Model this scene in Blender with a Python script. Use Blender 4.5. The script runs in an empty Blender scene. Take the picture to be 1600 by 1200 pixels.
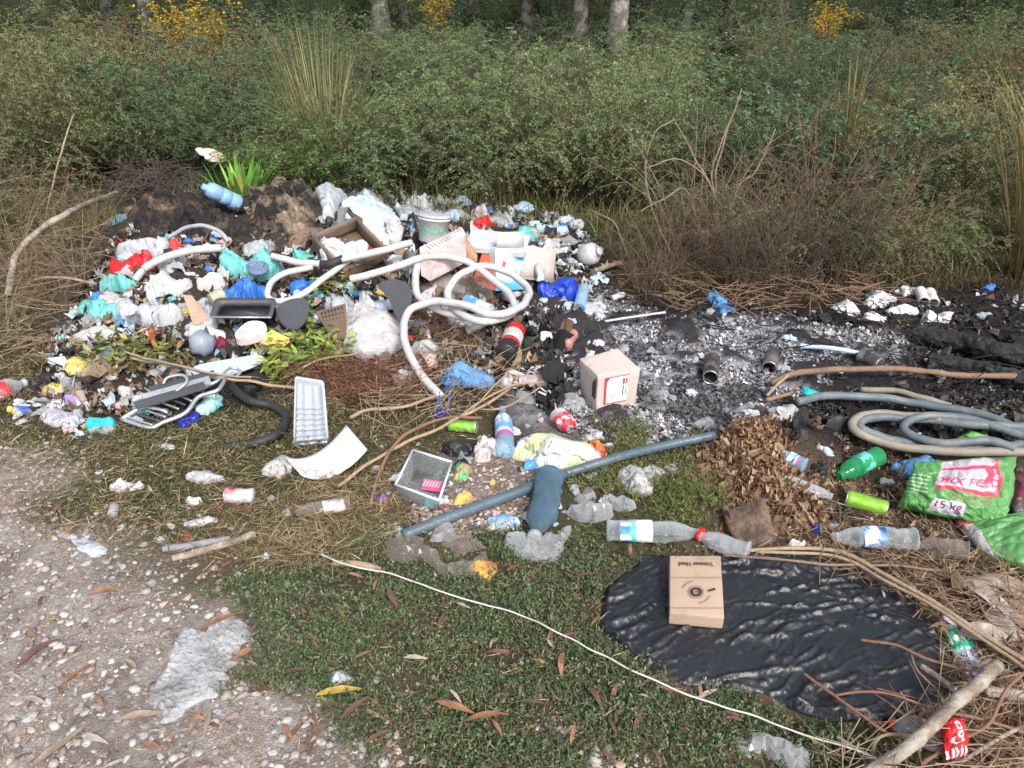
import bpy, math, random
import numpy as np
from mathutils import Vector, geometry

# ------------------------------------------------------------------ camera
TH = math.radians(28.8); CAMZ = 1.6; FPX = 1200.0
sc = bpy.context.scene
cd = bpy.data.cameras.new('camera'); cam = bpy.data.objects.new('camera', cd)
sc.collection.objects.link(cam); sc.camera = cam
cam.location = (0, 0, CAMZ); cam.rotation_euler = (math.pi/2 - TH, 0, 0)
cd.sensor_width = 36; cd.lens = 36*FPX/1600; cd.clip_start = .05; cd.clip_end = 2000
# ------------------------------------------------------------------ overcast sky + weak soft sun
SUN_EL, SUN_AZ = math.radians(44), math.radians(158)      # azimuth clockwise from +Y
w = bpy.data.worlds.new('World'); sc.world = w; w.use_nodes = True
nt = w.node_tree; bg = nt.nodes['Background']
sky = nt.nodes.new('ShaderNodeTexSky'); sky.sky_type = 'NISHITA'; sky.sun_disc = False
sky.sun_elevation = SUN_EL; sky.sun_rotation = SUN_AZ; sky.air_density = 1.0; sky.dust_density = 3.0
hs = nt.nodes.new('ShaderNodeHueSaturation'); hs.inputs['Saturation'].default_value = .50
nt.links.new(sky.outputs[0], hs.inputs['Color']); nt.links.new(hs.outputs[0], bg.inputs[0])
bg.inputs[1].default_value = .11
sd = bpy.data.lights.new('sun', 'SUN'); sd.energy = 1.5; sd.angle = math.radians(14); sd.color = (1, .985, .97)
so = bpy.data.objects.new('sun', sd); sc.collection.objects.link(so)
sv = Vector((math.sin(SUN_AZ)*math.cos(SUN_EL), math.cos(SUN_AZ)*math.cos(SUN_EL), math.sin(SUN_EL)))
so.rotation_euler = sv.to_track_quat('Z', 'Y').to_euler(); so.location = (3, -4, 8)
sc.view_settings.view_transform = 'Standard'; sc.view_settings.look = 'None'
sc.view_settings.exposure = 1.38; sc.view_settings.gamma = 1; sc.view_settings.use_curve_mapping = False
sc.render.engine = 'CYCLES'
sc.cycles.max_bounces = 7; sc.cycles.diffuse_bounces = 3; sc.cycles.glossy_bounces = 2
sc.cycles.transmission_bounces = 4; sc.cycles.transparent_max_bounces = 12
sc.cycles.caustics_reflective = False; sc.cycles.caustics_refractive = False

C = sc.collection
R0 = np.random.RandomState(7)
PI = math.pi

# ------------------------------------------------------------------ numeric helpers
def vnoise(p, seed=0):
    p = np.asarray(p, float); i = np.floor(p).astype(np.int64); f = p - i; f = f*f*(3-2*f)
    def h(a, b, c):
        n = (a*374761393 + b*668265263 + c*2147483647 + seed*974634777) & 0xffffffff
        n = ((n ^ (n >> 13))*1274126177) & 0xffffffff
        n = ((n ^ (n >> 16))*2246822519) & 0xffffffff
        return ((n ^ (n >> 15)) & 0xffff)/65535.0
    x, y, z = i[:, 0], i[:, 1], i[:, 2]; u, v, t = f[:, 0], f[:, 1], f[:, 2]
    l = lambda a, b, k: a + (b-a)*k
    return l(l(l(h(x, y, z), h(x+1, y, z), u), l(h(x, y+1, z), h(x+1, y+1, z), u), v),
             l(l(h(x, y, z+1), h(x+1, y, z+1), u), l(h(x, y+1, z+1), h(x+1, y+1, z+1), u), v), t)*2-1
def fbm(p, oct=4, seed=0):
    s = 0; a = 1; p = np.asarray(p, float)
    for k in range(oct):
        s = s + a*vnoise(p, seed+k); p = p*2.03+7.1; a *= .5
    return s
def tri(x): return np.abs((x % 2.0)-1.0)*2-1
def cells(p, lam, seed):
    """distance to nearest and second nearest of scattered points, in units of lam"""
    p = np.asarray(p, float); lo = p.min(0)-lam; ext = np.ptp(p, axis=0)+2*lam
    fl = ext < lam*2.6; dims = np.maximum(1, np.round(ext/lam)).astype(int); dims[fl] = np.maximum(1, np.minimum(dims[fl], 2))
    while dims.prod() > 900: dims = np.maximum(1, (dims*.8).astype(int))
    r = np.random.RandomState(seed % 100000); g = np.stack(np.meshgrid(*[np.arange(d) for d in dims], indexing='ij'), -1).reshape(-1, 3)
    S = lo+(g+r.uniform(0, 1, g.shape))*(ext/dims); S[:, 2] = np.where(ext[2] < 2.05*lam, lo[2]+ext[2]/2+r.uniform(-.3, .3, len(S))*lam, S[:, 2])
    F1 = np.empty(len(p)); F2 = np.empty(len(p)); I = np.empty(len(p), int)
    for k in range(0, len(p), 4000):
        d = ((p[k:k+4000, None]-S[None])**2).sum(2)
        if d.shape[1] < 2: F1[k:k+4000] = d[:, 0]**.5; F2[k:k+4000] = F1[k:k+4000]+lam; I[k:k+4000] = 0; continue
        o = np.argpartition(d, 1, axis=1)[:, :2]; a = np.take_along_axis(d, o, 1); o2 = np.argmin(a, 1); a.sort(1)
        F1[k:k+4000] = a[:, 0]**.5; F2[k:k+4000] = a[:, 1]**.5; I[k:k+4000] = o[np.arange(len(o)), o2]
    gr = r.normal(size=(len(S), 3)); slope = ((p-S[I])*gr[I]).sum(1)/lam
    return F1/lam, F2/lam, slope
def crumple(p, lam, seed):
    """creased relief of facets and fold lines at three scales, about -1..1"""
    p = np.asarray(p, float); seed = int(seed)
    q = p+np.stack([vnoise(p/lam*.8, seed+i) for i in range(3)], 1)*lam*.25
    out = np.zeros(len(p)); a = 1.; l = lam
    for k in range(3):
        r = np.random.RandomState(seed+k); st = np.array([1, 1, 1.]); st[r.randint(0, 2)] = r.uniform(.5, .8)
        F1, F2, s = cells(q*st, l, seed+17*k); e = np.minimum(F2-F1, .8)
        out += a*((e*1.5-.45) if k != 1 else (.5-F1*1.1)*1.1)+a*.45*np.clip(s, -1, 1)*np.minimum(e*3, 1); a *= .6; l *= .47
    d = np.random.RandomState(seed+5).normal(size=3); d[2] = 0; d /= np.linalg.norm(d)+1e-9
    out += .35*tri(q@d/(lam*.5)+vnoise(p/lam, seed+3))*np.clip(vnoise(p/lam*.6, seed+8)*2, 0, 1)
    return np.clip(out*.75, -1.4, 1.4)
def folds(p, lam, seed, n=4, ang=None, st=3.2, sharp=1.):
    """long soft-and-sharp wrinkles running in a few directions, about -1..1"""
    p = np.asarray(p, float); r = np.random.RandomState(int(seed) % 99991); out = np.zeros(len(p)); tot = 0
    w = np.stack([vnoise(p/lam*.45, seed+i+3) for i in range(2)], 1)*lam*.55; l = lam
    for k in range(n):
        an = r.uniform(0, PI) if ang is None else ang+r.normal()*.38
        c_, s_ = math.cos(an), math.sin(an); u = (p[:, 0]+w[:, 0])*c_+(p[:, 1]+w[:, 1])*s_; v = -(p[:, 0]+w[:, 0])*s_+(p[:, 1]+w[:, 1])*c_
        nz = vnoise(np.stack([u/(l*st), v/(l*.55), p[:, 2]/l+k*3.7], 1), seed+11*k); rg = 1-np.abs(nz)*2.4; rg = np.sign(rg)*np.abs(rg)**sharp
        m = np.clip(.6+1.3*vnoise(p/lam*.55+k*5.3, seed+70+k), 0, 1); wt = .8**k; out += wt*m*np.clip(rg, -.6, 1); tot += wt*.55; l *= .72
    return np.clip(out/tot*.8, -1.3, 1.6)
def sstep(a, b, x):
    t = np.clip((x-a)/(b-a), 0, 1); return t*t*(3-2*t)
def H(x, y):
    """ground height: nearly flat, with the rubbish heap as a low mound"""
    x = np.asarray(x, float); y = np.asarray(y, float)
    h = .018*np.sin(x*1.7+.4)*np.cos(y*1.3+1)+.012*np.sin(x*3.9+y*2.7)+.008*np.sin(7.3*x-5.1*y)
    r = np.sqrt(((x+1.45)/1.75)**2+((y-4.35)/1.35)**2)
    h = h+.36*(1-sstep(.05, 1.02, r))*(1+.16*np.sin(x*5.2+1)*np.sin(y*4.7))
    r2 = np.sqrt(((x+.15)/.95)**2+((y-4.25)/.8)**2)
    h = h+.15*(1-sstep(.1, 1.0, r2))
    r3 = np.sqrt(((x-1.02)/.42)**2+((y-2.5)/.42)**2)
    h = h+.07*(1-sstep(.1, 1.0, r3))
    h = h+.0*y+.02*np.clip(y-6, 0, 40)
    return h
CT, ST = math.cos(TH), math.sin(TH)
def ray(px, py):
    a = (np.asarray(px, float)-800)/FPX; b = (600-np.asarray(py, float))/FPX
    return np.stack([a, CT+b*ST, -ST+b*CT], -1)
def G(px, py, h=0.):
    """world point where the line of sight meets the ground raised by h"""
    d = ray(px, py); z = np.zeros(d.shape[:-1])+h
    for k in range(40):
        t = (CAMZ-z)/np.maximum(-d[..., 2], .02)
        zn = H(d[..., 0]*t, d[..., 1]*t)+h
        z = z*.55+zn*.45
    t = (CAMZ-z)/np.maximum(-d[..., 2], .02)
    return np.stack([d[..., 0]*t, d[..., 1]*t, z], -1)
def D(px, py, Y):
    """world point on the line of sight at ground distance Y"""
    d = ray(px, py); t = Y/d[..., 1]
    return np.stack([d[..., 0]*t, d[..., 1]*t, CAMZ+d[..., 2]*t], -1)
def mpp(px, py): # metres per photo pixel at the ground there
    p = G(px, py); return float((p[1]*CT+(CAMZ-p[2])*ST)/FPX)
def pip(pts, poly):
    x, y = pts[:, 0], pts[:, 1]; ins = np.zeros(len(pts), bool); n = len(poly)
    for i in range(n):
        x0, y0 = poly[i]; x1, y1 = poly[(i+1) % n]
        if y0 == y1: continue
        c = ((y0 > y) != (y1 > y)) & (x < (x1-x0)*(y-y0)/(y1-y0)+x0); ins ^= c
    return ins
def pdist(pts, poly):
    d = np.full(len(pts), 1e9); n = len(poly)
    for i in range(n):
        a = poly[i]; b = poly[(i+1) % n]; e = b-a; L = max(e@e, 1e-12)
        t = np.clip(((pts-a)@e)/L, 0, 1); q = pts-(a+t[:, None]*e)
        d = np.minimum(d, np.sqrt((q*q).sum(1)))
    return d
def sdf(pts, poly): return np.where(pip(pts, poly), 1, -1)*pdist(pts, poly)
def wpoly(px): # photo outline -> outline on the ground
    a = np.array(px, float); return G(a[:, 0], a[:, 1])[:, :2]
def ell(cx, cy, rx, ry, rot=0, n=14, jag=.12, seed=0):
    r = np.random.RandomState(seed+int(cx*7+cy*13)); out = []
    for k in range(n):
        a = 2*PI*k/n; q = 1+r.uniform(-jag, jag); x = rx*q*math.cos(a); y = ry*q*math.sin(a)
        c, s = math.cos(math.radians(rot)), math.sin(math.radians(rot)); out.append((cx+x*c-y*s, cy+x*s+y*c))
    return out
def spline(P, n):
    P = np.asarray(P, float); m = len(P)
    if m == 2: t = np.linspace(0, 1, n)[:, None]; return P[0]*(1-t)+P[1]*t
    Q = np.vstack([2*P[0]-P[1], P, 2*P[-1]-P[-2]])
    u = np.linspace(0, m-1-1e-6, n); i = u.astype(int); f = (u-i)[:, None]
    a, b, c, d = Q[i], Q[i+1], Q[i+2], Q[i+3]
    return .5*((2*b)+(c-a)*f+(2*a-5*b+4*c-d)*f**2+(3*b-a-3*c+d)*f**3)

# ------------------------------------------------------------------ objects
WLOC = {}
def mesh_np(name, V, F, col=None, smooth=True, mats=(), mi=None):
    V = np.asarray(V, np.float32)
    me = bpy.data.meshes.new(name)
    if isinstance(F, np.ndarray):
        k = F.shape[1]; n = len(F)
        me.vertices.add(len(V)); me.vertices.foreach_set('co', V.ravel())
        me.loops.add(n*k); me.loops.foreach_set('vertex_index', F.astype(np.int32).ravel())
        me.polygons.add(n); me.polygons.foreach_set('loop_start', np.arange(0, n*k, k, dtype=np.int32))
        me.update(calc_edges=True)
    else:
        me.from_pydata(V.tolist(), [], [list(map(int, f)) for f in F]); n = len(F)
    me.polygons.foreach_set('use_smooth', np.full(len(me.polygons), smooth, bool))
    for m in mats: me.materials.append(m)
    if mi is not None: me.polygons.foreach_set('material_index', np.asarray(mi, np.int32))
    if col is not None:
        a = me.color_attributes.new('Col', 'FLOAT_COLOR', 'POINT')
        c = np.ones((len(V), 4), np.float32); c[:, :3] = col; a.data.foreach_set('color', c.ravel())
    me.validate(); me.update()
    return me
def tag(o, label=None, cat=None, group=None, kind=None):
    if label: o['label'] = label
    if cat: o['category'] = cat
    if group: o['group'] = group
    if kind: o['kind'] = kind
    return o
def obj(name, V, F, mat, parent=None, loc=None, smooth=True, col=None, mi=None):
    V = np.array(V, float)
    mats = mat if isinstance(mat, (list, tuple)) else [mat]
    if parent is not None: o0 = np.array(WLOC[parent.name])
    else: o0 = np.array(loc if loc is not None else (0, 0, 0), float)
    o = bpy.data.objects.new(name, mesh_np(name, V-o0, F, col, smooth, mats, mi)); C.objects.link(o)
    if parent is not None: o.parent = parent
    else: o.location = o0
    WLOC[o.name] = tuple(o0)
    return o
def base_of(V):
    V = np.asarray(V); return (float(V[:, 0].mean()), float(V[:, 1].mean()), float(V[:, 2].min()))
def thing(name, label, cat, loc, group=None):
    o = bpy.data.objects.new(name, None); C.objects.link(o); o.location = loc; o.empty_display_size = .05
    WLOC[o.name] = tuple(loc); return tag(o, label, cat, group)
def one(name, label, cat, V, F, mat, group=None, **k):
    return tag(obj(name, V, F, mat, loc=base_of(V), **k), label, cat, group)
class MB:
    def __init__(s): s.v = []; s.f = []; s.c = []; s.n = 0
    def add(s, V, F, col=None):
        V = np.asarray(V, float); s.v.append(V)
        s.f += [[int(i)+s.n for i in f] for f in F]; s.n += len(V)
        if col is not None: s.c.append(np.tile(np.asarray(col, float), (len(V), 1)) if np.ndim(col) == 1 else col)
    def get(s): return np.vstack(s.v), s.f
    def col(s): return np.vstack(s.c) if s.c else None
def copy_tree(o, parent=None):
    c = o.copy(); C.objects.link(c); c.parent = parent
    for ch in list(o.children): copy_tree(ch, c)
    return c

# ------------------------------------------------------------------ shapes
def tube(P, r, seg=8, cap=True, ovl=None):
    P = np.asarray(P, float); n = len(P); r = np.broadcast_to(np.asarray(r, float), (n,))
    T = np.gradient(P, axis=0); T /= np.linalg.norm(T, axis=1)[:, None]+1e-12
    up = np.array([0, 0, 1.]); a = np.cross(T, up); bad = np.linalg.norm(a, axis=1) < .15
    a[bad] = np.cross(T[bad], [1., 0, 0]); a /= np.linalg.norm(a, axis=1)[:, None]+1e-12; b = np.cross(a, T)
    an = np.linspace(0, 2*PI, seg, endpoint=False)
    V = P[:, None]+r[:, None, None]*(np.cos(an)[None, :, None]*a[:, None]+np.sin(an)[None, :, None]*b[:, None])
    V = V.reshape(-1, 3); F = []
    for i in range(n-1):
        for j in range(seg):
            k = (j+1) % seg; F.append([i*seg+j, i*seg+k, (i+1)*seg+k, (i+1)*seg+j])
    if cap: F.append(list(range(seg))[::-1]); F.append([(n-1)*seg+j for j in range(seg)])
    return V, F
def lathe(prof, seg=24, cap0=True, cap1=True):
    """profile of (r, z) about the z axis"""
    n = len(prof); an = np.linspace(0, 2*PI, seg, endpoint=False)
    V = np.array([[r*math.cos(a), r*math.sin(a), z] for r, z in prof for a in an]); F = []
    for i in range(n-1):
        for j in range(seg):
            k = (j+1) % seg; F.append([i*seg+j, i*seg+k, (i+1)*seg+k, (i+1)*seg+j])
    if cap0: F.append(list(range(seg))[::-1])
    if cap1: F.append([(n-1)*seg+j for j in range(seg)])
    return V, F
def frame(a, b, up=(0, 0, 1)):
    """matrix whose z axis runs from a to b"""
    z = np.array(b, float)-np.array(a, float); z /= np.linalg.norm(z); u = np.array(up, float)
    if abs(z@u) > .98: u = np.array([0, 1., 0])
    x = np.cross(u, z); x /= np.linalg.norm(x); y = np.cross(z, x); return np.stack([x, y, z], 1)
def rotm(rx=0, ry=0, rz=0):
    from mathutils import Euler
    return np.array(Euler([math.radians(v) for v in (rx, ry, rz)], 'XYZ').to_matrix())
def box(sx, sy, sz, bev=.0, c=(0, 0, 0)):
    """bevelled box, base at z=0"""
    x, y = sx/2, sy/2; b = min(bev, x*.9, y*.9, sz*.45) if bev else 0
    if not b:
        V = np.array([[-x, -y, 0], [x, -y, 0], [x, y, 0], [-x, y, 0], [-x, -y, sz], [x, -y, sz], [x, y, sz], [-x, y, sz]])
        F = [[3, 2, 1, 0], [4, 5, 6, 7], [0, 1, 5, 4], [1, 2, 6, 5], [2, 3, 7, 6], [3, 0, 4, 7]]
    else:
        def ring(q, z): return [[-x+q, -y, z], [x-q, -y, z], [x, -y+q, z], [x, y-q, z], [x-q, y, z], [-x+q, y, z], [-x, y-q, z], [-x, -y+q, z]]
        def ring2(z): return [[-x+b, -y+b, z]]*0+[[-x+b, -y+b*.6, z], [x-b, -y+b*.6, z], [x-b*.6, -y+b, z], [x-b*.6, y-b, z], [x-b, y-b*.6, z], [-x+b, y-b*.6, z], [-x+b*.6, y-b, z], [-x+b*.6, -y+b, z]]
        V = np.array(ring2(0)+ring(b, b)+ring(b, sz-b)+ring2(sz)); F = []
        for i in range(3):
            for j in range(8): k = (j+1) % 8; F.append([i*8+j, i*8+k, i*8+8+k, i*8+8+j])
        F += [list(range(8))[::-1], [24+j for j in range(8)]]
    return V+np.array(c), F
FOOT = []     # footprints of things, kept clear of grass
def foot(poly): FOOT.append(np.asarray(poly, float))
def fill_outline(poly, sp):
    """triangulated interior of an outline: points, triangles, distance to edge"""
    poly = np.asarray(poly, float); out = []
    n = len(poly)
    for i in range(n):
        a, b = poly[i], poly[(i+1) % n]; k = max(1, int(np.linalg.norm(b-a)/sp))
        for j in range(k): out.append(a+(b-a)*j/k)
    B = np.array(out); lo, hi = B.min(0), B.max(0)
    gx = np.arange(lo[0], hi[0], sp); gy = np.arange(lo[1], hi[1], sp*.87)
    X, Y = np.meshgrid(gx, gy); X[1::2] += sp/2; Q = np.stack([X.ravel(), Y.ravel()], 1)
    Q = Q+np.random.RandomState(len(B)).uniform(-.25, .25, Q.shape)*sp
    Q = Q[pip(Q, B)]
    if len(Q): Q = Q[pdist(Q, B) > sp*.55]
    A = np.vstack([B, Q]) if len(Q) else B
    m = len(B); r = geometry.delaunay_2d_cdt([Vector(p) for p in A], [(i, (i+1) % m) for i in range(m)], [], 1, 1e-6)
    V = np.array([[v.x, v.y] for v in r[0]]); F = [list(f) for f in r[2]]
    d = pdist(V, B)
    return V, F, d
def smooth_poly(P, n):
    P = np.asarray(P, float); m = len(P); Q = np.vstack([P, P[:3]]); Q = np.vstack([P[-1:], Q])
    u = np.linspace(0, m, n, endpoint=False); i = u.astype(int); f = (u-i)[:, None]
    a, b, c, d = Q[i], Q[i+1], Q[i+2], Q[i+3]
    return .5*((2*b)+(c-a)*f+(2*a-5*b+4*c-d)*f**2+(3*b-a-3*c+d)*f**3)
def settle(P, F, floor, ex, it, edge, seed, stiff=.3, g=.00006):
    """let a sheet that is larger than its footprint buckle and settle over what lies beneath (position based cloth)"""
    Fa = np.array([f for f in F if len(f) == 3]); n = len(P); E = {}
    for f in Fa:
        for k in range(3):
            x, y, o = int(f[k]), int(f[(k+1) % 3]), int(f[(k+2) % 3]); E.setdefault((min(x, y), max(x, y)), []).append(o)
    e = np.array(list(E)); bd = np.array([v for v in E.values() if len(v) == 2]).reshape(-1, 2)
    I = np.concatenate([e[:, 0], bd[:, 0]]); J = np.concatenate([e[:, 1], bd[:, 1]]); st = np.concatenate([np.ones(len(e)), np.full(len(bd), stiff)])
    r0 = np.linalg.norm(P[I]-P[J], axis=1); deg = np.maximum(np.bincount(I, st, n)+np.bincount(J, st, n), 1)*.62
    rr = np.random.RandomState(seed % 99991); V = P.copy(); sp_ = np.median(r0); V += rr.normal(size=V.shape)*[.05, .05, .16]*sp_; vel = np.zeros_like(V)
    for k in range(it):
        x = min(1., (k+1)/(it*.55)); rest = r0*(1+ex*x); vel *= .86; vel[:, 2] -= g; V += vel; old = V.copy()
        for s in range(3):
            dv = V[J]-V[I]; L = np.linalg.norm(dv, axis=1)+1e-9; cor = dv*(st*.5*(L-rest)/L)[:, None]
            for c_ in range(3): V[:, c_] += (np.bincount(I, cor[:, c_], n)-np.bincount(J, cor[:, c_], n))/deg
            V[edge, :2] = V[edge, :2]*.75+P[edge, :2]*.25; V[:, 2] = np.maximum(V[:, 2], floor)
        vel += (V-old)*.5; q = np.linalg.norm(vel, axis=1, keepdims=True); vel *= np.minimum(1, sp_*.6/(q+1e-9))
    return V
def blob(name, label, cat, px, h, mat, wr=.012, lam=.07, sp=None, smooth=None, group=None, lift=0., flatness=1.,
         seed=None, fold=.35, ang=None, fine=0., st=3.2, sharp=1., parent=None, colfn=None, clear=True, world=None, thick=.003, jag=.25, ex=None, it=28, shell=True, grav=.0004, sd=.7):
    """crumpled body (bag, rag, wrapper, film, lump) standing on its outline"""
    if world is None:   # far edge of the outline is seen over the top of the body
        a_ = np.array(px, float); fr = (a_[:, 1].max()-a_[:, 1])/max(np.ptp(a_[:, 1]), 1)
        poly = G(a_[:, 0], a_[:, 1], h*.8*fr+lift)[:, :2]
    else: poly = np.asarray(world, float)
    seed = seed if seed is not None else int(abs(poly[0, 0]*1000+poly[0, 1]*777)) % 9999
    ext = np.ptp(poly, axis=0); size = max(ext)
    if ex is None: ex = .16 if wr >= .012 else .06 if wr >= .009 else 0.
    sp = sp or float(np.clip(size/40, .0042, .014))
    poly = smooth_poly(poly, max(16, len(poly)*3))
    n3 = np.c_[poly, np.zeros(len(poly))]
    poly = poly+np.stack([fbm(n3/(lam*.6), 2, seed+3), fbm(n3/(lam*.6), 2, seed+4)], 1)*(wr*jag*2.2+size*.018*(wr > .007))
    if clear: foot(poly)
    V2, F, d = fill_outline(poly, sp); dm = max(d.max(), 1e-4)
    p3 = np.c_[V2, np.zeros(len(V2))]
    e = np.clip(d/(dm*flatness+1e-6), 0, 1); prof = np.clip(1-(1-e)**2, 0, 1)**.62
    cr = crumple(p3, lam, seed)*(1-fold)+folds(p3, lam*.9, seed, 5 if st > 4 else 4, ang, st, sharp)*fold*1.15
    if fine: cr = cr+fine*folds(p3, lam*.33, seed+400, 4, None if ang is None else ang+.2, st, sharp)
    big = fbm(p3/max(size*.45, 1e-3), 2, seed+9)
    edge = np.clip(d/(sp*2.2), .12, 1); gz = H(V2[:, 0], V2[:, 1])+lift
    if ex:
        body = gz+h*.82*prof*(1+.5*big)
        P = np.c_[V2, body+thick+wr*sd*np.maximum(cr+.12, 0)*edge]
        top = settle(P, F, body+thick, ex, it, np.where(d < sp*.3)[0], seed, g=grav)
    else:
        z = h*prof*(1+.5*big)+wr*1.7*(cr-.15)*edge+thick
        lat = np.stack([crumple(p3, lam*.8, seed+31), crumple(p3, lam*.8, seed+57)], 1)*wr*.55*edge[:, None]
        top = np.c_[V2+lat, gz+np.maximum(z, thick)]
    n = len(V2); smooth = (ex > 0) if smooth is None else smooth
    if shell:
        bot = np.c_[V2, gz-.004+np.minimum(h*prof*.1, .008)]
        Vt = np.vstack([top, bot]); Ft = list(F)+[[n+i for i in f[::-1]] for f in F]
        cnt = {}
        for f in F:
            for i in range(len(f)): cnt[(f[i], f[(i+1) % len(f)])] = 1
        for (x, y) in list(cnt):
            if (y, x) not in cnt: Ft.append([y, x, n+x, n+y])
    else: Vt, Ft = top, F
    col = None
    if colfn is not None:
        c = colfn((V2-poly.min(0))/np.maximum(np.ptp(poly, axis=0), 1e-6)); col = np.vstack([c, c]) if shell else c
    if parent is not None: return obj(name, Vt, Ft, mat, parent=parent, smooth=smooth, col=col)
    return one(name, label, cat, Vt, Ft, mat, group, smooth=smooth, col=col)

# ------------------------------------------------------------------ materials
MATS = {}
def nn(t, k, **kw):
    n = t.nodes.new(k)
    for a, b in kw.items():
        if a in n.inputs: n.inputs[a].default_value = b
        else: setattr(n, a, b)
    return n
def pm(name, base, rough=.5, var=.25, scale=14., dirt=.25, dirtcol=(.09, .065, .045), dscale=9., bump=.15, bscale=60., spec=.4,
       metal=0., transl=0., attr=False, base2=None, s2=4., fac2=.5, sss=0):
    if name in MATS: return MATS[name]
    m = bpy.data.materials.new(name); m.use_nodes = True; t = m.node_tree; L = t.links
    P = t.nodes['Principled BSDF']; out = t.nodes['Material Output']
    tc = nn(t, 'ShaderNodeTexCoord'); oi = nn(t, 'ShaderNodeObjectInfo')
    off = nn(t, 'ShaderNodeVectorMath', operation='ADD'); L.new(tc.outputs['Object'], off.inputs[0]); L.new(oi.outputs['Location'], off.inputs[1])
    vec = off.outputs[0]
    if attr:
        a = nn(t, 'ShaderNodeVertexColor', layer_name='Col'); c = a.outputs['Color']
    else:
        a = nn(t, 'ShaderNodeRGB'); a.outputs[0].default_value = (*base, 1); c = a.outputs[0]
    if base2 is not None:
        n0 = nn(t, 'ShaderNodeTexNoise', Scale=s2, Detail=5., Roughness=.65); L.new(vec, n0.inputs['Vector'])
        r0 = nn(t, 'ShaderNodeValToRGB'); r0.color_ramp.elements[0].position = max(0, 1-fac2-.08); r0.color_ramp.elements[1].position = min(1, 1-fac2+.08)
        L.new(n0.outputs[0], r0.inputs[0])
        x0 = nn(t, 'ShaderNodeMix', data_type='RGBA'); L.new(r0.outputs[0], x0.inputs[0]); L.new(c, x0.inputs[6]); x0.inputs[7].default_value = (*base2, 1); c = x0.outputs[2]
    if var:
        n1 = nn(t, 'ShaderNodeTexNoise', Scale=scale, Detail=6., Roughness=.6); L.new(vec, n1.inputs['Vector'])
        mr = nn(t, 'ShaderNodeMapRange'); mr.inputs[1].default_value = .25; mr.inputs[2].default_value = .75
        mr.inputs[3].default_value = 1-var; mr.inputs[4].default_value = 1+var*.55; L.new(n1.outputs[0], mr.inputs[0])
        x1 = nn(t, 'ShaderNodeMix', data_type='RGBA', blend_type='MULTIPLY'); x1.inputs[0].default_value = 1
        L.new(c, x1.inputs[6]); L.new(mr.outputs[0], x1.inputs[7]); c = x1.outputs[2]
    if dirt:
        n2 = nn(t, 'ShaderNodeTexNoise', Scale=dscale, Detail=8., Roughness=.72); L.new(vec, n2.inputs['Vector'])
        r2 = nn(t, 'ShaderNodeValToRGB'); r2.color_ramp.elements[0].position = .60-.22*dirt; r2.color_ramp.elements[1].position = .80-.12*dirt
        r2.color_ramp.elements[1].color = (.85*min(1, .5+dirt),)*3+(1,)
        L.new(n2.outputs[0], r2.inputs[0])
        x2 = nn(t, 'ShaderNodeMix', data_type='RGBA'); L.new(r2.outputs[0], x2.inputs[0]); L.new(c, x2.inputs[6]); x2.inputs[7].default_value = (*dirtcol, 1); c = x2.outputs[2]
    L.new(c, P.inputs['Base Color']); P.inputs['Roughness'].default_value = rough; P.inputs['Metallic'].default_value = metal
    P.inputs['Specular IOR Level'].default_value = spec
    if bump:
        n3 = nn(t, 'ShaderNodeTexNoise', Scale=bscale, Detail=5., Roughness=.6); L.new(vec, n3.inputs['Vector'])
        b = nn(t, 'ShaderNodeBump', Strength=min(1, bump*2), Distance=.01); L.new(n3.outputs[0], b.inputs['Height']); L.new(b.outputs[0], P.inputs['Normal'])
    if transl:
        tr = nn(t, 'ShaderNodeBsdfTranslucent'); L.new(c, tr.inputs['Color'])
        mx = nn(t, 'ShaderNodeMixShader'); mx.inputs[0].default_value = transl
        L.new(P.outputs[0], mx.inputs[1]); L.new(tr.outputs[0], mx.inputs[2]); L.new(mx.outputs[0], out.inputs['Surface'])
    MATS[name] = m; return m
def clearm(name, tint=(.9, .94, .95), body=(.72, .76, .78), lo=.10, hi=.62, rough=.10, dirt=.2):
    if name in MATS: return MATS[name]
    m = pm(name, body, rough=rough, var=.15, dirt=dirt, bump=0, spec=.5)
    t = m.node_tree; L = t.links; P = t.nodes['Principled BSDF']; out = t.nodes['Material Output']
    tr = nn(t, 'ShaderNodeBsdfTransparent'); tr.inputs[0].default_value = (*tint, 1)
    lw = nn(t, 'ShaderNodeLayerWeight', Blend=.45); mr = nn(t, 'ShaderNodeMapRange')
    mr.inputs[3].default_value = lo; mr.inputs[4].default_value = hi; L.new(lw.outputs['Facing'], mr.inputs[0])
    mx = nn(t, 'ShaderNodeMixShader'); L.new(mr.outputs[0], mx.inputs[0]); L.new(tr.outputs[0], mx.inputs[1]); L.new(P.outputs[0], mx.inputs[2])
    L.new(mx.outputs[0], out.inputs['Surface']); return m
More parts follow.
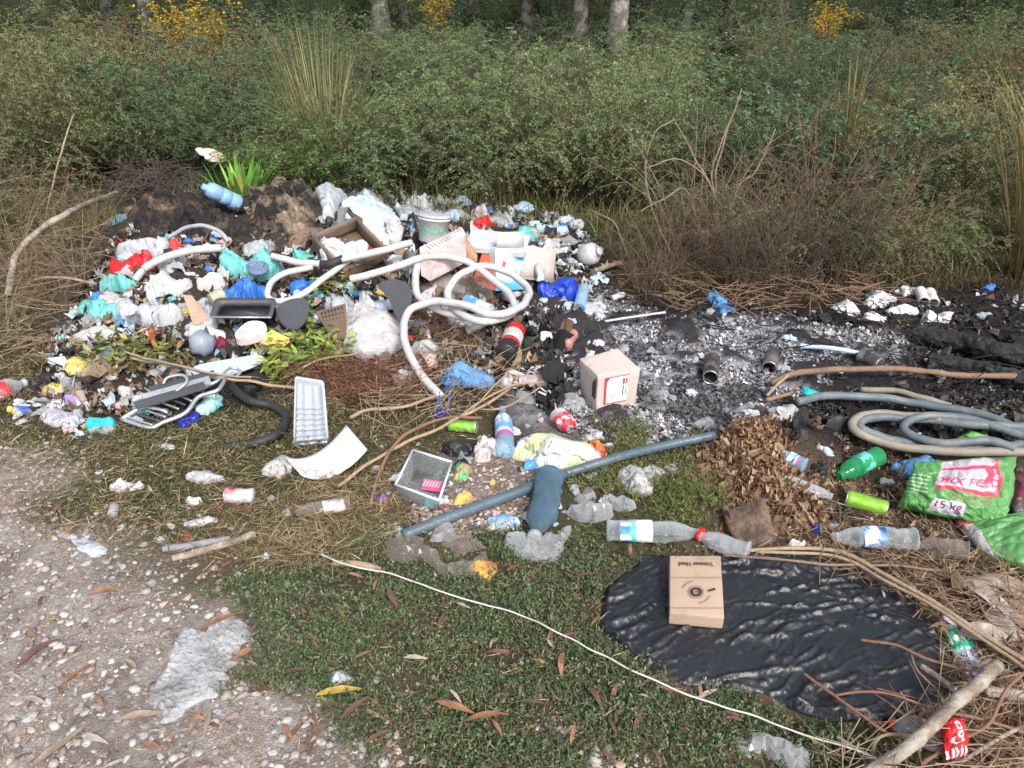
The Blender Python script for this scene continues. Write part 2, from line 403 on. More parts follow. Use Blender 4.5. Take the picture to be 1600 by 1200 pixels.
def leafm(name, base, base2, transl=.38, rough=.6, attr=True, rnd=.5):
    """leaf colour: two hues by object, brightness by leaf"""
    if name in MATS: return MATS[name]
    m = bpy.data.materials.new(name); m.use_nodes = True; t = m.node_tree; L = t.links
    P = t.nodes['Principled BSDF']; out = t.nodes['Material Output']
    oi = nn(t, 'ShaderNodeObjectInfo'); x = nn(t, 'ShaderNodeMix', data_type='RGBA'); L.new(oi.outputs['Random'], x.inputs[0])
    x.inputs[6].default_value = (*base, 1); x.inputs[7].default_value = (*base2, 1); c = x.outputs[2]
    a = nn(t, 'ShaderNodeVertexColor', layer_name='Col')
    y = nn(t, 'ShaderNodeMix', data_type='RGBA', blend_type='MULTIPLY'); y.inputs[0].default_value = 1
    L.new(c, y.inputs[6]); L.new(a.outputs[0], y.inputs[7]); c = y.outputs[2]
    L.new(c, P.inputs['Base Color']); P.inputs['Roughness'].default_value = rough; P.inputs['Specular IOR Level'].default_value = .12
    tr = nn(t, 'ShaderNodeBsdfTranslucent'); L.new(c, tr.inputs[0]); mx = nn(t, 'ShaderNodeMixShader'); mx.inputs[0].default_value = transl
    L.new(P.outputs[0], mx.inputs[1]); L.new(tr.outputs[0], mx.inputs[2]); L.new(mx.outputs[0], out.inputs['Surface'])
    MATS[name] = m; return m
def leaves(P, Dv, N, Ln, W):
    """one kite-shaped leaf per point (4 verts, 1 quad)"""
    Dv = Dv/np.linalg.norm(Dv, axis=1)[:, None]; S = np.cross(Dv, N); S /= np.linalg.norm(S, axis=1)[:, None]+1e-9
    Ln = np.broadcast_to(Ln, (len(P),))[:, None]; W = np.broadcast_to(W, (len(P),))[:, None]
    m = P+Dv*Ln*.45
    V = np.stack([P, m+S*W/2, P+Dv*Ln, m-S*W/2], 1).reshape(-1, 3)
    return V, np.arange(len(V)).reshape(-1, 4)
# ================================================================== ground
def WP(*p): return wpoly(p)
GRAVEL = WP((-900, 640), (-200, 690), (0, 700), (95, 712), (80, 780), (20, 830), (110, 848), (200, 876), (290, 880), (345, 925), (372, 1000), (415, 1050), (480, 1098), (560, 1150), (650, 1215), (720, 1400), (-1400, 1500))
GRAVEL2 = WP((870, 1160), (930, 1120), (1010, 1140), (1020, 1215), (1000, 1300), (850, 1300))
PEBBLY = WP((690, 730), (780, 700), (830, 745), (820, 800), (740, 835), (640, 830), (640, 790))
ASH = WP((830, 455), (960, 452), (1040, 492), (1180, 488), (1290, 510), (1430, 530), (1380, 590), (1210, 625), (1130, 685), (1010, 705), (925, 685), (880, 645), (870, 560), (840, 520))
BURNT = WP((820, 345), (930, 365), (990, 470), (1300, 468), (1480, 436), (1800, 425), (2200, 640), (1800, 720), (1420, 690), (1280, 700), (1190, 690), (1120, 690), (1000, 720), (880, 660), (780, 610), (760, 520), (830, 450))
HEAP = WP((60, 520), (150, 340), (300, 285), (560, 290), (740, 315), (900, 350), (940, 420), (880, 520), (800, 610), (650, 640), (420, 640), (200, 665), (80, 650), (10, 640))
BROWNS = WP((1090, 660), (1250, 640), (1420, 700), (1800, 760), (2200, 1300), (1500, 1400), (1420, 1150), (1480, 1000), (1440, 930), (1150, 860), (1100, 800))
GR1 = WP((335, 925), (420, 872), (600, 855), (700, 880), (790, 865), (880, 840), (960, 825), (1110, 845), (1130, 880), (940, 960), (1000, 1040), (1200, 1120), (1460, 1165), (1500, 1400), (640, 1400), (560, 1125), (470, 1085), (400, 1030), (365, 960))
GR2 = WP((-300, 620), (0, 640), (180, 665), (420, 650), (450, 720), (580, 740), (620, 860), (420, 885), (340, 880), (200, 865), (110, 830), (90, 720), (0, 690), (-300, 680))
GR3 = WP((880, 700), (960, 660), (1010, 720), (1100, 690), (1140, 760), (1120, 860), (960, 850), (880, 840), (900, 770))
GR4 = WP((-300, 430), (60, 480), (100, 560), (90, 640), (0, 650), (-300, 640))
xs = np.concatenate([-np.geomspace(300, 4.7, 22), np.arange(-4.6, 4.61, .03), np.geomspace(4.7, 300, 22)])
ys = np.concatenate([-np.geomspace(40, .3, 10), np.arange(-.2, 6.9, .03), np.geomspace(7.0, 400, 34)])
X, Y = np.meshgrid(xs, ys); P2 = np.stack([X.ravel(), Y.ravel()], 1)
wz = np.c_[P2, np.zeros(len(P2))]
near = (np.abs(P2[:, 0]) < 4.8) & (P2[:, 1] > -.3) & (P2[:, 1] < 7.1)
wob = np.stack([fbm(wz*3.1, 4, 11), fbm(wz*3.1, 4, 23)], 1)*.13
Q2 = P2+wob
def msk(poly, s=.10):
    out = np.zeros(len(Q2)); out[near] = sstep(-s, s, sdf(Q2[near], poly)); return out
mg = np.maximum(np.maximum(msk(GRAVEL), msk(GRAVEL2)*.8), msk(PEBBLY)*.75); ma = msk(ASH, .16); mb = msk(BURNT, .12); mh = msk(HEAP, .12); ms = msk(BROWNS, .12)
n1 = fbm(wz*5, 4, 31); n2 = fbm(wz*17, 3, 41); n3 = fbm(wz*1.3, 3, 51)
def mixc(c, k, m): return c*(1-m[:, None])+np.asarray(k)*m[:, None]
col = np.tile(np.array([.075, .068, .040]), (len(P2), 1))
col = mixc(col, (.115, .085, .055), sstep(-.2, .6, n1))
col = mixc(col, (.055, .062, .028), sstep(.0, .7, n3))
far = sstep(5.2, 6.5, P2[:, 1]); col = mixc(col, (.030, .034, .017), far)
col = mixc(col, (.12, .085, .058), ms*.9); col = mixc(col, (.055, .04, .03), ms*sstep(0, .6, n2)*.7)
col = mixc(col, (.055, .046, .038), mh)
col = mixc(col, (.027, .025, .025), mb*np.clip(.86+.5*n1, 0, 1))
col = mixc(col, (.06, .042, .032), mb*sstep(.1, .8, n3+.3*n2)*.6)
ashc = np.tile(np.array([.30, .29, .305]), (len(P2), 1)); ashc = mixc(ashc, (.05, .047, .05), sstep(.12, .4, n1+.7*n2)); ashc = mixc(ashc, (.44, .43, .455), sstep(.2, .65, -n1+.4*n2))
col = col*(1-ma[:, None])+ashc*ma[:, None]
gcol = np.tile(np.array([.30, .255, .228]), (len(P2), 1)); gcol = mixc(gcol, (.20, .165, .142), sstep(-.1, .6, n1)); gcol = mixc(gcol, (.36, .325, .305), sstep(.1, .7, n2)*.5)
col = col*(1-mg[:, None])+gcol*mg[:, None]
hz = H(P2[:, 0], P2[:, 1]); rough = .004+.004*ma+.016*mh+.012*mb+.008*ms
hz = hz+np.where(near, rough*(n1*.8+n2*.9), 0)
nx, ny = len(xs), len(ys); idx = np.arange(nx*ny).reshape(ny, nx)
F = np.stack([idx[:-1, :-1], idx[:-1, 1:], idx[1:, 1:], idx[1:, :-1]], -1).reshape(-1, 4)
gm = pm('ground_soil', (.1, .1, .1), rough=.95, attr=True, var=.45, scale=55, dirt=0, bump=.5, bscale=160, spec=.0)
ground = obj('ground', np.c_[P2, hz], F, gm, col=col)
tag(ground, kind='structure', label='dirt and gravel ground with grass and a burnt patch')
def inside(p, poly, s=0.): return sdf(p, poly) > s

# ================================================================== vegetation behind
def unit(v): return v/(np.linalg.norm(v, axis=-1, keepdims=True)+1e-9)
def tubes3(lines, rads):
    mb_ = MB()
    for L_, r in zip(lines, rads):
        V, F = tube(L_, r, seg=3, cap=False); mb_.add(V, F)
    return mb_.get()
def shrub_mesh(seed, Hh=1.0, Rr=.75, nst=18, ntw=12, nlf=24, LL=.024, LW=.0085, droop=.5, tw=(.18, .38), bright=.30, leafy=1.0, up=.55, red=0.):
    r = np.random.RandomState(seed); lines = []; rads = []; LP = []; LD = []; LN = []; LS = []
    for s in range(nst):
        az = 2*PI*(s+r.uniform(-.4, .4))/nst; lean = r.uniform(.1, 1.0)
        b = np.array([math.cos(az), math.sin(az), 0])*r.uniform(0, .22)*Rr
        out = np.array([math.cos(az), math.sin(az), 0]); L = Hh*r.uniform(.7, 1.08)
        t = np.linspace(0, 1, 9)[:, None]
        P = b+out*(lean*Rr*(.45*t+.6*t**2))+np.array([0, 0, 1])*(L*(t*1.15-droop*lean*.45*t**2.5))
        P = P+np.c_[vnoise(np.c_[P[:, :2]*4, np.full(9, s)], seed), vnoise(np.c_[P[:, :2]*4, np.full(9, s)], seed+5), np.zeros(9)]*.05*t
        lines.append(P); rads.append(np.linspace(.006, .0018, 9)*Hh)
        for q in range(ntw):
            u = r.uniform(.18, 1.0); i = min(int(u*8), 7); f = u*8-i; p = P[i]*(1-f)+P[i+1]*f
            tang = unit(P[i+1]-P[i]); d = unit(tang*.5+unit(r.normal(size=3)*[1, 1, .6])*.9+out*.3+np.array([0, 0, up*.5]))
            ln = r.uniform(*tw)*(1.15-.5*u); tt = np.linspace(0, 1, 5)[:, None]
            T = p+d*ln*tt-np.array([0, 0, 1])*droop*ln*.75*tt**2
            lines.append(T); rads.append(np.linspace(.0022, .0008, 5))
            k = int(nlf*r.uniform(.7, 1.2)*leafy)
            if k < 1: continue
            v = r.uniform(.08, 1.03, k); ii = np.clip((v*4).astype(int), 0, 3); ff = (v*4-ii)[:, None]
            lp = T[ii]*(1-ff)+T[ii+1]*ff; tg = unit(T[ii+1]-T[ii])
            side = np.cross(tg, [0, 0, 1.]); side = unit(side)*np.where(np.arange(k) % 2 == 0, 1, -1)[:, None]
            LP.append(lp); LD.append(unit(tg*.6+side*.8+r.normal(size=(k, 3))*.28-np.array([0, 0, .12])))
            LN.append(unit(np.array([0, 0, 1.])+r.normal(size=(k, 3))*.45)); LS.append(r.uniform(.65, 1.25, k))
    sv_, sf_ = tubes3(lines, rads)
    if not LP: return (sv_, sf_), None
    LP, LD, LN, LS = map(np.concatenate, (LP, LD, LN, LS))
    V, F = leaves(LP, LD, LN, LL*LS, LW*LS)
    br = np.exp(r.normal(size=len(LP))*bright); cc = np.stack([br*(1+r.uniform(-.12, .3, len(br))), br, br*r.uniform(.7, 1.15, len(br))], 1)
    if red:
        m = r.uniform(size=len(br)) < red; cc[m] *= [3.2, .9, .6]
    return (sv_, sf_), (V, F, np.repeat(cc, 4, axis=0))
STEM = pm('shrub_stem', (.085, .06, .038), rough=.85, dirt=0, bump=0, var=.3)
LFA = leafm('leaf_mid_green', (.115, .205, .095), (.235, .320, .150))
LFB = leafm('leaf_olive', (.165, .220, .100), (.290, .315, .145))
LFC = leafm('leaf_dark', (.058, .120, .068), (.115, .190, .098))
LFR = leafm('leaf_rusty', (.26, .15, .075), (.17, .165, .078))
LFY = leafm('leaf_yellow', (.52, .36, .030), (.42, .30, .035))
LFG = leafm('leaf_fresh', (.095, .19, .030), (.11, .20, .04))
PROT = {}
def proto(key, mat, stem=STEM, **k):
    (sv_, sf_), lf = shrub_mesh(**k)
    a = mesh_np('stems', sv_, sf_, mats=[stem]); b = None
    if lf is not None: b = mesh_np('foliage', lf[0], lf[1], lf[2], False, [mat])
    PROT[key] = (a, b)
def place(key, name, label, cat, loc, s=1., rz=0., group=None, sz=None):
    t = thing(name, label, cat, loc, group); t.rotation_euler = (0, 0, rz); t.scale = (s, s, sz or s)
    for nm, me in zip(('stems', 'foliage'), PROT[key]):
        if me is None: continue
        o = bpy.data.objects.new(nm, me); C.objects.link(o); o.parent = t
    return t
BIGS = dict(Hh=1.0, Rr=1.05, nst=30, ntw=15, nlf=36, droop=.85, tw=(.2, .5), up=1.0, LL=.027, LW=.0062)
proto('a1', LFA, seed=1, **BIGS); proto('a2', LFA, seed=2, **{**BIGS, 'droop': .8, 'LL': .032}); proto('b1', LFB, seed=3, **{**BIGS, 'LL': .023, 'tw': (.25, .55)}); proto('b2', LFB, seed=4, **{**BIGS, 'Rr': .9, 'droop': .7})
proto('c1', LFC, seed=5, **{**BIGS, 'nst': 24, 'LL': .042, 'LW': .019, 'nlf': 18, 'droop': .6}); proto('c2', LFC, seed=6, **BIGS)
proto('r1', LFR, seed=7, nst=18, ntw=15, nlf=26, droop=.6)
proto('y1', LFY, seed=8, nst=12, ntw=12, nlf=14, LL=.045, LW=.026, droop=.5)
proto('g1', LFG, seed=9, nst=14, ntw=10, nlf=16, LL=.035, LW=.014, droop=.3, Hh=.6, Rr=.45)
rs = np.random.RandomState(5)
GREEN = {'a': ('feathery_shrub', 'mid green feathery shrub in the thicket behind the rubbish', 'mid green thicket shrubs'),
         'b': ('feathery_shrub', 'yellowish olive feathery shrub in the thicket behind the rubbish', 'olive thicket shrubs'),
         'c': ('leafy_shrub', 'dark green dense shrub in the thicket behind the rubbish', 'dark thicket shrubs'),
         'r': ('autumn_shrub', 'rusty brown tinged shrub in the thicket behind the rubbish', 'rusty thicket shrubs')}
def front(x): # nearest distance at which the thicket starts
    if x < -2.6: return 4.7
    if x < .35: return 5.75
    if x < 1.2: return 5.35
    return 5.25
def zoned(k, x, y):
    nm, lb, gp = GREEN[k[0]]; e = x/y
    z = 'the dry weeds' if e < -.52 else 'the charred padding' if e < -.3 else 'the white pail' if e < -.08 else 'the round jug' if e < .12 else 'the dead brush' if e < .45 else 'the brown reeds'
    dp = y-front(x); r_ = 'at the front of the thicket behind ' if dp < .9 else 'in the middle of the thicket behind ' if dp < 3 else 'deep in the thicket behind '
    return nm, lb.replace('in the thicket behind the rubbish', r_+z), f'{gp} {r_}{z}'
for px_, py_, k, s, hh in ((-40, 330, 'b1', .8, .9), (60, 300, 'b2', .8, .85), (170, 290, 'a1', .8, .85), (270, 280, 'a2', .75, .8), (560, 300, 'b1', .7, .72), (640, 308, 'a2', .75, .8), (760, 305, 'a2', .9, 1.02), (840, 315, 'a1', .95, 1.08), (915, 330, 'b1', .8, .9), (970, 345, 'a2', .75, .85), (1040, 350, 'a1', .8, .95), (1190, 365, 'c2', .8, .95), (1300, 370, 'c1', .8, .9), (1420, 385, 'a1', .7, .75), (1500, 380, 'b2', .8, .9), (490, 292, 'a1', .6, .62)):
    p = G(px_, py_); nm, lb, gp = GREEN[k[0]]; nm, lb, gp = zoned(k, p[0], p[1]+.2)
    place(k, nm, lb, 'shrub', (p[0], p[1]+.45*s, p[2]-.02), s=s, rz=px_*.37, group=gp, sz=hh)
row = 0; yy = 4.8
while yy < 12.5:
    half = yy*.74+1.2; step = 1.0+.04*yy
    x = -half+(row % 2)*step/2
    while x < half:
        px_, py_ = x+rs.uniform(-.2, .2), yy+rs.uniform(-.22, .22)
        if py_ > front(px_) and (yy > 8 or rs.uniform() > .1):
            f = vnoise(np.array([[px_*.55, py_*.4, 3.3]]), 77)[0]; e = px_/yy
            if e > .42: k = rs.choice(['b1', 'r1', 'b2', 'a1', 'c2'])
            elif e > .2: k = rs.choice(['c1', 'c2', 'b2', 'c1', 'a1'])
            elif e > -.12: k = rs.choice(['a1', 'a2', 'a2', 'b1', 'c2'])
            elif e > -.45: k = rs.choice(['b1', 'a1', 'c1', 'a2', 'c2'])
            else: k = rs.choice(['b1', 'b2', 'r1', 'a1', 'b2'])
            hh = np.clip(.86+.34*f+rs.uniform(-.3, .28)+.012*(yy-5), .35, 1.25 if yy < 7.5 else .9)
            if py_ < front(px_)+.45: hh *= .8
            nm, lb, gp = zoned(k, px_, py_)
            place(k, nm, lb, 'shrub', (px_, py_, float(H(px_, py_))-.02), s=rs.uniform(.75, 1.12), rz=rs.uniform(0, 6.3), group=gp, sz=hh)
        x += step
    yy += step*.82; row += 1
# yellow autumn bushes and far understorey
for px_, py_, Y_, s in ((275, 25, 11.5, .8), (300, 10, 12.5, .9), (325, 30, 11.8, .6), (680, 0, 12.5, .5), (1300, 12, 11.0, .45), (1298, 25, 10.6, .4)):
    p = D(px_, py_, Y_); place('y1', 'yellow_bush', 'bright yellow autumn bush at the edge of the wood', 'bush', (p[0], p[1], float(p[2])-.85*s), s=s, rz=px_, group='yellow autumn bushes')
proto('w1', LFC, seed=12, nst=16, ntw=14, nlf=22, LL=.05, LW=.026, droop=.4, Hh=1.9, Rr=1.1, tw=(.3, .6))
for k in range(44):
    x = -13+k*.6+rs.uniform(-.3, .3); y = 13.8+rs.uniform(-.5, 2.2)
    place('w1', 'wood_undergrowth_bush', 'dark tall undergrowth bush between the tree trunks', 'bush', (x, y, float(H(x, y))-.05), s=rs.uniform(.7, 1.05), rz=rs.uniform(0, 6), group='undergrowth of the wood')
# trees: trunk with limbs and crown
BARK = pm('bark', (.19, .175, .155), rough=.9, base2=(.045, .038, .03), s2=7, var=.4, dirt=.2, bump=.6, bscale=30)
BARKP = pm('bark_pale', (.30, .28, .25), rough=.9, base2=(.12, .10, .08), s2=6, var=.35, dirt=.2, bump=.5, bscale=30)
def tree_meshes(seed, bark, h=7., r0=.13):
    r = np.random.RandomState(seed); lines = []; rads = []
    z = np.linspace(0, 1, 12); P = np.c_[.25*vnoise(np.c_[z*2, z*0, z*0], seed), .25*vnoise(np.c_[z*2, z*0+9, z*0], seed), z*h]; P[:, :2] -= P[0, :2]
    V, F = tube(P, r0*(1-.75*z)+r0*.35*np.exp(-z*25), seg=10); mb_ = MB(); mb_.add(V, F)
    LP = []
    for k in range(15):
        i = r.randint(4, 11); a = r.uniform(0, 6.3); L = r.uniform(1, 2.2); t = np.linspace(0, 1, 6)[:, None]
        Q = P[i]+np.array([math.cos(a), math.sin(a), .55])*L*t-np.array([0, 0, .25])*L*t**2
        V, F = tube(Q, np.linspace(.035, .008, 6), seg=5); mb_.add(V, F)
        for j in range(420):
            LP.append(Q[r.randint(1, 6)]+r.normal(size=3)*[.42, .42, .34])
    for k in range(1600): LP.append(P[-1]+r.normal(size=3)*[.7, .7, .5])
    LP = np.array(LP); n = len(LP)
    V, F = leaves(LP, r.normal(size=(n, 3))-[0, 0, .5], unit(r.normal(size=(n, 3))+[0, 0, 1]), r.uniform(.05, .09, n), r.uniform(.025, .045, n))
    br = np.exp(r.normal(size=n)*.35); tv, tf = mb_.get()
    return mesh_np('trunk', tv, tf, mats=[bark]), mesh_np('crown', V, F, np.repeat(np.stack([br, br, br], 1), 4, 0), False, [LFA])
TR = [tree_meshes(31, BARK), tree_meshes(32, BARK, 8, .16), tree_meshes(33, BARKP, 7.5, .15)]
for i, (px_, Y_, v) in enumerate(((600, 14, 1), (630, 16, 0), (905, 13.5, 0), (962, 12.8, 2), (990, 15, 1), (1010, 14.4, 0), (1068, 15, 1), (1130, 16, 0), (1215, 14.6, 1), (1262, 16.5, 0), (180, 15, 0), (245, 14, 1), (420, 16, 0), (745, 16.5, 1), (820, 15.5, 0), (1400, 15.5, 1), (1490, 16, 0), (60, 16, 1), (-150, 15, 0), (1750, 15, 1))):
    x = (px_-800)/FPX*(Y_*CT+1.3*ST)
    lb = 'pale grey tree trunk standing at the edge of the wood' if v == 2 else 'dark slender tree at the edge of the wood'
    t = thing('woodland_tree', lb, 'tree', (x, Y_, float(H(x, Y_))-.05), None if v == 2 else 'dark trees of the wood'); t.rotation_euler = (0, 0, i*1.7)
    for nm, me in zip(('trunk', 'crown'), TR[v]):
        o = bpy.data.objects.new(nm, me); C.objects.link(o); o.parent = t
# grasses built of blades
def blades(name, P, L, W, bend, seed, az=None, lean=.25, nseg=4):
    r = np.random.RandomState(seed); n = len(P); az = r.uniform(0, 2*PI, n) if az is None else az
    out = np.stack([np.cos(az), np.sin(az), np.zeros(n)], 1); side = np.stack([-np.sin(az), np.cos(az), np.zeros(n)], 1)
    L = np.broadcast_to(L, (n,)); W = np.broadcast_to(W, (n,)); bend = np.broadcast_to(bend, (n,)); ln = np.abs(r.normal(size=n))*lean
    t = np.linspace(0, 1, nseg+1); V = []
    for tt in t:
        c = P+out*(L*(ln*tt+bend*tt**2))[:, None]+np.array([0, 0, 1.])*(L*(tt*np.sqrt(np.clip(1-ln**2, .1, 1))-bend*.75*tt**2.2))[:, None]
        ww = (W*(1-tt**1.6)*.5+.0003)[:, None]
        V += [c-side*ww, c+side*ww]
    V = np.stack(V, 1).reshape(-1, 3); k = 2*(nseg+1); b = np.arange(n)[:, None]*k
    F = np.concatenate([np.concatenate([b+2*i, b+2*i+1, b+2*i+3, b+2*i+2], 1) for i in range(nseg)], 0)
    return V, F, k
def tinted(n, k, base, r, s=.3, alt=None, pa=0.):
    c = np.tile(np.asarray(base, float), (n, 1))*np.exp(r.normal(size=(n, 1))*s)
    if alt is not None:
        m = r.uniform(size=n) < pa; c[m] = np.asarray(alt)*np.exp(r.normal(size=(m.sum(), 1))*s)
    return np.repeat(c, k, 0)
DRY = leafm('dry_blade', (1, 1, 1), (1, 1, 1), transl=.25, rough=.7)
def clump(name, label, cat, loc, n, L, W, bend, base, alt, pa, seed, rad=.12, group=None, part='blades', lean=.25):
    r = np.random.RandomState(seed); a = r.uniform(0, 6.3, n); d = np.sqrt(r.uniform(0, 1, n))*rad
    P = np.stack([loc[0]+d*np.cos(a), loc[1]+d*np.sin(a), np.full(n, loc[2])], 1)
    V, F, k = blades(name, P, r.uniform(L*.6, L, n), r.uniform(W*.6, W, n), r.uniform(bend*.3, bend, n), seed, lean=lean)
    return one(name, label, cat, V, F, DRY, group, col=tinted(n, k, base, r, .28, alt, pa), smooth=False)
p = D(495, 150, 6.4); clump('reed_grass_tuft', 'tall straw coloured reed tuft rising out of the thicket', 'reed', (p[0], p[1], .18), 150, 1.3, .008, .16, (.24, .19, .10), (.16, .18, .07), .45, 61, .26, lean=.16)
p = D(520, 150, 6.2); clump('reed_grass_tuft', 'drooping pale green reed tuft below the straw reeds', 'reed', (p[0]-.05, p[1], .2), 120, .95, .017, .55, (.20, .23, .08), (.30, .25, .11), .3, 62, .2)
p = G(1612, 445); clump('reed_clump', 'tall brown reed clump beside the burnt ground', 'reed', (p[0]+.03, p[1]+.05, p[2]), 170, 1.6, .013, .16, (.22, .15, .075), (.15, .155, .05), .45, 63, .14, lean=.13)
p = G(1650, 420); clump('reed_clump', 'green and brown reed clump behind the tall brown reeds', 'reed', (p[0]+.1, p[1]+.25, p[2]), 150, 1.6, .018, .35, (.15, .15, .05), (.27, .19, .09), .5, 64, .2, lean=.16)
p = D(1330, 220, 5.3); clump('reed_grass_tuft', 'thin olive reed tuft in the dark shrubs', 'reed', (p[0], p[1], .25), 110, .95, .008, .12, (.15, .13, .045), (.2, .15, .07), .4, 65, .14, lean=.12)
p = D(395, 300, 5.35); clump('strap_leaf_plant', 'bright green strap leaved plant growing on top of the heap', 'plant', (p[0], p[1]-.25, float(H(p[0], p[1]-.25))+.02), 64, .34, .055, .30, (.12, .25, .04), (.26, .24, .07), .15, 66, .15, lean=.3)
for px_, py_, Y_, s in ((430, 230, 5.7, .75), (480, 250, 5.7, .7), (395, 250, 5.75, .7)):
    p = D(px_, py_, Y_); place('g1', 'green_weed', 'fresh green leafy weed behind the heap', 'weed', (p[0], p[1], float(H(p[0], p[1]))), s=s, rz=px_, group='fresh weeds behind the heap')
# dead brush
DEAD = pm('dead_twig', (.20, .125, .078), rough=.9, var=.35, dirt=0, bump=0)
DEADD = pm('dead_twig_dark', (.085, .06, .045), rough=.9, var=.35, dirt=0, bump=0)
DEADT = pm('dead_twig_tan', (.225, .165, .105), rough=.85, var=.3, dirt=0, bump=0)
DRYLF = leafm('leaf_dead', (.12, .075, .045), (.10, .062, .038))
proto('d1', DRYLF, stem=DEAD, seed=21, Hh=.8, Rr=.7, nst=18, ntw=8, nlf=4, LL=.016, LW=.006, droop=.35, tw=(.15, .4), up=.8)
proto('d2', DRYLF, stem=DEADD, seed=22, Hh=.8, Rr=.75, nst=20, ntw=9, nlf=4, LL=.016, LW=.006, droop=.3, tw=(.12, .35), up=.9)
proto('d3', DRYLF, stem=DEADT, seed=23, Hh=.9, Rr=.8, nst=14, ntw=7, nlf=1, LL=.016, LW=.006, droop=.75, tw=(.2, .5), up=.4)
for key, px_, py_, s, lb in (('d3', 1090, 405, .95, 'tan arching dead brush beside the ash'), ('d1', 1040, 440, .6, 'low brown dead brush at the ash edge'), ('d1', 1130, 440, .8, 'brown tangled dead shrub above the blue plastic bag'),
                             ('d2', 1225, 462, .95, 'dark grey dead shrub at the edge of the burnt ground'), ('d2', 1300, 455, .85, 'dark twiggy dead shrub behind the white burnt cans'), ('d1', 1260, 410, 1.0, 'tall brown dead shrub behind the dark twiggy ones'),
                             ('d2', 1180, 470, .6, 'short charred dead shrub touching the ash'), ('d1', 1370, 420, .8, 'brown dead shrub between the dark brush and the reeds'), ('d3', 1190, 430, .7, 'tan broken dead brush among the dark shrubs'), ('d2', 1150, 458, .7, 'dark dead shrub in the middle of the brush'), ('d2', 1275, 445, .75, 'dark leaning dead shrub near the black ground'), ('d1', 1345, 445, .6, 'low brown dead shrub beside the black ground'), ('d2', 1095, 448, .55, 'low dark dead shrub under the tan stems'), ('d2', 1010, 475, .5, 'small dark dead weed at the ash edge')):
    p = G(px_, py_); place(key, 'dead_shrub', lb, 'shrub', tuple(p), s=s, rz=px_*.1)
for px_, py_, s, k in ((1180, 425, .45, 'a2'), (1310, 425, .5, 'a1'), (1400, 430, .45, 'b1'), (1080, 395, .45, 'a2'), (1480, 420, .4, 'a2')):
    p = G(px_, py_); place(k, 'feathery_shrub', 'low green feathery shrub growing through the dead brush', 'shrub', tuple(p), s=s, rz=px_*.2, group='green shrubs in the dead brush')
for px_, py_, s, k in ((30, 420, .5, 'd3'), (90, 380, .5, 'd1'), (150, 370, .45, 'd1'), (60, 470, .4, 'd1'), (10, 540, .4, 'd3'), (120, 440, .38, 'd3'), (-60, 430, .6, 'd1'), (40, 340, .55, 'd1'), (100, 490, .3, 'd1'), (-90, 520, .5, 'd3')):
    p = G(px_, py_); place(k, 'dry_weed', 'dry tan weed beside the heap' if k == 'd3' else 'dry brown weed beside the heap', 'weed', tuple(p), s=s, rz=px_*.3, group='dry tan weeds' if k == 'd3' else 'dry brown weeds')

def stalk(label, pts, Y, r, mat, dY=0.):
    """dry stem seen against the thicket, standing at ground distance Y"""
    P = np.array([D(x, y, Y+dY*i/(len(pts)-1)) for i, (x, y) in enumerate(pts)]); P[0, 2] = min(P[0, 2], float(H(P[0, 0], P[0, 1]))+.01); S = spline(P, 30); S = S+np.stack([vnoise(S*9, 3+i) for i in range(3)], 1)*.012
    V, F = tube(S, np.linspace(r, r*.4, 30), 6); return one('dry_stalk', label, 'stalk', V, F, mat)
for i, (pts, dY) in enumerate((([(1130, 400), (1120, 330), (1112, 270), (1135, 200), (1160, 140)], .1), ([(1130, 400), (1118, 310), (1125, 240), (1150, 165), (1158, 150)], .2), ([(1065, 440), (1022, 330), (1008, 270), (1025, 210), (1055, 186)], 0.), ([(1131, 395), (1122, 330), (1102, 280), (1060, 248), (1005, 262)], -.1), ([(1132, 390), (1112, 300), (1080, 240), (1055, 188)], .1), ([(1126, 360), (1150, 300), (1185, 262), (1212, 200)], .1), ([(1120, 345), (1075, 300), (1035, 310), (1000, 330)], -.2), ([(985, 350), (960, 352), (925, 330)], .0), ([(1240, 470), (1236, 400), (1245, 340), (1300, 280)], .1), ([(1325, 440), (1300, 370), (1330, 290), (1370, 230)], .1), ([(1195, 420), (1250, 350), (1330, 320), (1390, 342)], 0), ([(1410, 430), (1440, 370), (1490, 310)], .1), ([(1510, 250), (1512, 190)], .5))):
    stalk(('tall tan stem with a bent tip above the dead brush', 'second tan stem beside the bent one', 'arching tan stem at the thicket edge', 'tan stem bending over the dead brush', 'thin tan stem arching inward', 'slanting tan stem among the dead brush', 'low tan stem lying over the dead brush', 'short pale stem at the grass edge', 'upright dark stem in the dark brush', 'leaning dark stem in the dark brush', 'long brown stem across the dark brush', 'dark slanting stem by the reeds', 'thin bare stem in the shrubs')[i], pts, 4.35 if i < 8 else 4.5 if i < 12 else 5.6, .0075 if i < 7 else .006, DEADT if i < 8 else DEAD if i in (10, 12) else DEADD, dY)
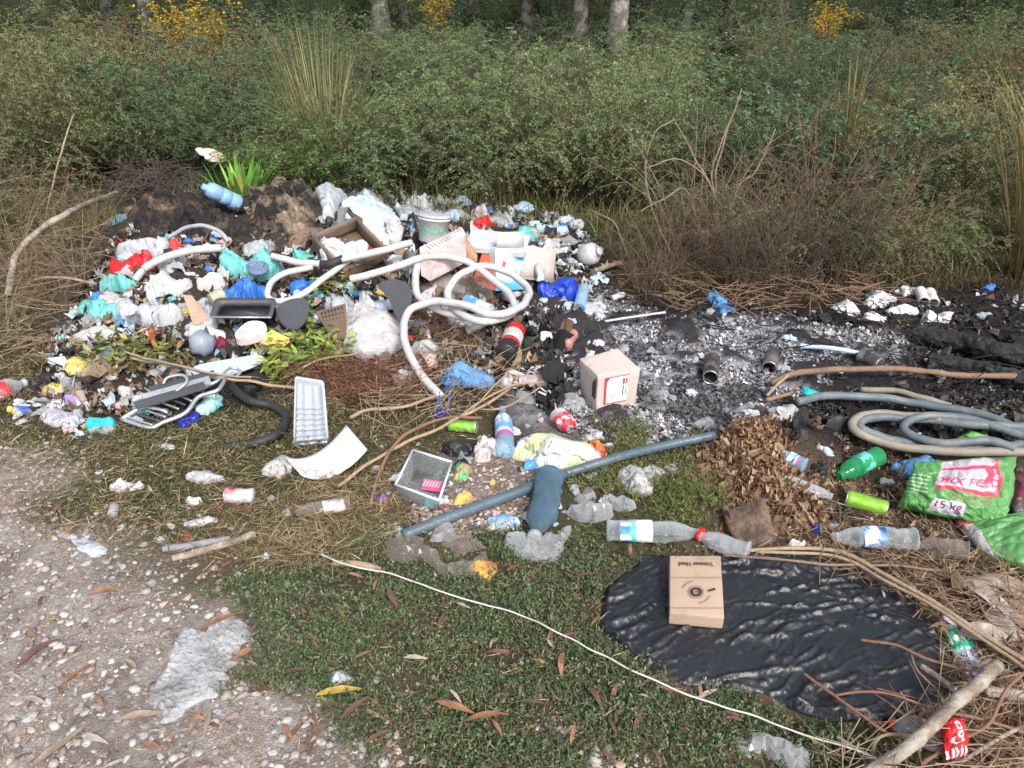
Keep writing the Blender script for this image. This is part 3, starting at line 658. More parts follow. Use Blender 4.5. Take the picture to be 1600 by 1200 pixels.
# ================================================================== builders of rubbish
WHITE = pm('plastic_white', (.43, .44, .46), rough=.42, var=.12, dirt=.22, transl=.12)
WHITED = pm('plastic_white_dirty', (.44, .43, .42), rough=.55, var=.25, dirt=.55, transl=.1)
FABW = pm('cloth_white', (.42, .405, .405), rough=.9, var=.12, dirt=.25, bump=.2, bscale=220)
RAGW = pm('rag_white', (.40, .395, .40), rough=.9, var=.3, dirt=.7, dscale=11, dirtcol=(.09, .078, .07), bump=.3, bscale=150)
FOAM = pm('foam_white', (.46, .46, .47), rough=.8, var=.08, dirt=.12, bump=.3, bscale=90)
BLUE = pm('plastic_blue', (.035, .16, .52), rough=.4, var=.25, dirt=.2, transl=.15)
ROYAL = pm('plastic_royal', (.012, .05, .42), rough=.4, var=.2, dirt=.08, transl=.1)
SKYB = pm('plastic_sky', (.10, .34, .70), rough=.4, var=.25, dirt=.2, transl=.2)
PALEB = pm('plastic_pale_blue', (.50, .60, .72), rough=.4, var=.15, dirt=.25, transl=.15)
TEAL = pm('plastic_teal', (.16, .52, .48), rough=.45, var=.25, dirt=.25, transl=.2)
CYAN = pm('plastic_cyan', (.02, .48, .50), rough=.35, var=.15, dirt=.12)
RED = pm('plastic_red', (.56, .018, .02), rough=.38, var=.2, dirt=.15, transl=.1)
ORANGE = pm('plastic_orange', (.60, .12, .05), rough=.45, var=.2, dirt=.2)
YELLOW = pm('foam_yellow', (.66, .46, .12), rough=.85, var=.2, dirt=.35)
YELW = pm('wrapper_yellow', (.58, .47, .13), rough=.45, var=.35, dirt=.4)
GREENP = pm('plastic_green', (.12, .50, .13), rough=.4, var=.2, dirt=.2)
LIME = pm('can_lime', (.22, .46, .05), rough=.28, var=.15, dirt=.15, metal=.35)
PURP = pm('plastic_purple', (.27, .20, .40), rough=.45, var=.2, dirt=.3)
PINKW = pm('plastic_pinkish', (.62, .50, .49), rough=.5, var=.3, dirt=.5, transl=.1)
BLACK = pm('plastic_black', (.018, .018, .020), rough=.38, var=.2, dirt=.12, dirtcol=(.12, .11, .1))
BLACKR = pm('rubber_black', (.02, .02, .021), rough=.6, var=.25, dirt=.3, dirtcol=(.07, .06, .05))
DGREY = pm('plastic_dark_grey', (.062, .064, .072), rough=.5, var=.15, dirt=.25)
GREY = pm('plastic_grey', (.30, .31, .33), rough=.5, var=.2, dirt=.3)
BROWNP = pm('board_brown', (.12, .078, .05), rough=.7, var=.25, dirt=.3)
CARD = pm('cardboard', (.35, .255, .185), rough=.85, var=.12, scale=5, dirt=.16, bump=.1, bscale=120)
CARDP = pm('cardboard_pale', (.46, .385, .345), rough=.85, var=.14, scale=5, dirt=.2, bump=.1, bscale=120)
CARDB = pm('cardboard_brown', (.36, .22, .125), rough=.85, var=.25, dirt=.3)
PAPER = pm('paper_white', (.46, .46, .47), rough=.75, var=.08, dirt=.15)
SILVER = pm('metal_silver', (.55, .57, .59), rough=.35, var=.2, dirt=.25, metal=.75)
HOSEW = pm('hose_white', (.44, .425, .42), rough=.5, var=.12, scale=10, dirt=.42, dscale=26, bump=.05, bscale=150, dirtcol=(.28, .24, .21))
HOSEG = pm('hose_grey', (.115, .14, .155), rough=.5, var=.3, dirt=.5, dirtcol=(.22, .175, .13), dscale=14)
HOSEB = pm('hose_tan', (.245, .215, .17), rough=.6, var=.3, dirt=.4, dscale=14)
PIPEG = pm('pipe_grey_blue', (.075, .108, .132), rough=.35, var=.2, dirt=.4, dirtcol=(.2, .17, .14))
WOODG = pm('stick_grey', (.36, .31, .26), rough=.85, base2=(.20, .155, .115), s2=16, var=.35, dirt=.3, bump=.5, bscale=70)
WOODB = pm('stick_brown', (.20, .125, .08), rough=.8, var=.35, dirt=.3, bump=.3)
WOODR = pm('stick_red', (.20, .10, .062), rough=.75, var=.35, dirt=.2, bump=.3)
WOODT = pm('stick_tan', (.30, .22, .14), rough=.8, var=.3, dirt=.25, bump=.3)
CHAR = pm('charcoal', (.014, .013, .014), rough=.75, base2=(.05, .048, .05), s2=26, fac2=.4, var=.5, dirt=0, bump=1, bscale=60)
BURNM = pm('burnt_padding', (.016, .014, .014), rough=.95, base2=(.13, .085, .052), s2=5.5, fac2=.42, var=.5, scale=30, dirt=0, bump=1, bscale=45)
BURNB = pm('scorched_padding', (.27, .20, .14), rough=.95, base2=(.020, .016, .015), s2=5, fac2=.54, var=.5, scale=30, dirt=0, bump=1, bscale=45)
BURNTC = pm('burnt_tin', (.18, .155, .15), rough=.6, base2=(.05, .045, .045), s2=12, var=.4, dirt=.4, metal=.4)
ASHW = pm('ashed_white', (.60, .60, .60), rough=.8, var=.3, dirt=.42, dirtcol=(.03, .03, .03), dscale=22)
ROT = pm('rotten_wood', (.21, .125, .072), rough=.95, base2=(.10, .058, .038), s2=15, fac2=.45, var=.5, scale=40, dirt=0, bump=1, bscale=80)
BARKD = pm('log_bark', (.155, .105, .07), rough=.9, base2=(.06, .042, .032), s2=20, var=.4, dirt=.2, bump=.8, bscale=50)
CLEAR = clearm('clear_plastic'); CLEARM = clearm('milky_film', body=(.52, .53, .55), lo=.30, hi=.8, dirt=.4)
CLEARD = clearm('dirty_film', body=(.42, .37, .33), tint=(.88, .85, .81), lo=.18, hi=.62, dirt=.5)
CLEARB = clearm('clear_blue', tint=(.62, .78, .90), body=(.36, .52, .68), lo=.30, hi=.8); CLEARS = clearm('bottle_steel_blue', tint=(.40, .56, .66), body=(.10, .165, .215), lo=.42, hi=.85, rough=.14)
CLEARG = clearm('clear_green', tint=(.15, .65, .3), body=(.03, .33, .12), lo=.4, hi=.85)
BAGK = pm('bin_bag_black', (.010, .011, .014), rough=.43, var=.3, scale=9, dirt=.22, dirtcol=(.11, .10, .09), dscale=14, bump=.1, bscale=45, spec=.6)
ATTR = pm('printed_film', (1, 1, 1), rough=.42, attr=True, var=.12, dirt=.2, transl=.08)
ATTRM = pm('printed_paper', (1, 1, 1), rough=.7, attr=True, var=.06, dirt=.06)
INK = pm('ink', (.03, .024, .02), rough=.8, var=.1, dirt=0, bump=0)
INKL = pm('ink_faint', (.22, .15, .10), rough=.85, var=.1, dirt=0, bump=0)
PINK = pm('label_pink', (.62, .10, .22), rough=.5, var=.1, dirt=.1)

def Gp(px, py, h=0.): return G(float(px), float(py), h)
def stick(name, label, cat, pts, r, mat, n=None, seg=8, taper=1., wob=0., group=None, parent=None, rn=.18):
    """rod or hose through photo points (x, y, height above ground)"""
    P = np.array([Gp(a, b, c) for a, b, c in pts]); n = n or max(8, 9*len(pts)); S = spline(P, n)
    if wob: S = S+np.stack([vnoise(S*14, 5+i) for i in range(3)], 1)*wob
    t = np.linspace(0, 1, n); rr = r*(1+(taper-1)*t)
    if wob: rr = rr*(1+rn*vnoise(S*40, 9))
    V, F = tube(S, rr, seg)
    if parent is not None: return obj(name, V, F, mat, parent=parent)
    return one(name, label, cat, V, F, mat, group)
BPROF = [(0, .02), (.0, .5), (.0, .82), (.02, .97), (.06, 1), (.16, 1), (.20, .95), (.24, 1), (.30, 1), (.33, .95), (.36, 1), (.5, 1), (.62, 1), (.64, .95), (.67, 1), (.72, .97), (.78, .82), (.84, .60), (.89, .42), (.92, .36), (.955, .36), (.96, .42), (.97, .36), (1., .34)]
def bottle(label, a, b, R, mat, cap=None, lab=None, crush=.15, lift=0., seed=1, group=None, flat=1., name='plastic_bottle', ha=None, hb=None, rib=False):
    A = Gp(*a, R*.9+lift if ha is None else ha); B = Gp(*b, R*.55+lift if hb is None else hb); L = np.linalg.norm(B-A); M = frame(A, B)
    root = thing(name, label, 'bottle', (float((A[0]+B[0])/2), float((A[1]+B[1])/2), float(min(A[2], B[2])-R)), group)
    prof = [(r*R, t*L) for t, r in BPROF]
    def shape(V, ex=0.):
        c = (.035*np.sin(V[:, 2]/.0125) if rib else 0)+crumple(V+seed, .085, seed)*crush; k = np.clip(V[:, 2]/L, 0, 1); k = np.clip(np.minimum(k/.05, (0.86-k)/.1), 0, 1)
        s = 1+(c-crush*.35)*k; W = V.copy(); W[:, 0] *= s; W[:, 1] *= s*(1+(flat-1)*k); W[:, 0] += .25*crush*R*np.sin(V[:, 2]/L*5+seed)*1.2
        r2 = np.hypot(W[:, 0], W[:, 1])+1e-9; W[:, :2] *= (1+ex/r2)[:, None]; return (M@W.T).T+A
    # rings close enough together to dent
    pr = []
    for i in range(len(prof)-1):
        n = max(1, int((prof[i+1][1]-prof[i][1])/(.005 if rib else .012)))
        for j in range(n): f = j/n; pr.append((prof[i][0]*(1-f)+prof[i+1][0]*f, prof[i][1]*(1-f)+prof[i+1][1]*f))
    pr.append(prof[-1])
    V, F = lathe(pr, 22, True, False); body = obj('bottle_body', shape(V), F, mat, parent=root, smooth=True)
    if lab:
        t0, t1, lm = lab; zz = np.linspace(t0*L, t1*L, 12)
        V, F = lathe([(np.interp(z, [p[1] for p in pr], [p[0] for p in pr]), z) for z in zz], 22, False, False)
        lc = None
        if callable(lm): lc = lm((np.arctan2(V[:, 1], V[:, 0])/(2*PI)) % 1, (V[:, 2]/L-t0)/(t1-t0)); lm = ATTR
        obj('label', shape(V, .0012), F, lm, parent=body, col=lc)
    if cap is not None:
        V, F = lathe([(.40*R, L*.965), (.42*R, L*.97), (.42*R, L*1.03), (.38*R, L*1.035)], 16); obj('cap', shape(V), F, cap, parent=root)
    foot(np.array([A[:2]+(M[:, 0]*R)[:2], A[:2]-(M[:, 0]*R)[:2], B[:2]-(M[:, 0]*R*.6)[:2], B[:2]+(M[:, 0]*R*.6)[:2]]))
    return root
def can(label, a, b, R, mat, crush=.05, seed=1, group=None, name='drink_can', cat='can', open_end=False, rim=SILVER, lift=0., ends=None, band=None):
    A = Gp(*a, R+lift); B = Gp(*b, R+lift); L = np.linalg.norm(B-A); M = frame(A, B)
    root = thing(name, label, cat, (float((A[0]+B[0])/2), float((A[1]+B[1])/2), float(min(A[2], B[2])-R)), group)
    def sh(V):
        k = np.clip(np.minimum(V[:, 2]/L, 1-V[:, 2]/L)*4, 0, 1); s = 1-crush*k*(.6+crumple(V+seed, .04, seed)); W = V.copy(); W[:, 0] *= s; W[:, 1] *= s; return (M@W.T).T+A
    zz = np.linspace(.05, .95, 16)
    V, F = lathe([(R*.80, .0)]+[(R*.92, .025*L)]+[(R, z*L) for z in zz]+[(R*.92, .975*L)], 24, not open_end, not open_end); body = obj('can_body', sh(V), F, mat, parent=root)
    for z0 in (0., 1.):
        z = z0*L; s = 1 if z0 else -1
        V, F = lathe([(R*.92, z-s*.022*L), (R*.93, z), (R*.86, z), (R*.82, z-s*.02*L)], 24, False, not open_end); obj('rim', sh(V), F, rim if ends is None else ends, parent=body)
    if ends is not None:
        V, F = lathe([(R*.01, -.003), (R*.93, -.003), (R*1.01, .01*L), (R*1.01, .26*L)], 24, True, False); obj('base', sh(V), F, ends, parent=body)
    if band:
        V, F = lathe([(R*1.012, z*L) for z in np.linspace(band[0], band[1], 6)], 24, False, False); obj('label_band', sh(V), F, band[2], parent=body)
    return root
def quadbox(V4top, hgt, bev=.0):
    """box from four top corners and a height"""
    T = np.array(V4top); Bt = T.copy(); Bt[:, 2] -= hgt
    return np.vstack([Bt, T]), [[3, 2, 1, 0], [4, 5, 6, 7], [0, 1, 5, 4], [1, 2, 6, 5], [2, 3, 7, 6], [3, 0, 4, 7]]
def subdiv(V, F, cuts=5, wr=.0, lam=.1, seed=1, bev=0.):
    import bmesh
    bm = bmesh.new(); vs = [bm.verts.new(v) for v in V]
    for f in F: bm.faces.new([vs[i] for i in f])
    bmesh.ops.recalc_face_normals(bm, faces=bm.faces)
    if bev: bmesh.ops.bevel(bm, geom=list(bm.edges), offset=bev, segments=2, profile=.6, affect='EDGES')
    if cuts: bmesh.ops.subdivide_edges(bm, edges=[e for e in bm.edges if e.calc_length() > .02], cuts=cuts, use_grid_fill=True)
    bm.verts.ensure_lookup_table(); Vo = np.array([v.co[:] for v in bm.verts]); Fo = [[v.index for v in f.verts] for f in bm.faces]; bm.free()
    if wr: Vo = Vo+np.stack([crumple(Vo, lam, seed+i) for i in range(3)], 1)*wr
    return Vo, Fo
def place_box(px, py, size, rot, h=0., bev=.004, cuts=3, wr=.003, seed=3):
    p = Gp(px, py, h); V, F = box(*size); V, F = subdiv(V, F, cuts, wr, .12, seed, bev); return (rotm(*rot)@V.T).T+p, F
def open_box(size, wall, rot, pos):
    """box without a lid, made of a floor and four walls: list of (name, V, F)"""
    sx, sy, sz = size; out = []; M = rotm(*rot)
    for nm, s, c in (('bottom', (sx, sy, wall), (0, 0, 0)), ('side', (sx, wall, sz), (0, sy/2-wall/2, wall*.5)), ('side', (sx, wall, sz), (0, -sy/2+wall/2, wall*.5)), ('side', (wall, sy-2.1*wall, sz-.002), (sx/2-wall/2, 0, wall*.5)), ('side', (wall, sy-2.1*wall, sz-.002), (-sx/2+wall/2, 0, wall*.5))):
        V, F = box(*s, c=c); V, F = subdiv(V, F, 2, .0012, .1, 4, 0); out.append((nm, (M@V.T).T+pos, F))
    return out
def glyphs(s, bold=False):
    cu = bpy.data.curves.new('lettering', 'FONT'); cu.body = s; cu.resolution_u = 2; o = bpy.data.objects.new('lettering', cu)
    if bold: cu.offset = .02
    C.objects.link(o); dg = bpy.context.evaluated_depsgraph_get(); me = o.evaluated_get(dg).to_mesh(); me.calc_loop_triangles()
    V = np.array([v.co[:] for v in me.vertices]); T = np.array([t.vertices[:] for t in me.loop_triangles]); o.evaluated_get(dg).to_mesh_clear()
    bpy.data.objects.remove(o); bpy.data.curves.remove(cu)
    V = V[:, :2]; V -= V.min(0); return V, T
def in_text(V, T, u, v, rect):
    """which points (u, v) fall on the lettering stretched over rect u0,v0,u1,v1"""
    S = V/V.max(0)*[rect[2]-rect[0], rect[3]-rect[1]]+[rect[0], rect[1]]; hit = np.zeros(len(u), bool)
    for a, b, c in T:
        A, B, Cc = S[a], S[b], S[c]; lo = np.minimum(np.minimum(A, B), Cc); hi = np.maximum(np.maximum(A, B), Cc)
        k = np.where((u >= lo[0]) & (u <= hi[0]) & (v >= lo[1]) & (v <= hi[1]))[0]
        if not len(k): continue
        P = np.stack([u[k], v[k]], 1); cr = lambda p, q: (q[0]-p[0])*(P[:, 1]-p[1])-(q[1]-p[1])*(P[:, 0]-p[0])
        x, y, z = cr(A, B), cr(B, Cc), cr(Cc, A); hit[k] |= ((x >= 0) & (y >= 0) & (z >= 0)) | ((x <= 0) & (y <= 0) & (z <= 0))
    return hit
def pbag(name, label, cat, cor, h, colfn, nu=120, nv=80, wr=.012, lam=.09, hc=(0, 0, 0, 0), seed=1, mat=None, bulge=.35, smooth=True):
    """printed bag or wrapper: cor = photo corners far-left, far-right, near-right, near-left; hc = their heights"""
    Cn = np.array([Gp(p[0], p[1], q) for p, q in zip(cor, hc)])
    u, v = np.meshgrid(np.linspace(0, 1, nu), np.linspace(0, 1, nv)); u = u.ravel(); v = v.ravel()   # v: 0 near, 1 far
    P = (Cn[3][None]*((1-u)*(1-v))[:, None]+Cn[2][None]*(u*(1-v))[:, None]+Cn[1][None]*(u*v)[:, None]+Cn[0][None]*((1-u)*v)[:, None])
    pr = np.clip(np.sin(PI*u)*np.sin(PI*v), 0, 1)**bulge; ex = np.cross(Cn[2]-Cn[3], Cn[0]-Cn[3]); ex /= np.linalg.norm(ex)
    q = P*1.0; e = np.clip(np.minimum(np.minimum(u, 1-u), np.minimum(v, 1-v))*14, .15, 1)
    off = h*pr*(1+.3*fbm(P/.18, 2, seed))+wr*crumple(q, lam, seed)*e
    top = P+ex*off[:, None]+np.stack([crumple(q, lam, seed+7), crumple(q, lam, seed+8), 0*u], 1)*wr*.6
    bot = P-ex*(.01+.15*h*pr)[:, None]
    idx = np.arange(nu*nv).reshape(nv, nu); Ft = np.stack([idx[:-1, :-1], idx[:-1, 1:], idx[1:, 1:], idx[1:, :-1]], -1).reshape(-1, 4); n = nu*nv
    Fb = Ft[:, ::-1]+n; rim = np.concatenate([idx[0], idx[1:, -1], idx[-1, ::-1][1:], idx[::-1, 0][1:-1]]); rn = np.roll(rim, -1)
    Fr = np.stack([rn, rim, rim+n, rn+n], 1); F = np.concatenate([Ft, Fb, Fr]); c = colfn(u, v); cc = np.vstack([c, c])
    foot(Cn[:, :2]); return one(name, label, cat, np.vstack([top, bot]), F, mat or ATTR, col=cc, smooth=smooth)

# ================================================================== the big black bag and its box
B = blob
B('bin_bag', 'large black bin bag spread flat on the grass', 'bag', [(932, 962), (945, 918), (985, 880), (1012, 868), (1050, 872), (1150, 868), (1250, 862), (1330, 880), (1420, 915), (1465, 965), (1475, 1010), (1462, 1050), (1488, 1090), (1465, 1112), (1330, 1130), (1230, 1112), (1110, 1075), (1040, 1055), (985, 1030), (948, 990)],
  .012, BAGK, wr=.025, lam=.15, sp=.0058, smooth=True, flatness=.3, seed=14, fold=.85, ang=.2, fine=.35, st=4.5, ex=.05, it=30, jag=.12, grav=.00006, sd=1.1)
tp = np.array([Gp(1047, 868, .085), Gp(1126, 868, .085), Gp(1132, 965, .062), Gp(1047, 957, .062)])
root = thing('small_carton', 'flat brown cardboard box with a printed disc on the black bin bag', 'box', tuple(tp.mean(0)-[0, 0, .065]))
V, F = quadbox(tp, .042); V, F = subdiv(V, F, 3, .0012, .1, 5, .002); cbody = obj('carton_body', V, F, CARD, parent=root)
ux = tp[1]-tp[0]; vy = tp[3]-tp[0]; nrm = np.cross(vy, ux); nrm /= np.linalg.norm(nrm); nrm *= np.sign(nrm[2])
def on_box(u, v, e=.0022): return tp[0]+ux*u+vy*v+nrm*e
gv, gt = glyphs('Trimmer Head', True); S = gv/gv.max(0); Vt = np.array([on_box(.85-.68*a, .135+.075*b, .003) for a, b in S])
obj('lettering', Vt, [list(t) for t in gt], INK, parent=cbody)
def strip(v0, v1, u0=.005, u1=.995, e=.0026, m=INKL, nm='seam'): obj(nm, [on_box(u0, v0, e), on_box(u1, v0, e), on_box(u1, v1, e), on_box(u0, v1, e)], [[0, 1, 2, 3]], m, parent=cbody)
strip(.405, .418); strip(.925, .940)
asp = np.linalg.norm(ux)/np.linalg.norm(vy)
def disc(cu, cv, r0, r1, m, n=28, a0=0, a1=2*PI, e=.003, nm='printed_ring'):
    an = np.linspace(a0, a1, n+1); V = [on_box(cu+r*math.cos(a), cv+r*asp*math.sin(a), e) for a in an for r in (r0, r1)]
    obj(nm, V, [[2*i, 2*i+1, 2*i+3, 2*i+2] for i in range(n)], m, parent=cbody)
disc(.49, .665, .055, .11, INK); disc(.49, .665, .0, .02, INK); disc(.49, .665, .135, .15, INKL)
for k in range(9): disc(.49, .665, .25, .285, INKL, 3, 3.5+k*.12, 3.57+k*.12, nm='printed_mark'); disc(.49, .665, .25, .285, INKL, 3, .35+k*.12, .42+k*.12, nm='printed_mark')
for k in range(3): disc(.745+.045*k, .64-.012*k, 0, .028, INK, 10, nm='printed_mark')

# ================================================================== white hose and pipes
def hose(label, pts, r, mat, n=90, name='white_hose', seg=10, parent=None): return stick(name, label, 'hose', pts, r, mat, n=n, seg=seg, parent=parent, wob=.004, rn=.05)
hose('thick white hose looping in rings over the heap', [(688, 620, .05), (668, 598, .06), (648, 570, .09), (634, 538, .13), (631, 505, .17), (645, 481, .2), (682, 472, .22), (730, 478, .22), (768, 492, .2), (800, 487, .2), (825, 466, .2), (823, 448, .2), (795, 427, .22), (758, 416, .24), (727, 424, .25), (707, 443, .24), (700, 466, .2), (722, 492, .17), (760, 502, .17), (800, 490, .17), (802, 470, .19), (780, 446, .22), (738, 414, .25), (700, 400, .25), (660, 403, .24), (620, 416, .22), (575, 430, .2), (548, 436, .18)], .0182, HOSEW, n=260)
hose('white hose bent down beside the white cloth', [(653, 412, .2), (649, 430, .2), (649, 448, .2), (656, 466, .18), (690, 486, .16), (735, 497, .15), (772, 497, .15)], .0185, HOSEW, n=70)
r_ = thing('white_hose', 'white hose with a black joint in front of the wooden drawer', 'hose', tuple(Gp(530, 410)))
hose('', [(424, 399, .14), (455, 408, .15), (505, 413, .17)], .0175, HOSEW, n=30, parent=r_, name='hose_section'); hose('', [(533, 406, .19), (570, 397, .2), (606, 389, .21), (643, 379, .2)], .0185, HOSEW, n=34, parent=r_, name='hose_section')
hose('', [(501, 413, .17), (518, 411, .18), (536, 405, .19)], .0205, BLACKR, n=10, parent=r_, name='hose_joint')
hose('flattened white pipe curving around the blue cloth', [(545, 407, .15), (525, 421, .15), (490, 447, .14), (462, 465, .13), (432, 471, .12), (418, 462, .12), (424, 441, .13), (448, 426, .14), (488, 417, .15)], .0155, HOSEW, n=90)
hose('grey white hose running past the red bag', [(212, 436, .05), (228, 418, .08), (260, 402, .1), (302, 391, .12), (346, 387, .13)], .0195, HOSEW, n=50)
hose('thin grey hose arched over the black burnt padding', [(262, 372, .06), (290, 357, .1), (315, 352, .12), (340, 360, .1), (356, 378, .06)], .011, GREY, n=40, name='thin_hose')
hose('short white hose stub below the hose rings', [(730, 519, .06), (755, 506, .09), (775, 494, .12)], .0175, HOSEW, n=16)
r_ = thing('grey_pipe', 'straight blue grey plastic pipe lying across the rubbish', 'pipe', tuple(Gp(840, 757)))
stick('pipe_section', '', '', [(630, 836, .02), (735, 796, .03), (842, 757, .03)], .0185, PIPEG, n=20, seg=14, parent=r_); stick('pipe_section', '', '', [(880, 741, .03), (960, 716, .05), (1040, 696, .05), (1116, 680, .05)], .0165, PIPEG, n=30, seg=14, parent=r_)
stick('pipe_section', '', '', [(838, 758, .03), (884, 740, .03)], .0178, PIPEG, n=6, seg=14, parent=r_)
# grey hose coil
hose('outer grey garden hose coiled beside the green feed sack', [(1246, 628, .04), (1300, 618, .06), (1380, 622, .07), (1460, 634, .08), (1540, 650, .08), (1592, 672, .07), (1600, 690, .06), (1560, 700, .05), (1480, 697, .05), (1400, 688, .05), (1350, 672, .06), (1345, 660, .06), (1380, 653, .07), (1450, 656, .08), (1540, 664, .09), (1660, 668, .08)], .0165, HOSEG, n=170, name='garden_hose')
hose('tan muddy garden hose coiled in front of the charred logs', [(1620, 706, .07), (1540, 705, .06), (1450, 703, .06), (1380, 692, .06), (1338, 673, .06), (1332, 658, .06), (1365, 648, .07), (1420, 650, .08), (1470, 655, .09)], .0165, HOSEB, n=110, name='garden_hose')
hose('pale grey garden hose loop inside the coil', [(1585, 700, .08), (1540, 688, .09), (1470, 692, .08), (1425, 680, .08), (1412, 664, .09), (1440, 651, .1), (1500, 652, .1), (1560, 668, .09), (1620, 690, .08)], .0155, HOSEG, n=90, name='garden_hose')
hose('thin tan hose end beyond the grey coil', [(1345, 608, .03), (1400, 611, .05), (1445, 622, .06), (1485, 634, .05)], .0125, HOSEB, n=30, name='garden_hose')
r_ = thing('black_cable', 'thick black cable snaking over the grass below the heap', 'cable', tuple(Gp(430, 640)))
stick('cable_sheath', '', '', [(362, 604, .06), (390, 626, .06), (425, 634, .05), (447, 650, .04), (440, 672, .03), (418, 686, .03), (385, 694, .02), (340, 700, .01)], .0175, BLACKR, n=70, seg=10, parent=r_)
for k, (a, b) in enumerate(((378, 606), (398, 606), (388, 620))):
    V, F = place_box(a, b, (.045, .03, .05), (10, 20, 30*k), .04, bev=.004, cuts=1); obj('plug_block', V, F, BLACK, parent=r_)

# ================================================================== feed sacks
t15 = glyphs('15 kg', True); tm = glyphs('MIX FEED', True); th = glyphs('HIGH PLANNING')
def sackcol(u, v):
    c = np.tile(np.array([.085, .25, .07]), (len(u), 1))
    win = (u > .26) & (u < .90-.25*np.abs(v-.66)) & (v > .46-.08*u) & (v < .97); c[win] = (.42, .38, .42)
    e = win & ((v > .80) & (v < .85) | (v < .50-.08*u+.03) | (u > .86-.25*np.abs(v-.66))); c[e] = (.55, .05, .09)
    chev = (np.abs(v-.72) < .14) & (np.abs(u-(.80-.6*np.abs(v-.72))) < .045); c[chev] = (.55, .05, .09)
    c[(u < .2) & (np.abs((v*14+u*6) % 1-.5) < .12) & (v > .35) & (v < .75)] = (.45, .55, .42)
    c[in_text(*tm, u, v+.05*(u-.5), (.30, .54, .86, .66))] = (.50, .06, .12)
    c[in_text(*th, u, v+.05*(u-.5), (.44, .30, .82, .36))] = (.28, .05, .05)
    p = (u > .28) & (u < .58) & (np.abs(v+.12*(u-.43)-.16) < .11); c[p] = (.50, .48, .52)
    c[in_text(*t15, u, v+.12*(u-.43), (.31, .09, .55, .25))] = (.14, .02, .10); return c
pbag('feed_sack', 'green printed feed sack marked 15 kg beside the hose coil', 'sack', [(1432, 722), (1588, 712), (1572, 826), (1404, 794)], .075, sackcol, 170, 110, wr=.024, lam=.12, hc=(.16, .16, .03, .03), seed=5, bulge=.4)
def sack2(u, v):
    c = np.tile(np.array([.095, .26, .085]), (len(u), 1)); c[u > .62+.2*v] = (.5, .48, .5); c[(u > .56+.2*v) & (u < .66+.2*v)] = (.52, .05, .06); c[(u < .12)] = (.42, .38, .40); c[(u < .2) & (v > .8)] = (.45, .05, .08); return c
pbag('feed_sack', 'torn empty green sack with a red stripe beyond the crushed bottle', 'sack', [(1492, 812), (1640, 800), (1660, 905), (1540, 868)], .05, sack2, 110, 80, wr=.02, lam=.12, hc=(.02, .06, .02, .0), seed=9)
B('green_plastic_scrap', 'bright green torn sack piece inside the hose coil', 'plastic', [(1480, 690), (1505, 672), (1530, 680), (1550, 700), (1510, 708)], .06, pm('film_lime', (.15, .42, .08), rough=.4, transl=.15), wr=.02, lam=.05)
B('bag', 'blue plastic bag beside the green feed sack', 'bag', [(1400, 715), (1440, 703), (1478, 708), (1472, 735), (1440, 755), (1408, 745)], .07, pm('film_steel_blue', (.10, .24, .44), rough=.35, var=.3, dirt=.2, transl=.2), wr=.022, lam=.06)
B('dark_wrapper', 'maroon and black wrapper beside the green feed sack', 'wrapper', ell(1588, 765, 16, 42, 8), .06, pm('film_maroon', (.10, .012, .02), rough=.4, base2=(.02, .02, .02), s2=10), wr=.02, lam=.05)
# ================================================================== bottles, cans
def lab_blue(u, v): 
    c = np.tile(np.array([.62, .68, .74]), (len(u), 1)); c[(v < .35)] = (.03, .10, .30); k = np.abs((u*3+v*.8) % 1-.5) < .16; c[k] = (.04, .22, .5); c[(np.abs(v-.55) < .12) & (np.sin(u*40) > 0)] = (.9, .9, .9); return c
def lab_mint(u, v):
    c = np.tile(np.array([.72, .78, .62]), (len(u), 1)); c[v < .3] = (.05, .25, .55); c[(v > .3) & (v < .5)] = (.1, .5, .45); c[(v < .3) & (np.sin(u*30) > .3)] = (.8, .8, .8); return c
def lab_red(u, v):
    c = np.tile(np.array([.6, .03, .04]), (len(u), 1)); c[(np.abs(v-.5) < .16) & (np.sin(u*44+v*4) > -.2)] = (.85, .8, .8); return c
def lab_wb(u, v):
    c = np.tile(np.array([.70, .72, .75]), (len(u), 1)); c[(v > .3) & (v < .55)] = (.12, .38, .7); c[v < .2] = (.45, .12, .35); c[(v > .6) & (np.sin(u*37) > .5)] = (.2, .35, .6); return c
bottle('crushed clear water bottle with a blue and white label beside the sacks', (1430, 842), (1300, 838), .044, CLEAR, None, (.36, .64, lab_blue), .28, seed=3, flat=.8)
bottle('clear bottle lying on grass with green and blue label and red cap', (948, 828), (1096, 834), .042, CLEAR, RED, (.14, .48, lab_mint), .2, seed=4, flat=.85)
bottle('crushed steel blue big bottle resting on the grey pipe', (862, 742), (836, 838), .055, CLEARS, GREY, None, .22, seed=5, flat=.8, lift=.02, rib=True)
bottle('pale blue clear bottle on the rotten wood', (1258, 728), (1186, 696), .033, CLEARB, YELW, (.12, .35, lab_wb), .2, seed=6, flat=.8)
bottle('flattened white frosted bottle on the rotten wood', (1206, 742), (1300, 776), .035, CLEARM, None, None, .25, seed=7, flat=.6)
bottle('green soda bottle in front of the hose coil', (1372, 712), (1310, 744), .040, CLEARG, None, (.3, .55, pm('label_teal', (.12, .42, .36), rough=.4)), .15, seed=8)
bottle('clear crushed bottle under the torn green sack', (1514, 862), (1432, 850), .042, CLEARD, None, None, .28, seed=9, flat=.7)
bottle('blue labelled bottle standing on its side by the white bag', (790, 708), (785, 640), .036, CLEARB, PURP, (.25, .72, lab_wb), .08, seed=10)
bottle('clear bottle end with a red striped label beside the carton', (872, 648), (892, 672), .04, CLEARM, None, (.3, .9, lab_red), .2, seed=11)
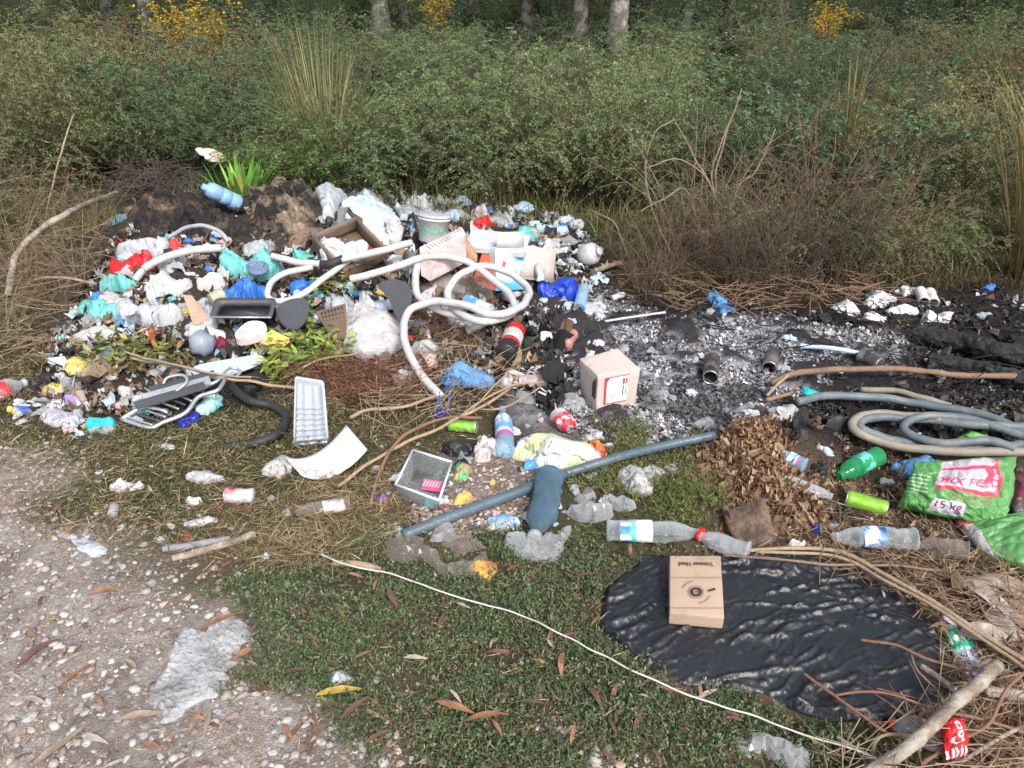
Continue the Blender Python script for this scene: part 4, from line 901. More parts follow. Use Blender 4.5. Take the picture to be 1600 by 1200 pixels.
bottle('clear bottle with a red and white label on the grass at the heap end', (-40, 625), (38, 598), .045, CLEAR, WHITE, (.1, .62, lab_red), .2, seed=12)
bottle('crushed pink bottle in the dry straw', (545, 785), (462, 802), .034, CLEARD, None, (.1, .5, PINKW), .3, seed=13, flat=.7)
bottle('crushed clear bottle with red cap touching the black bin bag', (1170, 862), (1092, 838), .04, CLEARM, RED, None, .25, seed=14, flat=.7)
bottle('clear red capped soda bottle under the pale stick', (1500, 1165), (1393, 1130), .038, CLEAR, RED, None, .15, seed=15, flat=.85)
can('lime green drink can lying by the sacks', (1322, 778), (1386, 796), .029, LIME, .1, 2); can('crushed lime can on the twigs', (702, 664), (745, 668), .026, pm('can_green_white', (.25, .55, .06), rough=.3, metal=.3, base2=(.7, .75, .6), s2=16, fac2=.35), .3, 3)
can('red and white can on the gravel grass', (397, 775), (352, 774), .027, pm('can_red_white', (.65, .66, .68), rough=.3, metal=.3, base2=(.6, .03, .03), s2=9, fac2=.48), .15, 4)
can('big red and white coffee tin with a black bottom', (790, 553), (806, 515), .048, RED, .0, 5, name='coffee_tin', ends=BLACK, band=(.38, .72, PAPER), lift=.02)
can('white tin with a blue band under the hose rings', (767, 488), (728, 470), .038, PAPER, .05, 6, name='food_tin', band=(.5, .95, SKYB), lift=.04)
can('rusty tin upright in the grey ash', (1110, 590), (1113, 560), .036, BURNTC, .12, 7, name='burnt_tin', open_end=True); can('dark open burnt tin in the ash', (1202, 575), (1208, 552), .034, BURNTC, .1, 8, name='burnt_tin', open_end=True); can('grey burnt tin behind the long brown stick', (1374, 570), (1344, 556), .034, BURNTC, .15, 9, name='burnt_tin')
can('pinkish scorched tin near the coffee tin', (884, 540), (895, 522), .03, pm('tin_pink', (.45, .2, .17), rough=.6, dirt=.4), .2, 10, name='burnt_tin')
can('olive food tin on the heap beside the grey tray', (330, 470), (348, 460), .035, pm('tin_olive', (.35, .36, .25), rough=.5, dirt=.3), .05, 11, name='food_tin', lift=.05)
can('small clear plastic cup touching the royal blue bag', (905, 482), (912, 450), .032, CLEARB, .06, 12, name='plastic_cup', cat='cup', open_end=True, rim=CLEARB, lift=.02)
can('small grey bottle cap cup on the grass', (176, 803), (179, 792), .016, GREY, .05, 13, name='plastic_cup', cat='cup', rim=GREY); can('white roll end stub by the orange leaves', (418, 868), (410, 872), .012, PALEB, .1, 14, name='plastic_cup', cat='cup', rim=PALEB)
# pail
p = Gp(676, 377, .08); M = rotm(-8, 6, 0)*.76; root = thing('white_pail', 'white plastic pail with green print on the heap', 'pail', tuple(p))
V, F = lathe([(.09, 0), (.095, .01), (.108, .15), (.115, .152), (.116, .168), (.110, .17), (.104, .165), (.092, .02), (.02, .018)], 32, True, True); pb_ = obj('pail_body', (M@V.T).T+p, F, PAPER, parent=root)
V, F = lathe([(.112, .172), (.118, .172), (.119, .184), (.10, .19), (.01, .192)], 32); obj('lid', (M@V.T).T+p, F, WHITE, parent=root)
for k in range(9):
    a = -2.7+k*.28; z = .085+.01*math.sin(k*2.4); q = np.array([[(.1055+.0008)*math.cos(a+d)*(1+.0), (.1055+.0008)*math.sin(a+d), z+e] for d, e in ((-.09, -.012), (.06, -.015), (.1, .01), (-.05, .018))]); obj('printed_mark', (M@q.T).T+p, [[0, 1, 2, 3]], pm('ink_green', (.08, .42, .2), rough=.5), parent=pb_)
# royal blue bag, round jug
B('bag', 'royal blue plastic bag at the edge of the ash', 'bag', [(838, 445), (850, 433), (880, 430), (900, 437), (906, 455), (895, 474), (870, 472), (848, 462)], .12, ROYAL, wr=.016, lam=.08, smooth=True)
V, F = lathe([(.02, -.075), (.06, -.07), (.08, -.045), (.085, 0), (.08, .05), (.06, .07), (.03, .078), (.028, .10), (.032, .10), (.032, .112), (.01, .113)], 24); p = Gp(920, 398, .06); root = thing('round_jug', 'round milky plastic jug by the thicket edge', 'jug', (p[0], p[1], p[2]-.075)); V = V+np.c_[crumple(V, .08, 3), crumple(V, .08, 4), crumple(V, .08, 5)]*.004
obj('jug_body', (rotm(60, 20, 40)@(V*.74).T).T+p, F, pm('milky_plastic', (.55, .52, .52), rough=.4, var=.12, dirt=.2, transl=.25), parent=root)
# ================================================================== boxes
tp = np.array([Gp(906, 559, .17), Gp(966, 543, .19), Gp(1001, 576, .17), Gp(934, 588, .16)])
root = thing('cardboard_carton', 'closed pale cardboard carton with a red and white label in the ash', 'box', tuple(tp.mean(0)-[0, 0, .17]))
V, F = quadbox(tp, .17); V[:4] = V[:4]*.93+V[:4].mean(0)*.07; V[:4, 2] += .0; Vc, Fc = subdiv(V, F, 5, .004, .11, 6, .005); cbody = obj('carton_body', Vc, Fc, CARDP, parent=root); foot(V[:4, :2])
fa, fb, fc_, fd = V[7], V[6], V[2], V[3]   # near-left top, near-right top, near-right bottom, near-left bottom
def onf(u, v, e=.006):
    q = (fd*(1-u)+fc_*u)*(1-v)+(fa*(1-u)+fb*u)*v; n_ = np.cross(fc_-fd, fa-fd); n_ /= np.linalg.norm(n_); n_ *= -np.sign(n_[1]) if abs(n_[1]) > .1 else 1; return q+n_*e
gu, gv2 = np.meshgrid(np.linspace(.17, .72, 46), np.linspace(.2, .93, 40)); gu = gu.ravel(); gv2 = gv2.ravel(); a_, b_ = (gu-.17)/.55, (gv2-.2)/.73
lc = np.tile(np.array([.80, .80, .78]), (len(gu), 1)); lc[(a_ < .07) | (b_ < .05) | (b_ > .96) | ((a_-.35)**2/.1+(b_-.6)**2/.16 > 1) & (a_ < .35) & (b_ > .6)] = (.60, .03, .06)
lc[(a_ > .14) & (a_ < .2) & (np.sin(b_*38) > .1) & (b_ > .1) & (b_ < .75)] = (.12, .5, .3); lc[(a_ > .3) & (a_ < .55) & (np.sin(a_*110) > .2) & (b_ > .3) & (b_ < .92)] = (.35, .4, .42); lc[(a_ > .25) & (a_ < .45) & (np.sin(a_*90) > .2) & (b_ > .12) & (b_ < .35)] = (.6, .2, .25)
lc[(a_ > .6) & (a_ < .68) & (b_ > .12) & (b_ < .4)] = (.4, .5, .48); lc[((np.abs(a_-.8) < .045) | (np.abs(a_-.92) < .045)) & (b_ > .66) & (b_ < .88)] = (.42, .03, .1); lc[((np.abs(a_-.8) < .025) | (np.abs(a_-.92) < .025)) & (b_ > .25) & (b_ < .62)] = (.06, .07, .07)
idx = np.arange(46*40).reshape(40, 46); Fq = np.stack([idx[:-1, :-1], idx[:-1, 1:], idx[1:, 1:], idx[1:, :-1]], -1).reshape(-1, 4); obj('label', np.array([onf(a, b) for a, b in zip(gu, gv2)]), Fq, ATTRM, parent=cbody, col=lc)
q0, q1, q2, q3 = V[4], V[7], V[3], V[0]; nn_ = np.cross(q1-q0, q3-q0); nn_ /= np.linalg.norm(nn_); nn_ *= np.sign(nn_[0])*-1
obj('torn_slit', [q1*.98+q0*.02+(q2-q1)*.05+nn_*.006, q1*.82+q0*.18+(q2-q1)*.25+nn_*.007, q1*.80+q0*.2+(q2-q1)*.62+nn_*.007, q1*.97+q0*.03+(q2-q1)*.66+nn_*.006], [[0, 1, 2, 3]], pm('torn_dark', (.05, .03, .022), rough=.9), parent=cbody)
# wooden drawer
p = Gp(545, 412, .05); root = thing('wooden_drawer', 'grey brown wooden drawer tipped open on the heap', 'drawer', tuple(p))
for nm, V, F in open_box((.27, .29, .10), .010, (24, -10, 40), p+np.array([.0, .06, .02])): obj(nm, V, F, pm('wood_drawer', (.20, .115, .062), rough=.7, base2=(.13, .12, .12), s2=3, var=.3, dirt=.3), parent=root)
B('paper', 'white crumpled paper lying in the wooden drawer', 'paper', [(497, 400), (508, 362), (520, 375), (530, 358), (545, 372), (556, 360), (570, 385), (560, 405), (520, 408)], .09, PAPER, wr=.04, lam=.07, lift=.1)
# vented white cabinet/carton with brown end
tp = np.array([Gp(655, 386, .30), Gp(722, 353, .34), Gp(745, 398, .24), Gp(690, 410, .22)])
root = thing('vented_crate', 'pale box with vent slits and a brown chipboard end', 'box', tuple(tp.mean(0)-[0, 0, .2])); V, F = quadbox(np.array([tp[0], tp[1], tp[1]*.72+tp[2]*.28, tp[0]*.6+tp[3]*.4]), .15); V, F = subdiv(V, F, 3, .003, .1, 3, .004); obj('crate_body', V, F, PINKW, parent=root)
a4 = np.array([Gp(718, 353, .33), Gp(746, 398, .22), Gp(743, 409, .18), Gp(711, 382, .22)]); V, F = quadbox(a4, .03); obj('end_board', V, F, CARDB, parent=root)
for k in range(12):
    a = tp[0]*(1-k/14-.1)+tp[1]*(k/14+.1); b = a+(tp[3]-tp[0])*.32; V, F = tube(np.array([a, b])+[0, 0, .006], .003, 4); obj('vent_slit', V, F, GREY, parent=root)
V, F = place_box(778, 384, (.32, .22, .035), (6, 4, -8), .17, cuts=4, wr=.006); one('foam_slab', 'white foam slab on top of the heap behind the blue carton', 'foam', V, F, FOAM)
p = Gp(790, 452, .03); root = thing('printed_carton', 'blue and white printed carton standing on the heap', 'box', tuple(p)); V, F = box(.17, .10, .22); V, F = subdiv(V, F, 6, .003, .1, 2, .003)
cc = np.tile(np.array([.68, .71, .75]), (len(V), 1)); k = (V[:, 0] > .02) | (V[:, 2] < .06); cc[k] = (.10, .38, .68); cc[k & (np.sin(V[:, 2]*160) > .55)] = (.7, .74, .78); obj('carton_body', (rotm(-14, 8, 28)@V.T).T+p, F, ATTR, parent=root, col=cc); V, F = box(.16, .004, .08, c=(0, -.05, .215)); obj('flap', (rotm(-14, 8, 28)@V.T).T+p, F, PAPER, parent=root)
p = Gp(828, 438, .03); root = thing('open_carton', 'beige open carton behind the royal blue bag', 'box', tuple(p))
for nm, V, F in open_box((.20, .16, .17), .005, (-20, 14, 20), p): obj(nm, V, F, CARDP, parent=root)
B('bag', 'white plastic bag hanging over the beige carton', 'bag', [(815, 388), (832, 384), (846, 400), (850, 430), (840, 440), (832, 410)], .05, WHITE, wr=.02, lam=.06, lift=.12)
V, F = place_box(757, 448, (.14, .03, .16), (-25, 10, -30), .05); one('red_carton', 'red and orange carton inside the hose ring', 'box', V, F, ORANGE)
V, F = place_box(800, 388, (.12, .012, .09), (-30, 0, 15), .14); one('cardboard_flap', 'brown cardboard flap leaning on the white foam slab', 'cardboard', V, F, CARDB)
# clear food box
tp = np.array([Gp(645, 703, .07), Gp(706, 722, .075), Gp(686, 782, .07), Gp(618, 757, .07)]); root = thing('clear_food_box', 'clear plastic food box with a pink label', 'container', tuple(tp.mean(0)-[0, 0, .07])); c_ = tp.mean(0); inn = c_+(tp-c_)*.80-[0, 0, .065]; foot(tp[:, :2])
BOXC = clearm('clear_box', body=(.55, .58, .61), lo=.05, hi=.34); mb_ = MB()
for i in range(4):
    j = (i+1) % 4; V, F = quadbox(np.array([tp[i], tp[j], inn[j], inn[i]]), .003); V, F = subdiv(V, F, 3, .0015, .05, i+2, 0); obj('side', V, F, BOXC, parent=root)
    V, F = tube(np.array([tp[i], tp[j]]), .0045, 6); obj('rim', V, F, clearm('clear_rim', body=(.78, .8, .83), lo=.6, hi=.9), parent=root)
    for k in range(5 if i == 3 else 0):
        f = (k+1)/6; V, F = tube(np.array([tp[i]*(1-f)+tp[j]*f, inn[i]*(1-f)+inn[j]*f])+[0, 0, .002], .0012, 4); obj('rib', V, F, BOXC, parent=root)
V, F = quadbox(inn, .003); obj('bottom', V, F, BOXC, parent=root)
def onb(u, v, e): return inn[0]+(inn[1]-inn[0])*u+(inn[3]-inn[0])*v+np.array([0, 0, e])
obj('label', [onb(.38, .3, .012), onb(1.02, .2, .016), onb(1.02, .56, .016), onb(.42, .66, .012)], [[0, 1, 2, 3]], PINK, parent=root); lab_ = bpy.data.objects[-1] if False else C.objects[-1]
for k in range(6):
    u = .45+k*.085; obj('printed_mark', [onb(u, .36-.015*k, .0152+.0004*k), onb(u+.05, .35-.015*k, .0156+.0004*k), onb(u+.03, .55-.015*k, .0156+.0004*k), onb(u-.02, .56-.015*k, .0152+.0004*k)], [[0, 1, 2, 3]], PAPER, parent=lab_)
# ribbed white tray standing up
def ribbed(label, c4, dep):
    P = np.array(c4); root = thing('ribbed_tray', label, 'tray', tuple(P.mean(0)-[0, 0, .06])); n_ = np.cross(P[1]-P[0], P[3]-P[0]); n_ /= np.linalg.norm(n_); n_ *= -np.sign(n_[1])
    nu, nv = 26, 44; u, v = np.meshgrid(np.linspace(0, 1, nu), np.linspace(0, 1, nv)); u = u.ravel(); v = v.ravel()
    Q = P[0]*((1-u)*(1-v))[:, None]+P[1]*(u*(1-v))[:, None]+P[2]*(u*v)[:, None]+P[3]*((1-u)*v)[:, None]
    e = np.minimum(np.minimum(u, 1-u)*9, np.minimum(v, 1-v)*12).clip(0, 1); z = dep*e+.011*np.sin(v*2*PI*12)*(v > .42)*e+.004*np.sin(u*2*PI*3)*e
    V = Q+n_*z[:, None]; idx = np.arange(nu*nv).reshape(nv, nu); F = np.stack([idx[:-1, :-1], idx[:-1, 1:], idx[1:, 1:], idx[1:, :-1]], -1).reshape(-1, 4); n = len(V)
    obj('tray_shell', np.vstack([V, V-n_*.004]), np.vstack([F, F[:, ::-1]+n]), clearm('tray_plastic', body=(.40, .42, .47), lo=.72, hi=.95, dirt=.12), parent=root)
    for i in range(4): V, F = tube(np.array([P[i], P[(i+1) % 4]]), .006, 6); obj('rim', V, F, PALEB, parent=root)
    return root
q = Gp(486, 694, .0); ribbed('ribbed white plastic tray standing on edge in the grass', [D(463, 590, q[1]+.12), D(504, 597, q[1]+.12), D(512, 690, q[1]), D(460, 695, q[1])], .035)
# curved white panel
def curved(name, label, cat, cor, hc, sag, mat, thick=.004, parts=None):
    Cn = np.array([Gp(p[0], p[1], h) for p, h in zip(cor, hc)]); nu, nv = 26, 10; u, v = np.meshgrid(np.linspace(0, 1, nu), np.linspace(0, 1, nv)); u = u.ravel(); v = v.ravel()
    Q = Cn[0]*((1-u)*(1-v))[:, None]+Cn[1]*(u*(1-v))[:, None]+Cn[2]*(u*v)[:, None]+Cn[3]*((1-u)*v)[:, None]; Q[:, 2] -= sag*4*u*(1-u); Q[:, 1] -= sag*1.0*4*u*(1-u)
    idx = np.arange(nu*nv).reshape(nv, nu); F = np.stack([idx[:-1, :-1], idx[:-1, 1:], idx[1:, 1:], idx[1:, :-1]], -1).reshape(-1, 4).tolist(); n = len(Q); rim = np.concatenate([idx[0], idx[1:, -1], idx[-1, ::-1][1:], idx[::-1, 0][1:-1]])
    F = F+[[a+n for a in f[::-1]] for f in F]+[[int(rim[(i+1) % len(rim)]), int(rim[i]), int(rim[i])+n, int(rim[(i+1) % len(rim)])+n] for i in range(len(rim))]; foot(Cn[:, :2])
    return one(name, label, cat, np.vstack([Q, Q-[0, 0, thick]]), F, mat)
curved('curved_panel', 'smooth white curved panel lying on the grass', 'panel', [(443, 712), (541, 664), (574, 702), (470, 742)], (.03, .16, .1, .02), .035, pm('panel_white', (.46, .455, .455), rough=.45, var=.05, dirt=.06, bump=.02))
B('plastic_scrap', 'crumpled white plastic at the end of the curved panel', 'plastic', [(412, 735), (425, 712), (445, 706), (455, 725), (440, 745), (425, 748)], .04, WHITED, wr=.02, lam=.04)
# trays and panels on the heap
p = Gp(382, 488, .11); root = thing('grey_tray', 'dark grey rounded tray on the heap', 'tray', tuple(p)); Mx = rotm(16, 2, 4)
def rrect(w, d, r, n=5): return np.array([[sx*(w/2-r)+r*math.cos(a), sy*(d/2-r)+r*math.sin(a)] for sx, sy, a0 in ((1, 1, 0), (-1, 1, PI/2), (-1, -1, PI), (1, -1, 3*PI/2)) for a in np.linspace(a0, a0+PI/2, n)])
def trayshell(w, d, h, r):
    rings = [(rrect(w-.05, d-.05, r*.7), .004), (rrect(w-.02, d-.02, r), h), (rrect(w+.015, d+.015, r), h+.003), (rrect(w+.015, d+.015, r), h-.004), (rrect(w-.012, d-.012, r), h-.005), (rrect(w-.045, d-.045, r*.7), 0)]
    m = len(rings[0][0]); V = np.vstack([np.c_[a, np.full(m, z)] for a, z in rings]); F = [[i*m+j, i*m+(j+1) % m, (i+1)*m+(j+1) % m, (i+1)*m+j] for i in range(5) for j in range(m)]+[list(range(m)), [5*m+j for j in range(m)][::-1]]; return V, F
V, F = trayshell(.27, .13, .025, .025); obj('tray_body', (Mx@V.T).T+p, F, DGREY, parent=root)
V, F = tube(np.array([[-.139, -.068, .025], [.139, -.068, .025]]), .005, 6); obj('rim', (Mx@V.T).T+p, F, SILVER, parent=root)
def plate(name, label, cor, hc, mat, cat='panel', th=.008, rnd=False):
    Cn = np.array([Gp(a[0], a[1], b) for a, b in zip(cor, hc)]); T = smooth_poly(Cn[:, :2], 24) if rnd else None
    if rnd:
        u = np.linalg.lstsq(np.c_[Cn[:, :2], np.ones(len(Cn))], Cn[:, 2], rcond=None)[0]; P = np.c_[T, np.c_[T, np.ones(len(T))]@u]
    else: P = Cn
    n = len(P); V = np.vstack([P, P-[0, 0, th]]); F = [list(range(n)), [n+i for i in range(n)][::-1]]+[[(i+1) % n, i, n+i, n+(i+1) % n] for i in range(n)]
    return one(name, label, cat, V, F, mat, smooth=False)
plate('dark_sheet', 'dark round edged panel below the grey tray', [(432, 480), (455, 468), (480, 470), (480, 492), (462, 516), (440, 505)], (.12, .15, .16, .13, .07, .08), DGREY, rnd=True)
plate('dark_sheet', 'dark grey panel tilted behind the white cloth', [(590, 440), (618, 434), (642, 452), (640, 480), (625, 502), (606, 470)], (.22, .26, .24, .18, .12, .16), DGREY, rnd=True)
r_ = plate('perforated_panel', 'brown perforated panel beside the white cloth', [(493, 487), (540, 474), (541, 520), (530, 548)], (.12, .15, .09, .04), BROWNP); bl = r_.location
for i in range(7):
    for j in range(4):
        q = Gp(503+i*5.2+j*1.5, 491+j*7-i*1.4+i*j*.2, .118-.013*j+.003*i); V, F = lathe([(.0035, 0), (.0035, .012), (.001, .0125)], 6); WLOC[r_.name] = tuple(r_.location); obj('hole', V+q, F, BLACK, parent=r_)
plate('pink_board', 'pale pinkish foam pad on the heap', [(368, 518), (388, 504), (412, 503), (415, 517), (395, 530), (372, 530)], (.10, .12, .13, .11, .08, .08), PINKW, cat='foam', th=.03, rnd=True); plate('yellow_pad', 'yellow square foam pad on the heap', [(404, 533), (424, 515), (452, 528), (430, 547)], (.06, .1, .1, .05), YELLOW, cat='foam', th=.02)
plate('red_stick', 'narrow red orange slat leaning on the heap', [(230, 517), (238, 515), (248, 544), (240, 546)], (.16, .16, .03, .03), ORANGE, cat='stick', th=.01); plate('wood_offcut', 'tan triangular cardboard piece beside the white stuffing', [(286, 460), (300, 462), (328, 500), (302, 508)], (.14, .14, .06, .04), CARD, cat='cardboard', th=.006)
plate('pale_sheet', 'pale blue white plastic sheet over the silver frame', [(304, 574), (350, 560), (404, 555), (406, 570), (350, 586), (308, 590)], (.06, .08, .08, .06, .05, .04), PALEB, cat='sheet', th=.004, rnd=True)
V, F = lathe([(.05, 0), (.075, .02), (.085, .06), (.075, .105), (.045, .13), (.01, .135)], 24); p = Gp(318, 550, .02); one('lamp_globe', 'round milky plastic globe on the heap', 'globe', (rotm(12, 8, 0)@(V*[.66, .62, .8]+crumple(V, .09, 2)[:, None]*.012).T).T+p, F, pm('globe_milky', (.30, .34, .40), rough=.3, var=.1, dirt=.15, transl=.2))
B('red_cloth', 'dark red cloth beside the milky globe', 'cloth', ell(345, 537, 8, 17, 10), .05, pm('cloth_maroon', (.20, .02, .04), rough=.85), wr=.012, lam=.04); B('red_cloth', 'crimson cloth strip behind the milky globe', 'cloth', ell(283, 540, 22, 6, 0), .03, pm('cloth_crimson', (.35, .03, .07), rough=.85), wr=.012, lam=.04)
# silver twisted rack
p = Gp(265, 630, .05); root = thing('silver_rack', 'twisted silver metal rack at the foot of the heap', 'rack', tuple(p)); 
def rod(pts, r, m=SILVER, nm='rod', n=16): stick(nm, '', '', pts, r, m, n=n, seg=6, parent=root)
rod([(190, 655, .03), (215, 640, .05), (232, 634, .06), (330, 600, .09), (345, 588, .1)], .009, nm='frame_bar', n=30); rod([(190, 655, .03), (233, 668, .02), (255, 660, .03), (290, 645, .05), (310, 620, .08), (340, 610, .1), (352, 592, .1)], .009, nm='frame_bar', n=36)
rod([(205, 632, .06), (250, 640, .06), (262, 645, .05)], .007, nm='frame_bar')
for k in range(9):
    f = k/8; rod([(200+f*105, 652-f*46, .035+.05*f), (238+f*82, 664-f*50, .035+.05*f)], .0045, DGREY if k % 2 else SILVER)
for k in range(3): plate('grey_strip', f'flat grey metal strip {"wide lower" if k == 0 else "narrow middle" if k == 1 else "short upper"} across the silver rack', [(208+k*12, 628-k*12), (318+k*8, 596-k*9), (322+k*8, 606-k*9), (214+k*12, 638-k*12)], (.09, .12, .12, .08), (DGREY, GREY, DGREY)[k], cat='strip', th=.006)
rod([(255, 600, .1), (262, 590, .12), (285, 586, .13), (292, 596, .12), (275, 612, .1)], .006, nm='bent_wire', n=24); rod([(345, 588, .1), (360, 575, .1), (376, 580, .09), (368, 590, .08)], .006, nm='bent_wire', n=20)
# ================================================================== bags on the heap
B('bag', 'bright red plastic bag at the edge of the heap', 'bag', [(171, 410), (185, 398), (205, 385), (228, 388), (232, 405), (215, 412), (202, 425), (190, 437), (176, 432)], .13, RED, wr=.03, lam=.06)
B('bag', 'white plastic bag behind the red bag', 'bag', [(182, 388), (205, 372), (245, 369), (258, 378), (250, 402), (230, 405)], .10, WHITE, wr=.02, lam=.09, smooth=True)
B('bag', 'teal plastic bag crumpled under the white hose', 'bag', [(345, 400), (360, 382), (390, 378), (415, 388), (430, 412), (428, 432), (400, 440), (372, 432), (355, 425)], .14, TEAL, wr=.032, lam=.07)
B('cloth', 'grey blue cloth tucked in the teal bag', 'cloth', [(385, 415), (405, 402), (420, 412), (415, 425), (395, 428)], .03, pm('cloth_grey_blue', (.13, .17, .26), rough=.9), wr=.012, lam=.05, lift=.13)
B('bag', 'teal plastic bag below the red bag', 'bag', [(158, 445), (185, 436), (215, 438), (212, 450), (185, 456), (162, 458)], .07, TEAL, wr=.022, lam=.06)
B('bag', 'torn teal plastic bag beside the white stuffing', 'bag', [(124, 472), (150, 466), (185, 470), (190, 485), (178, 500), (150, 502), (132, 490)], .07, TEAL, wr=.026, lam=.05)
B('stuffing', 'white fluffy stuffing with a soft toy look on the heap', 'stuffing', [(226, 440), (240, 420), (262, 416), (285, 418), (296, 432), (288, 448), (262, 462), (240, 470), (230, 460)], .13, FOAM, wr=.022, lam=.08, smooth=True)
B('bag', 'white rumpled plastic bag below the stuffing', 'bag', [(186, 480), (205, 470), (240, 468), (275, 472), (290, 485), (280, 505), (240, 510), (205, 505)], .10, WHITE, wr=.03, lam=.06)
B('bag', 'white and dark spotted bag at the foot of the heap', 'bag', [(114, 522), (130, 506), (158, 502), (178, 514), (180, 530), (150, 536), (120, 534)], .09, WHITED, wr=.016, lam=.08)
B('cloth', 'bright blue cloth on the heap beside the grey tray', 'cloth', [(343, 455), (360, 442), (395, 448), (420, 455), (418, 470), (380, 474), (350, 472)], .09, BLUE, wr=.026, lam=.07)
B('cloth', 'bright blue cloth inside the bend of the flattened pipe', 'cloth', [(452, 455), (462, 440), (485, 430), (496, 438), (480, 456), (462, 462)], .07, BLUE, wr=.022, lam=.06)
B('shoe', 'beige dirty shoe on the heap', 'shoe', [(308, 450), (318, 434), (345, 428), (352, 440), (340, 452), (325, 460)], .07, PINKW, wr=.008, lam=.06, smooth=True)
B('cloth', 'white cotton shirt draped on the heap', 'shirt', [(540, 490), (550, 470), (566, 450), (580, 456), (592, 474), (610, 490), (626, 505), (630, 530), (622, 548), (600, 556), (572, 560), (552, 545), (541, 530)], .11, FABW, wr=.034, lam=.12, fold=.9, smooth=True, flatness=.7)
B('cloth', 'white cloth sleeve beside the white hose', 'cloth', [(642, 536), (665, 530), (685, 545), (692, 560), (678, 556), (655, 548)], .05, FABW, wr=.012, lam=.06, smooth=True)
B('bag', 'white bag at the back of the heap beside the burnt padding', 'bag', [(490, 320), (495, 300), (505, 294), (530, 310), (536, 332), (515, 338)], .11, WHITE, wr=.035, lam=.08)
B('bag', 'big white bag with pale blue print at the back of the heap', 'bag', [(540, 325), (550, 305), (575, 295), (598, 315), (618, 345), (625, 372), (590, 378), (560, 350)], .13, pm('film_white_blue', (.66, .70, .74), rough=.4, base2=(.35, .60, .72), s2=6, fac2=.42, var=.12, dirt=.15, transl=.12), wr=.045, lam=.11)
B('bag', 'translucent grey bag behind the white and blue bag', 'bag', [(545, 318), (552, 302), (580, 293), (600, 310), (590, 322)], .1, CLEARM, wr=.03, lam=.08)
B('bag', 'white paper bag corner leaning beside the pail', 'bag', [(598, 350), (610, 335), (622, 338), (627, 378), (610, 380)], .12, PAPER, wr=.02, lam=.08)
B('bag', 'beige clear bag under the hose rings', 'bag', [(652, 440), (680, 420), (720, 432), (765, 455), (772, 470), (720, 470), (670, 468)], .10, CLEARD, wr=.03, lam=.07)
B('bag', 'pinkish white crumpled paper in the hose loop', 'paper', [(660, 455), (675, 444), (692, 450), (695, 466), (670, 470)], .07, PINKW, wr=.02, lam=.05)
B('bag', 'blue plastic bag on the twigs below the hose rings', 'bag', [(690, 590), (698, 572), (725, 568), (748, 570), (765, 582), (775, 598), (755, 605), (715, 603)], .07, SKYB, wr=.026, lam=.05)
B('bag', 'dirty pinkish bag beside the carton', 'bag', [(788, 590), (805, 574), (835, 573), (856, 588), (858, 602), (830, 608), (800, 604)], .08, PINKW, wr=.02, lam=.06)
B('bag', 'clear crumpled bag below the carton', 'bag', [(866, 632), (878, 615), (900, 608), (915, 622), (905, 640), (880, 648)], .06, CLEARM, wr=.02, lam=.05)
ts = glyphs('soyz', True)
def wbag(q):
    c = np.tile(np.array([.56, .57, .56]), (len(q), 1)); n = fbm(np.c_[q*4, q[:, :1]*0], 3, 4); c[n > .15] = (.50, .53, .36); c[n > .45] = (.48, .50, .27)
    sp_ = vnoise(np.c_[q*42, q[:, :1]*0], 8) > .82; c[sp_] = (.3, .28, .27); c[in_text(*ts, q[:, 0], q[:, 1], (.07, .58, .24, .76))] = (.07, .08, .25); return c
B('bag', 'large white and yellow printed plastic bag beside the grey pipe', 'bag', [(792, 690), (812, 672), (850, 668), (890, 678), (925, 698), (936, 718), (915, 732), (880, 737), (845, 735), (825, 715), (800, 705)], .09, ATTR, wr=.013, lam=.09, colfn=wbag, smooth=True, sp=.0055)
B('wrapper', 'red and orange packet at the end of the white bag', 'wrapper', [(918, 692), (932, 680), (944, 700), (946, 720), (930, 712)], .05, pm('wrapper_red_orange', (.60, .07, .03), rough=.35, base2=(.62, .25, .05), s2=10), wr=.012, lam=.04); B('wrapper', 'blue foil packet between the white bag and red packet', 'wrapper', ell(924, 715, 7, 11, -20), .04, SKYB, wr=.012, lam=.04)
B('wrapper', 'white and yellow sachet beside the blue labelled bottle', 'wrapper', [(757, 690), (772, 678), (792, 690), (798, 712), (778, 715)], .04, pm('sachet', (.70, .70, .66), rough=.4, base2=(.65, .48, .06), s2=9, fac2=.35), wr=.014, lam=.04)
B('bag', 'black crumpled bag piece beside the crushed lime can', 'bag', [(688, 700), (700, 684), (730, 680), (742, 695), (735, 710), (705, 712)], .04, BLACK, wr=.022, lam=.04); B('bag', 'pale crumpled bag beside the white sachet', 'bag', [(742, 720), (745, 690), (758, 678), (766, 700), (768, 722)], .05, PINKW, wr=.022, lam=.045)
B('wrapper', 'green and red wrapper beside the clear food box', 'wrapper', [(706, 735), (714, 722), (730, 718), (738, 735), (728, 750), (712, 752)], .04, pm('wrapper_green_red', (.05, .45, .17), rough=.35, base2=(.60, .13, .11), s2=22, fac2=.45), wr=.018, lam=.035)
B('sponge', 'yellow crumpled sponge beside the grey pipe', 'sponge', [(708, 785), (715, 768), (735, 766), (740, 778), (725, 790)], .025, YELLOW, wr=.01, lam=.04); B('balloon', 'small blue and pink ball in the straw', 'ball', ell(596, 782, 11, 10), .035, pm('ball_blue', (.07, .08, .38), rough=.4, base2=(.6, .2, .16), s2=20, fac2=.42), wr=.006, lam=.03)
B('film', 'clear crumpled plastic film beneath the crushed blue bottle', 'film', [(783, 850), (795, 832), (830, 835), (860, 828), (880, 815), (902, 825), (890, 850), (870, 870), (840, 878), (805, 868)], .05, CLEARM, wr=.022, lam=.06, ex=.12, shell=False, sp=.012, smooth=False, sd=1.1, grav=.0001)
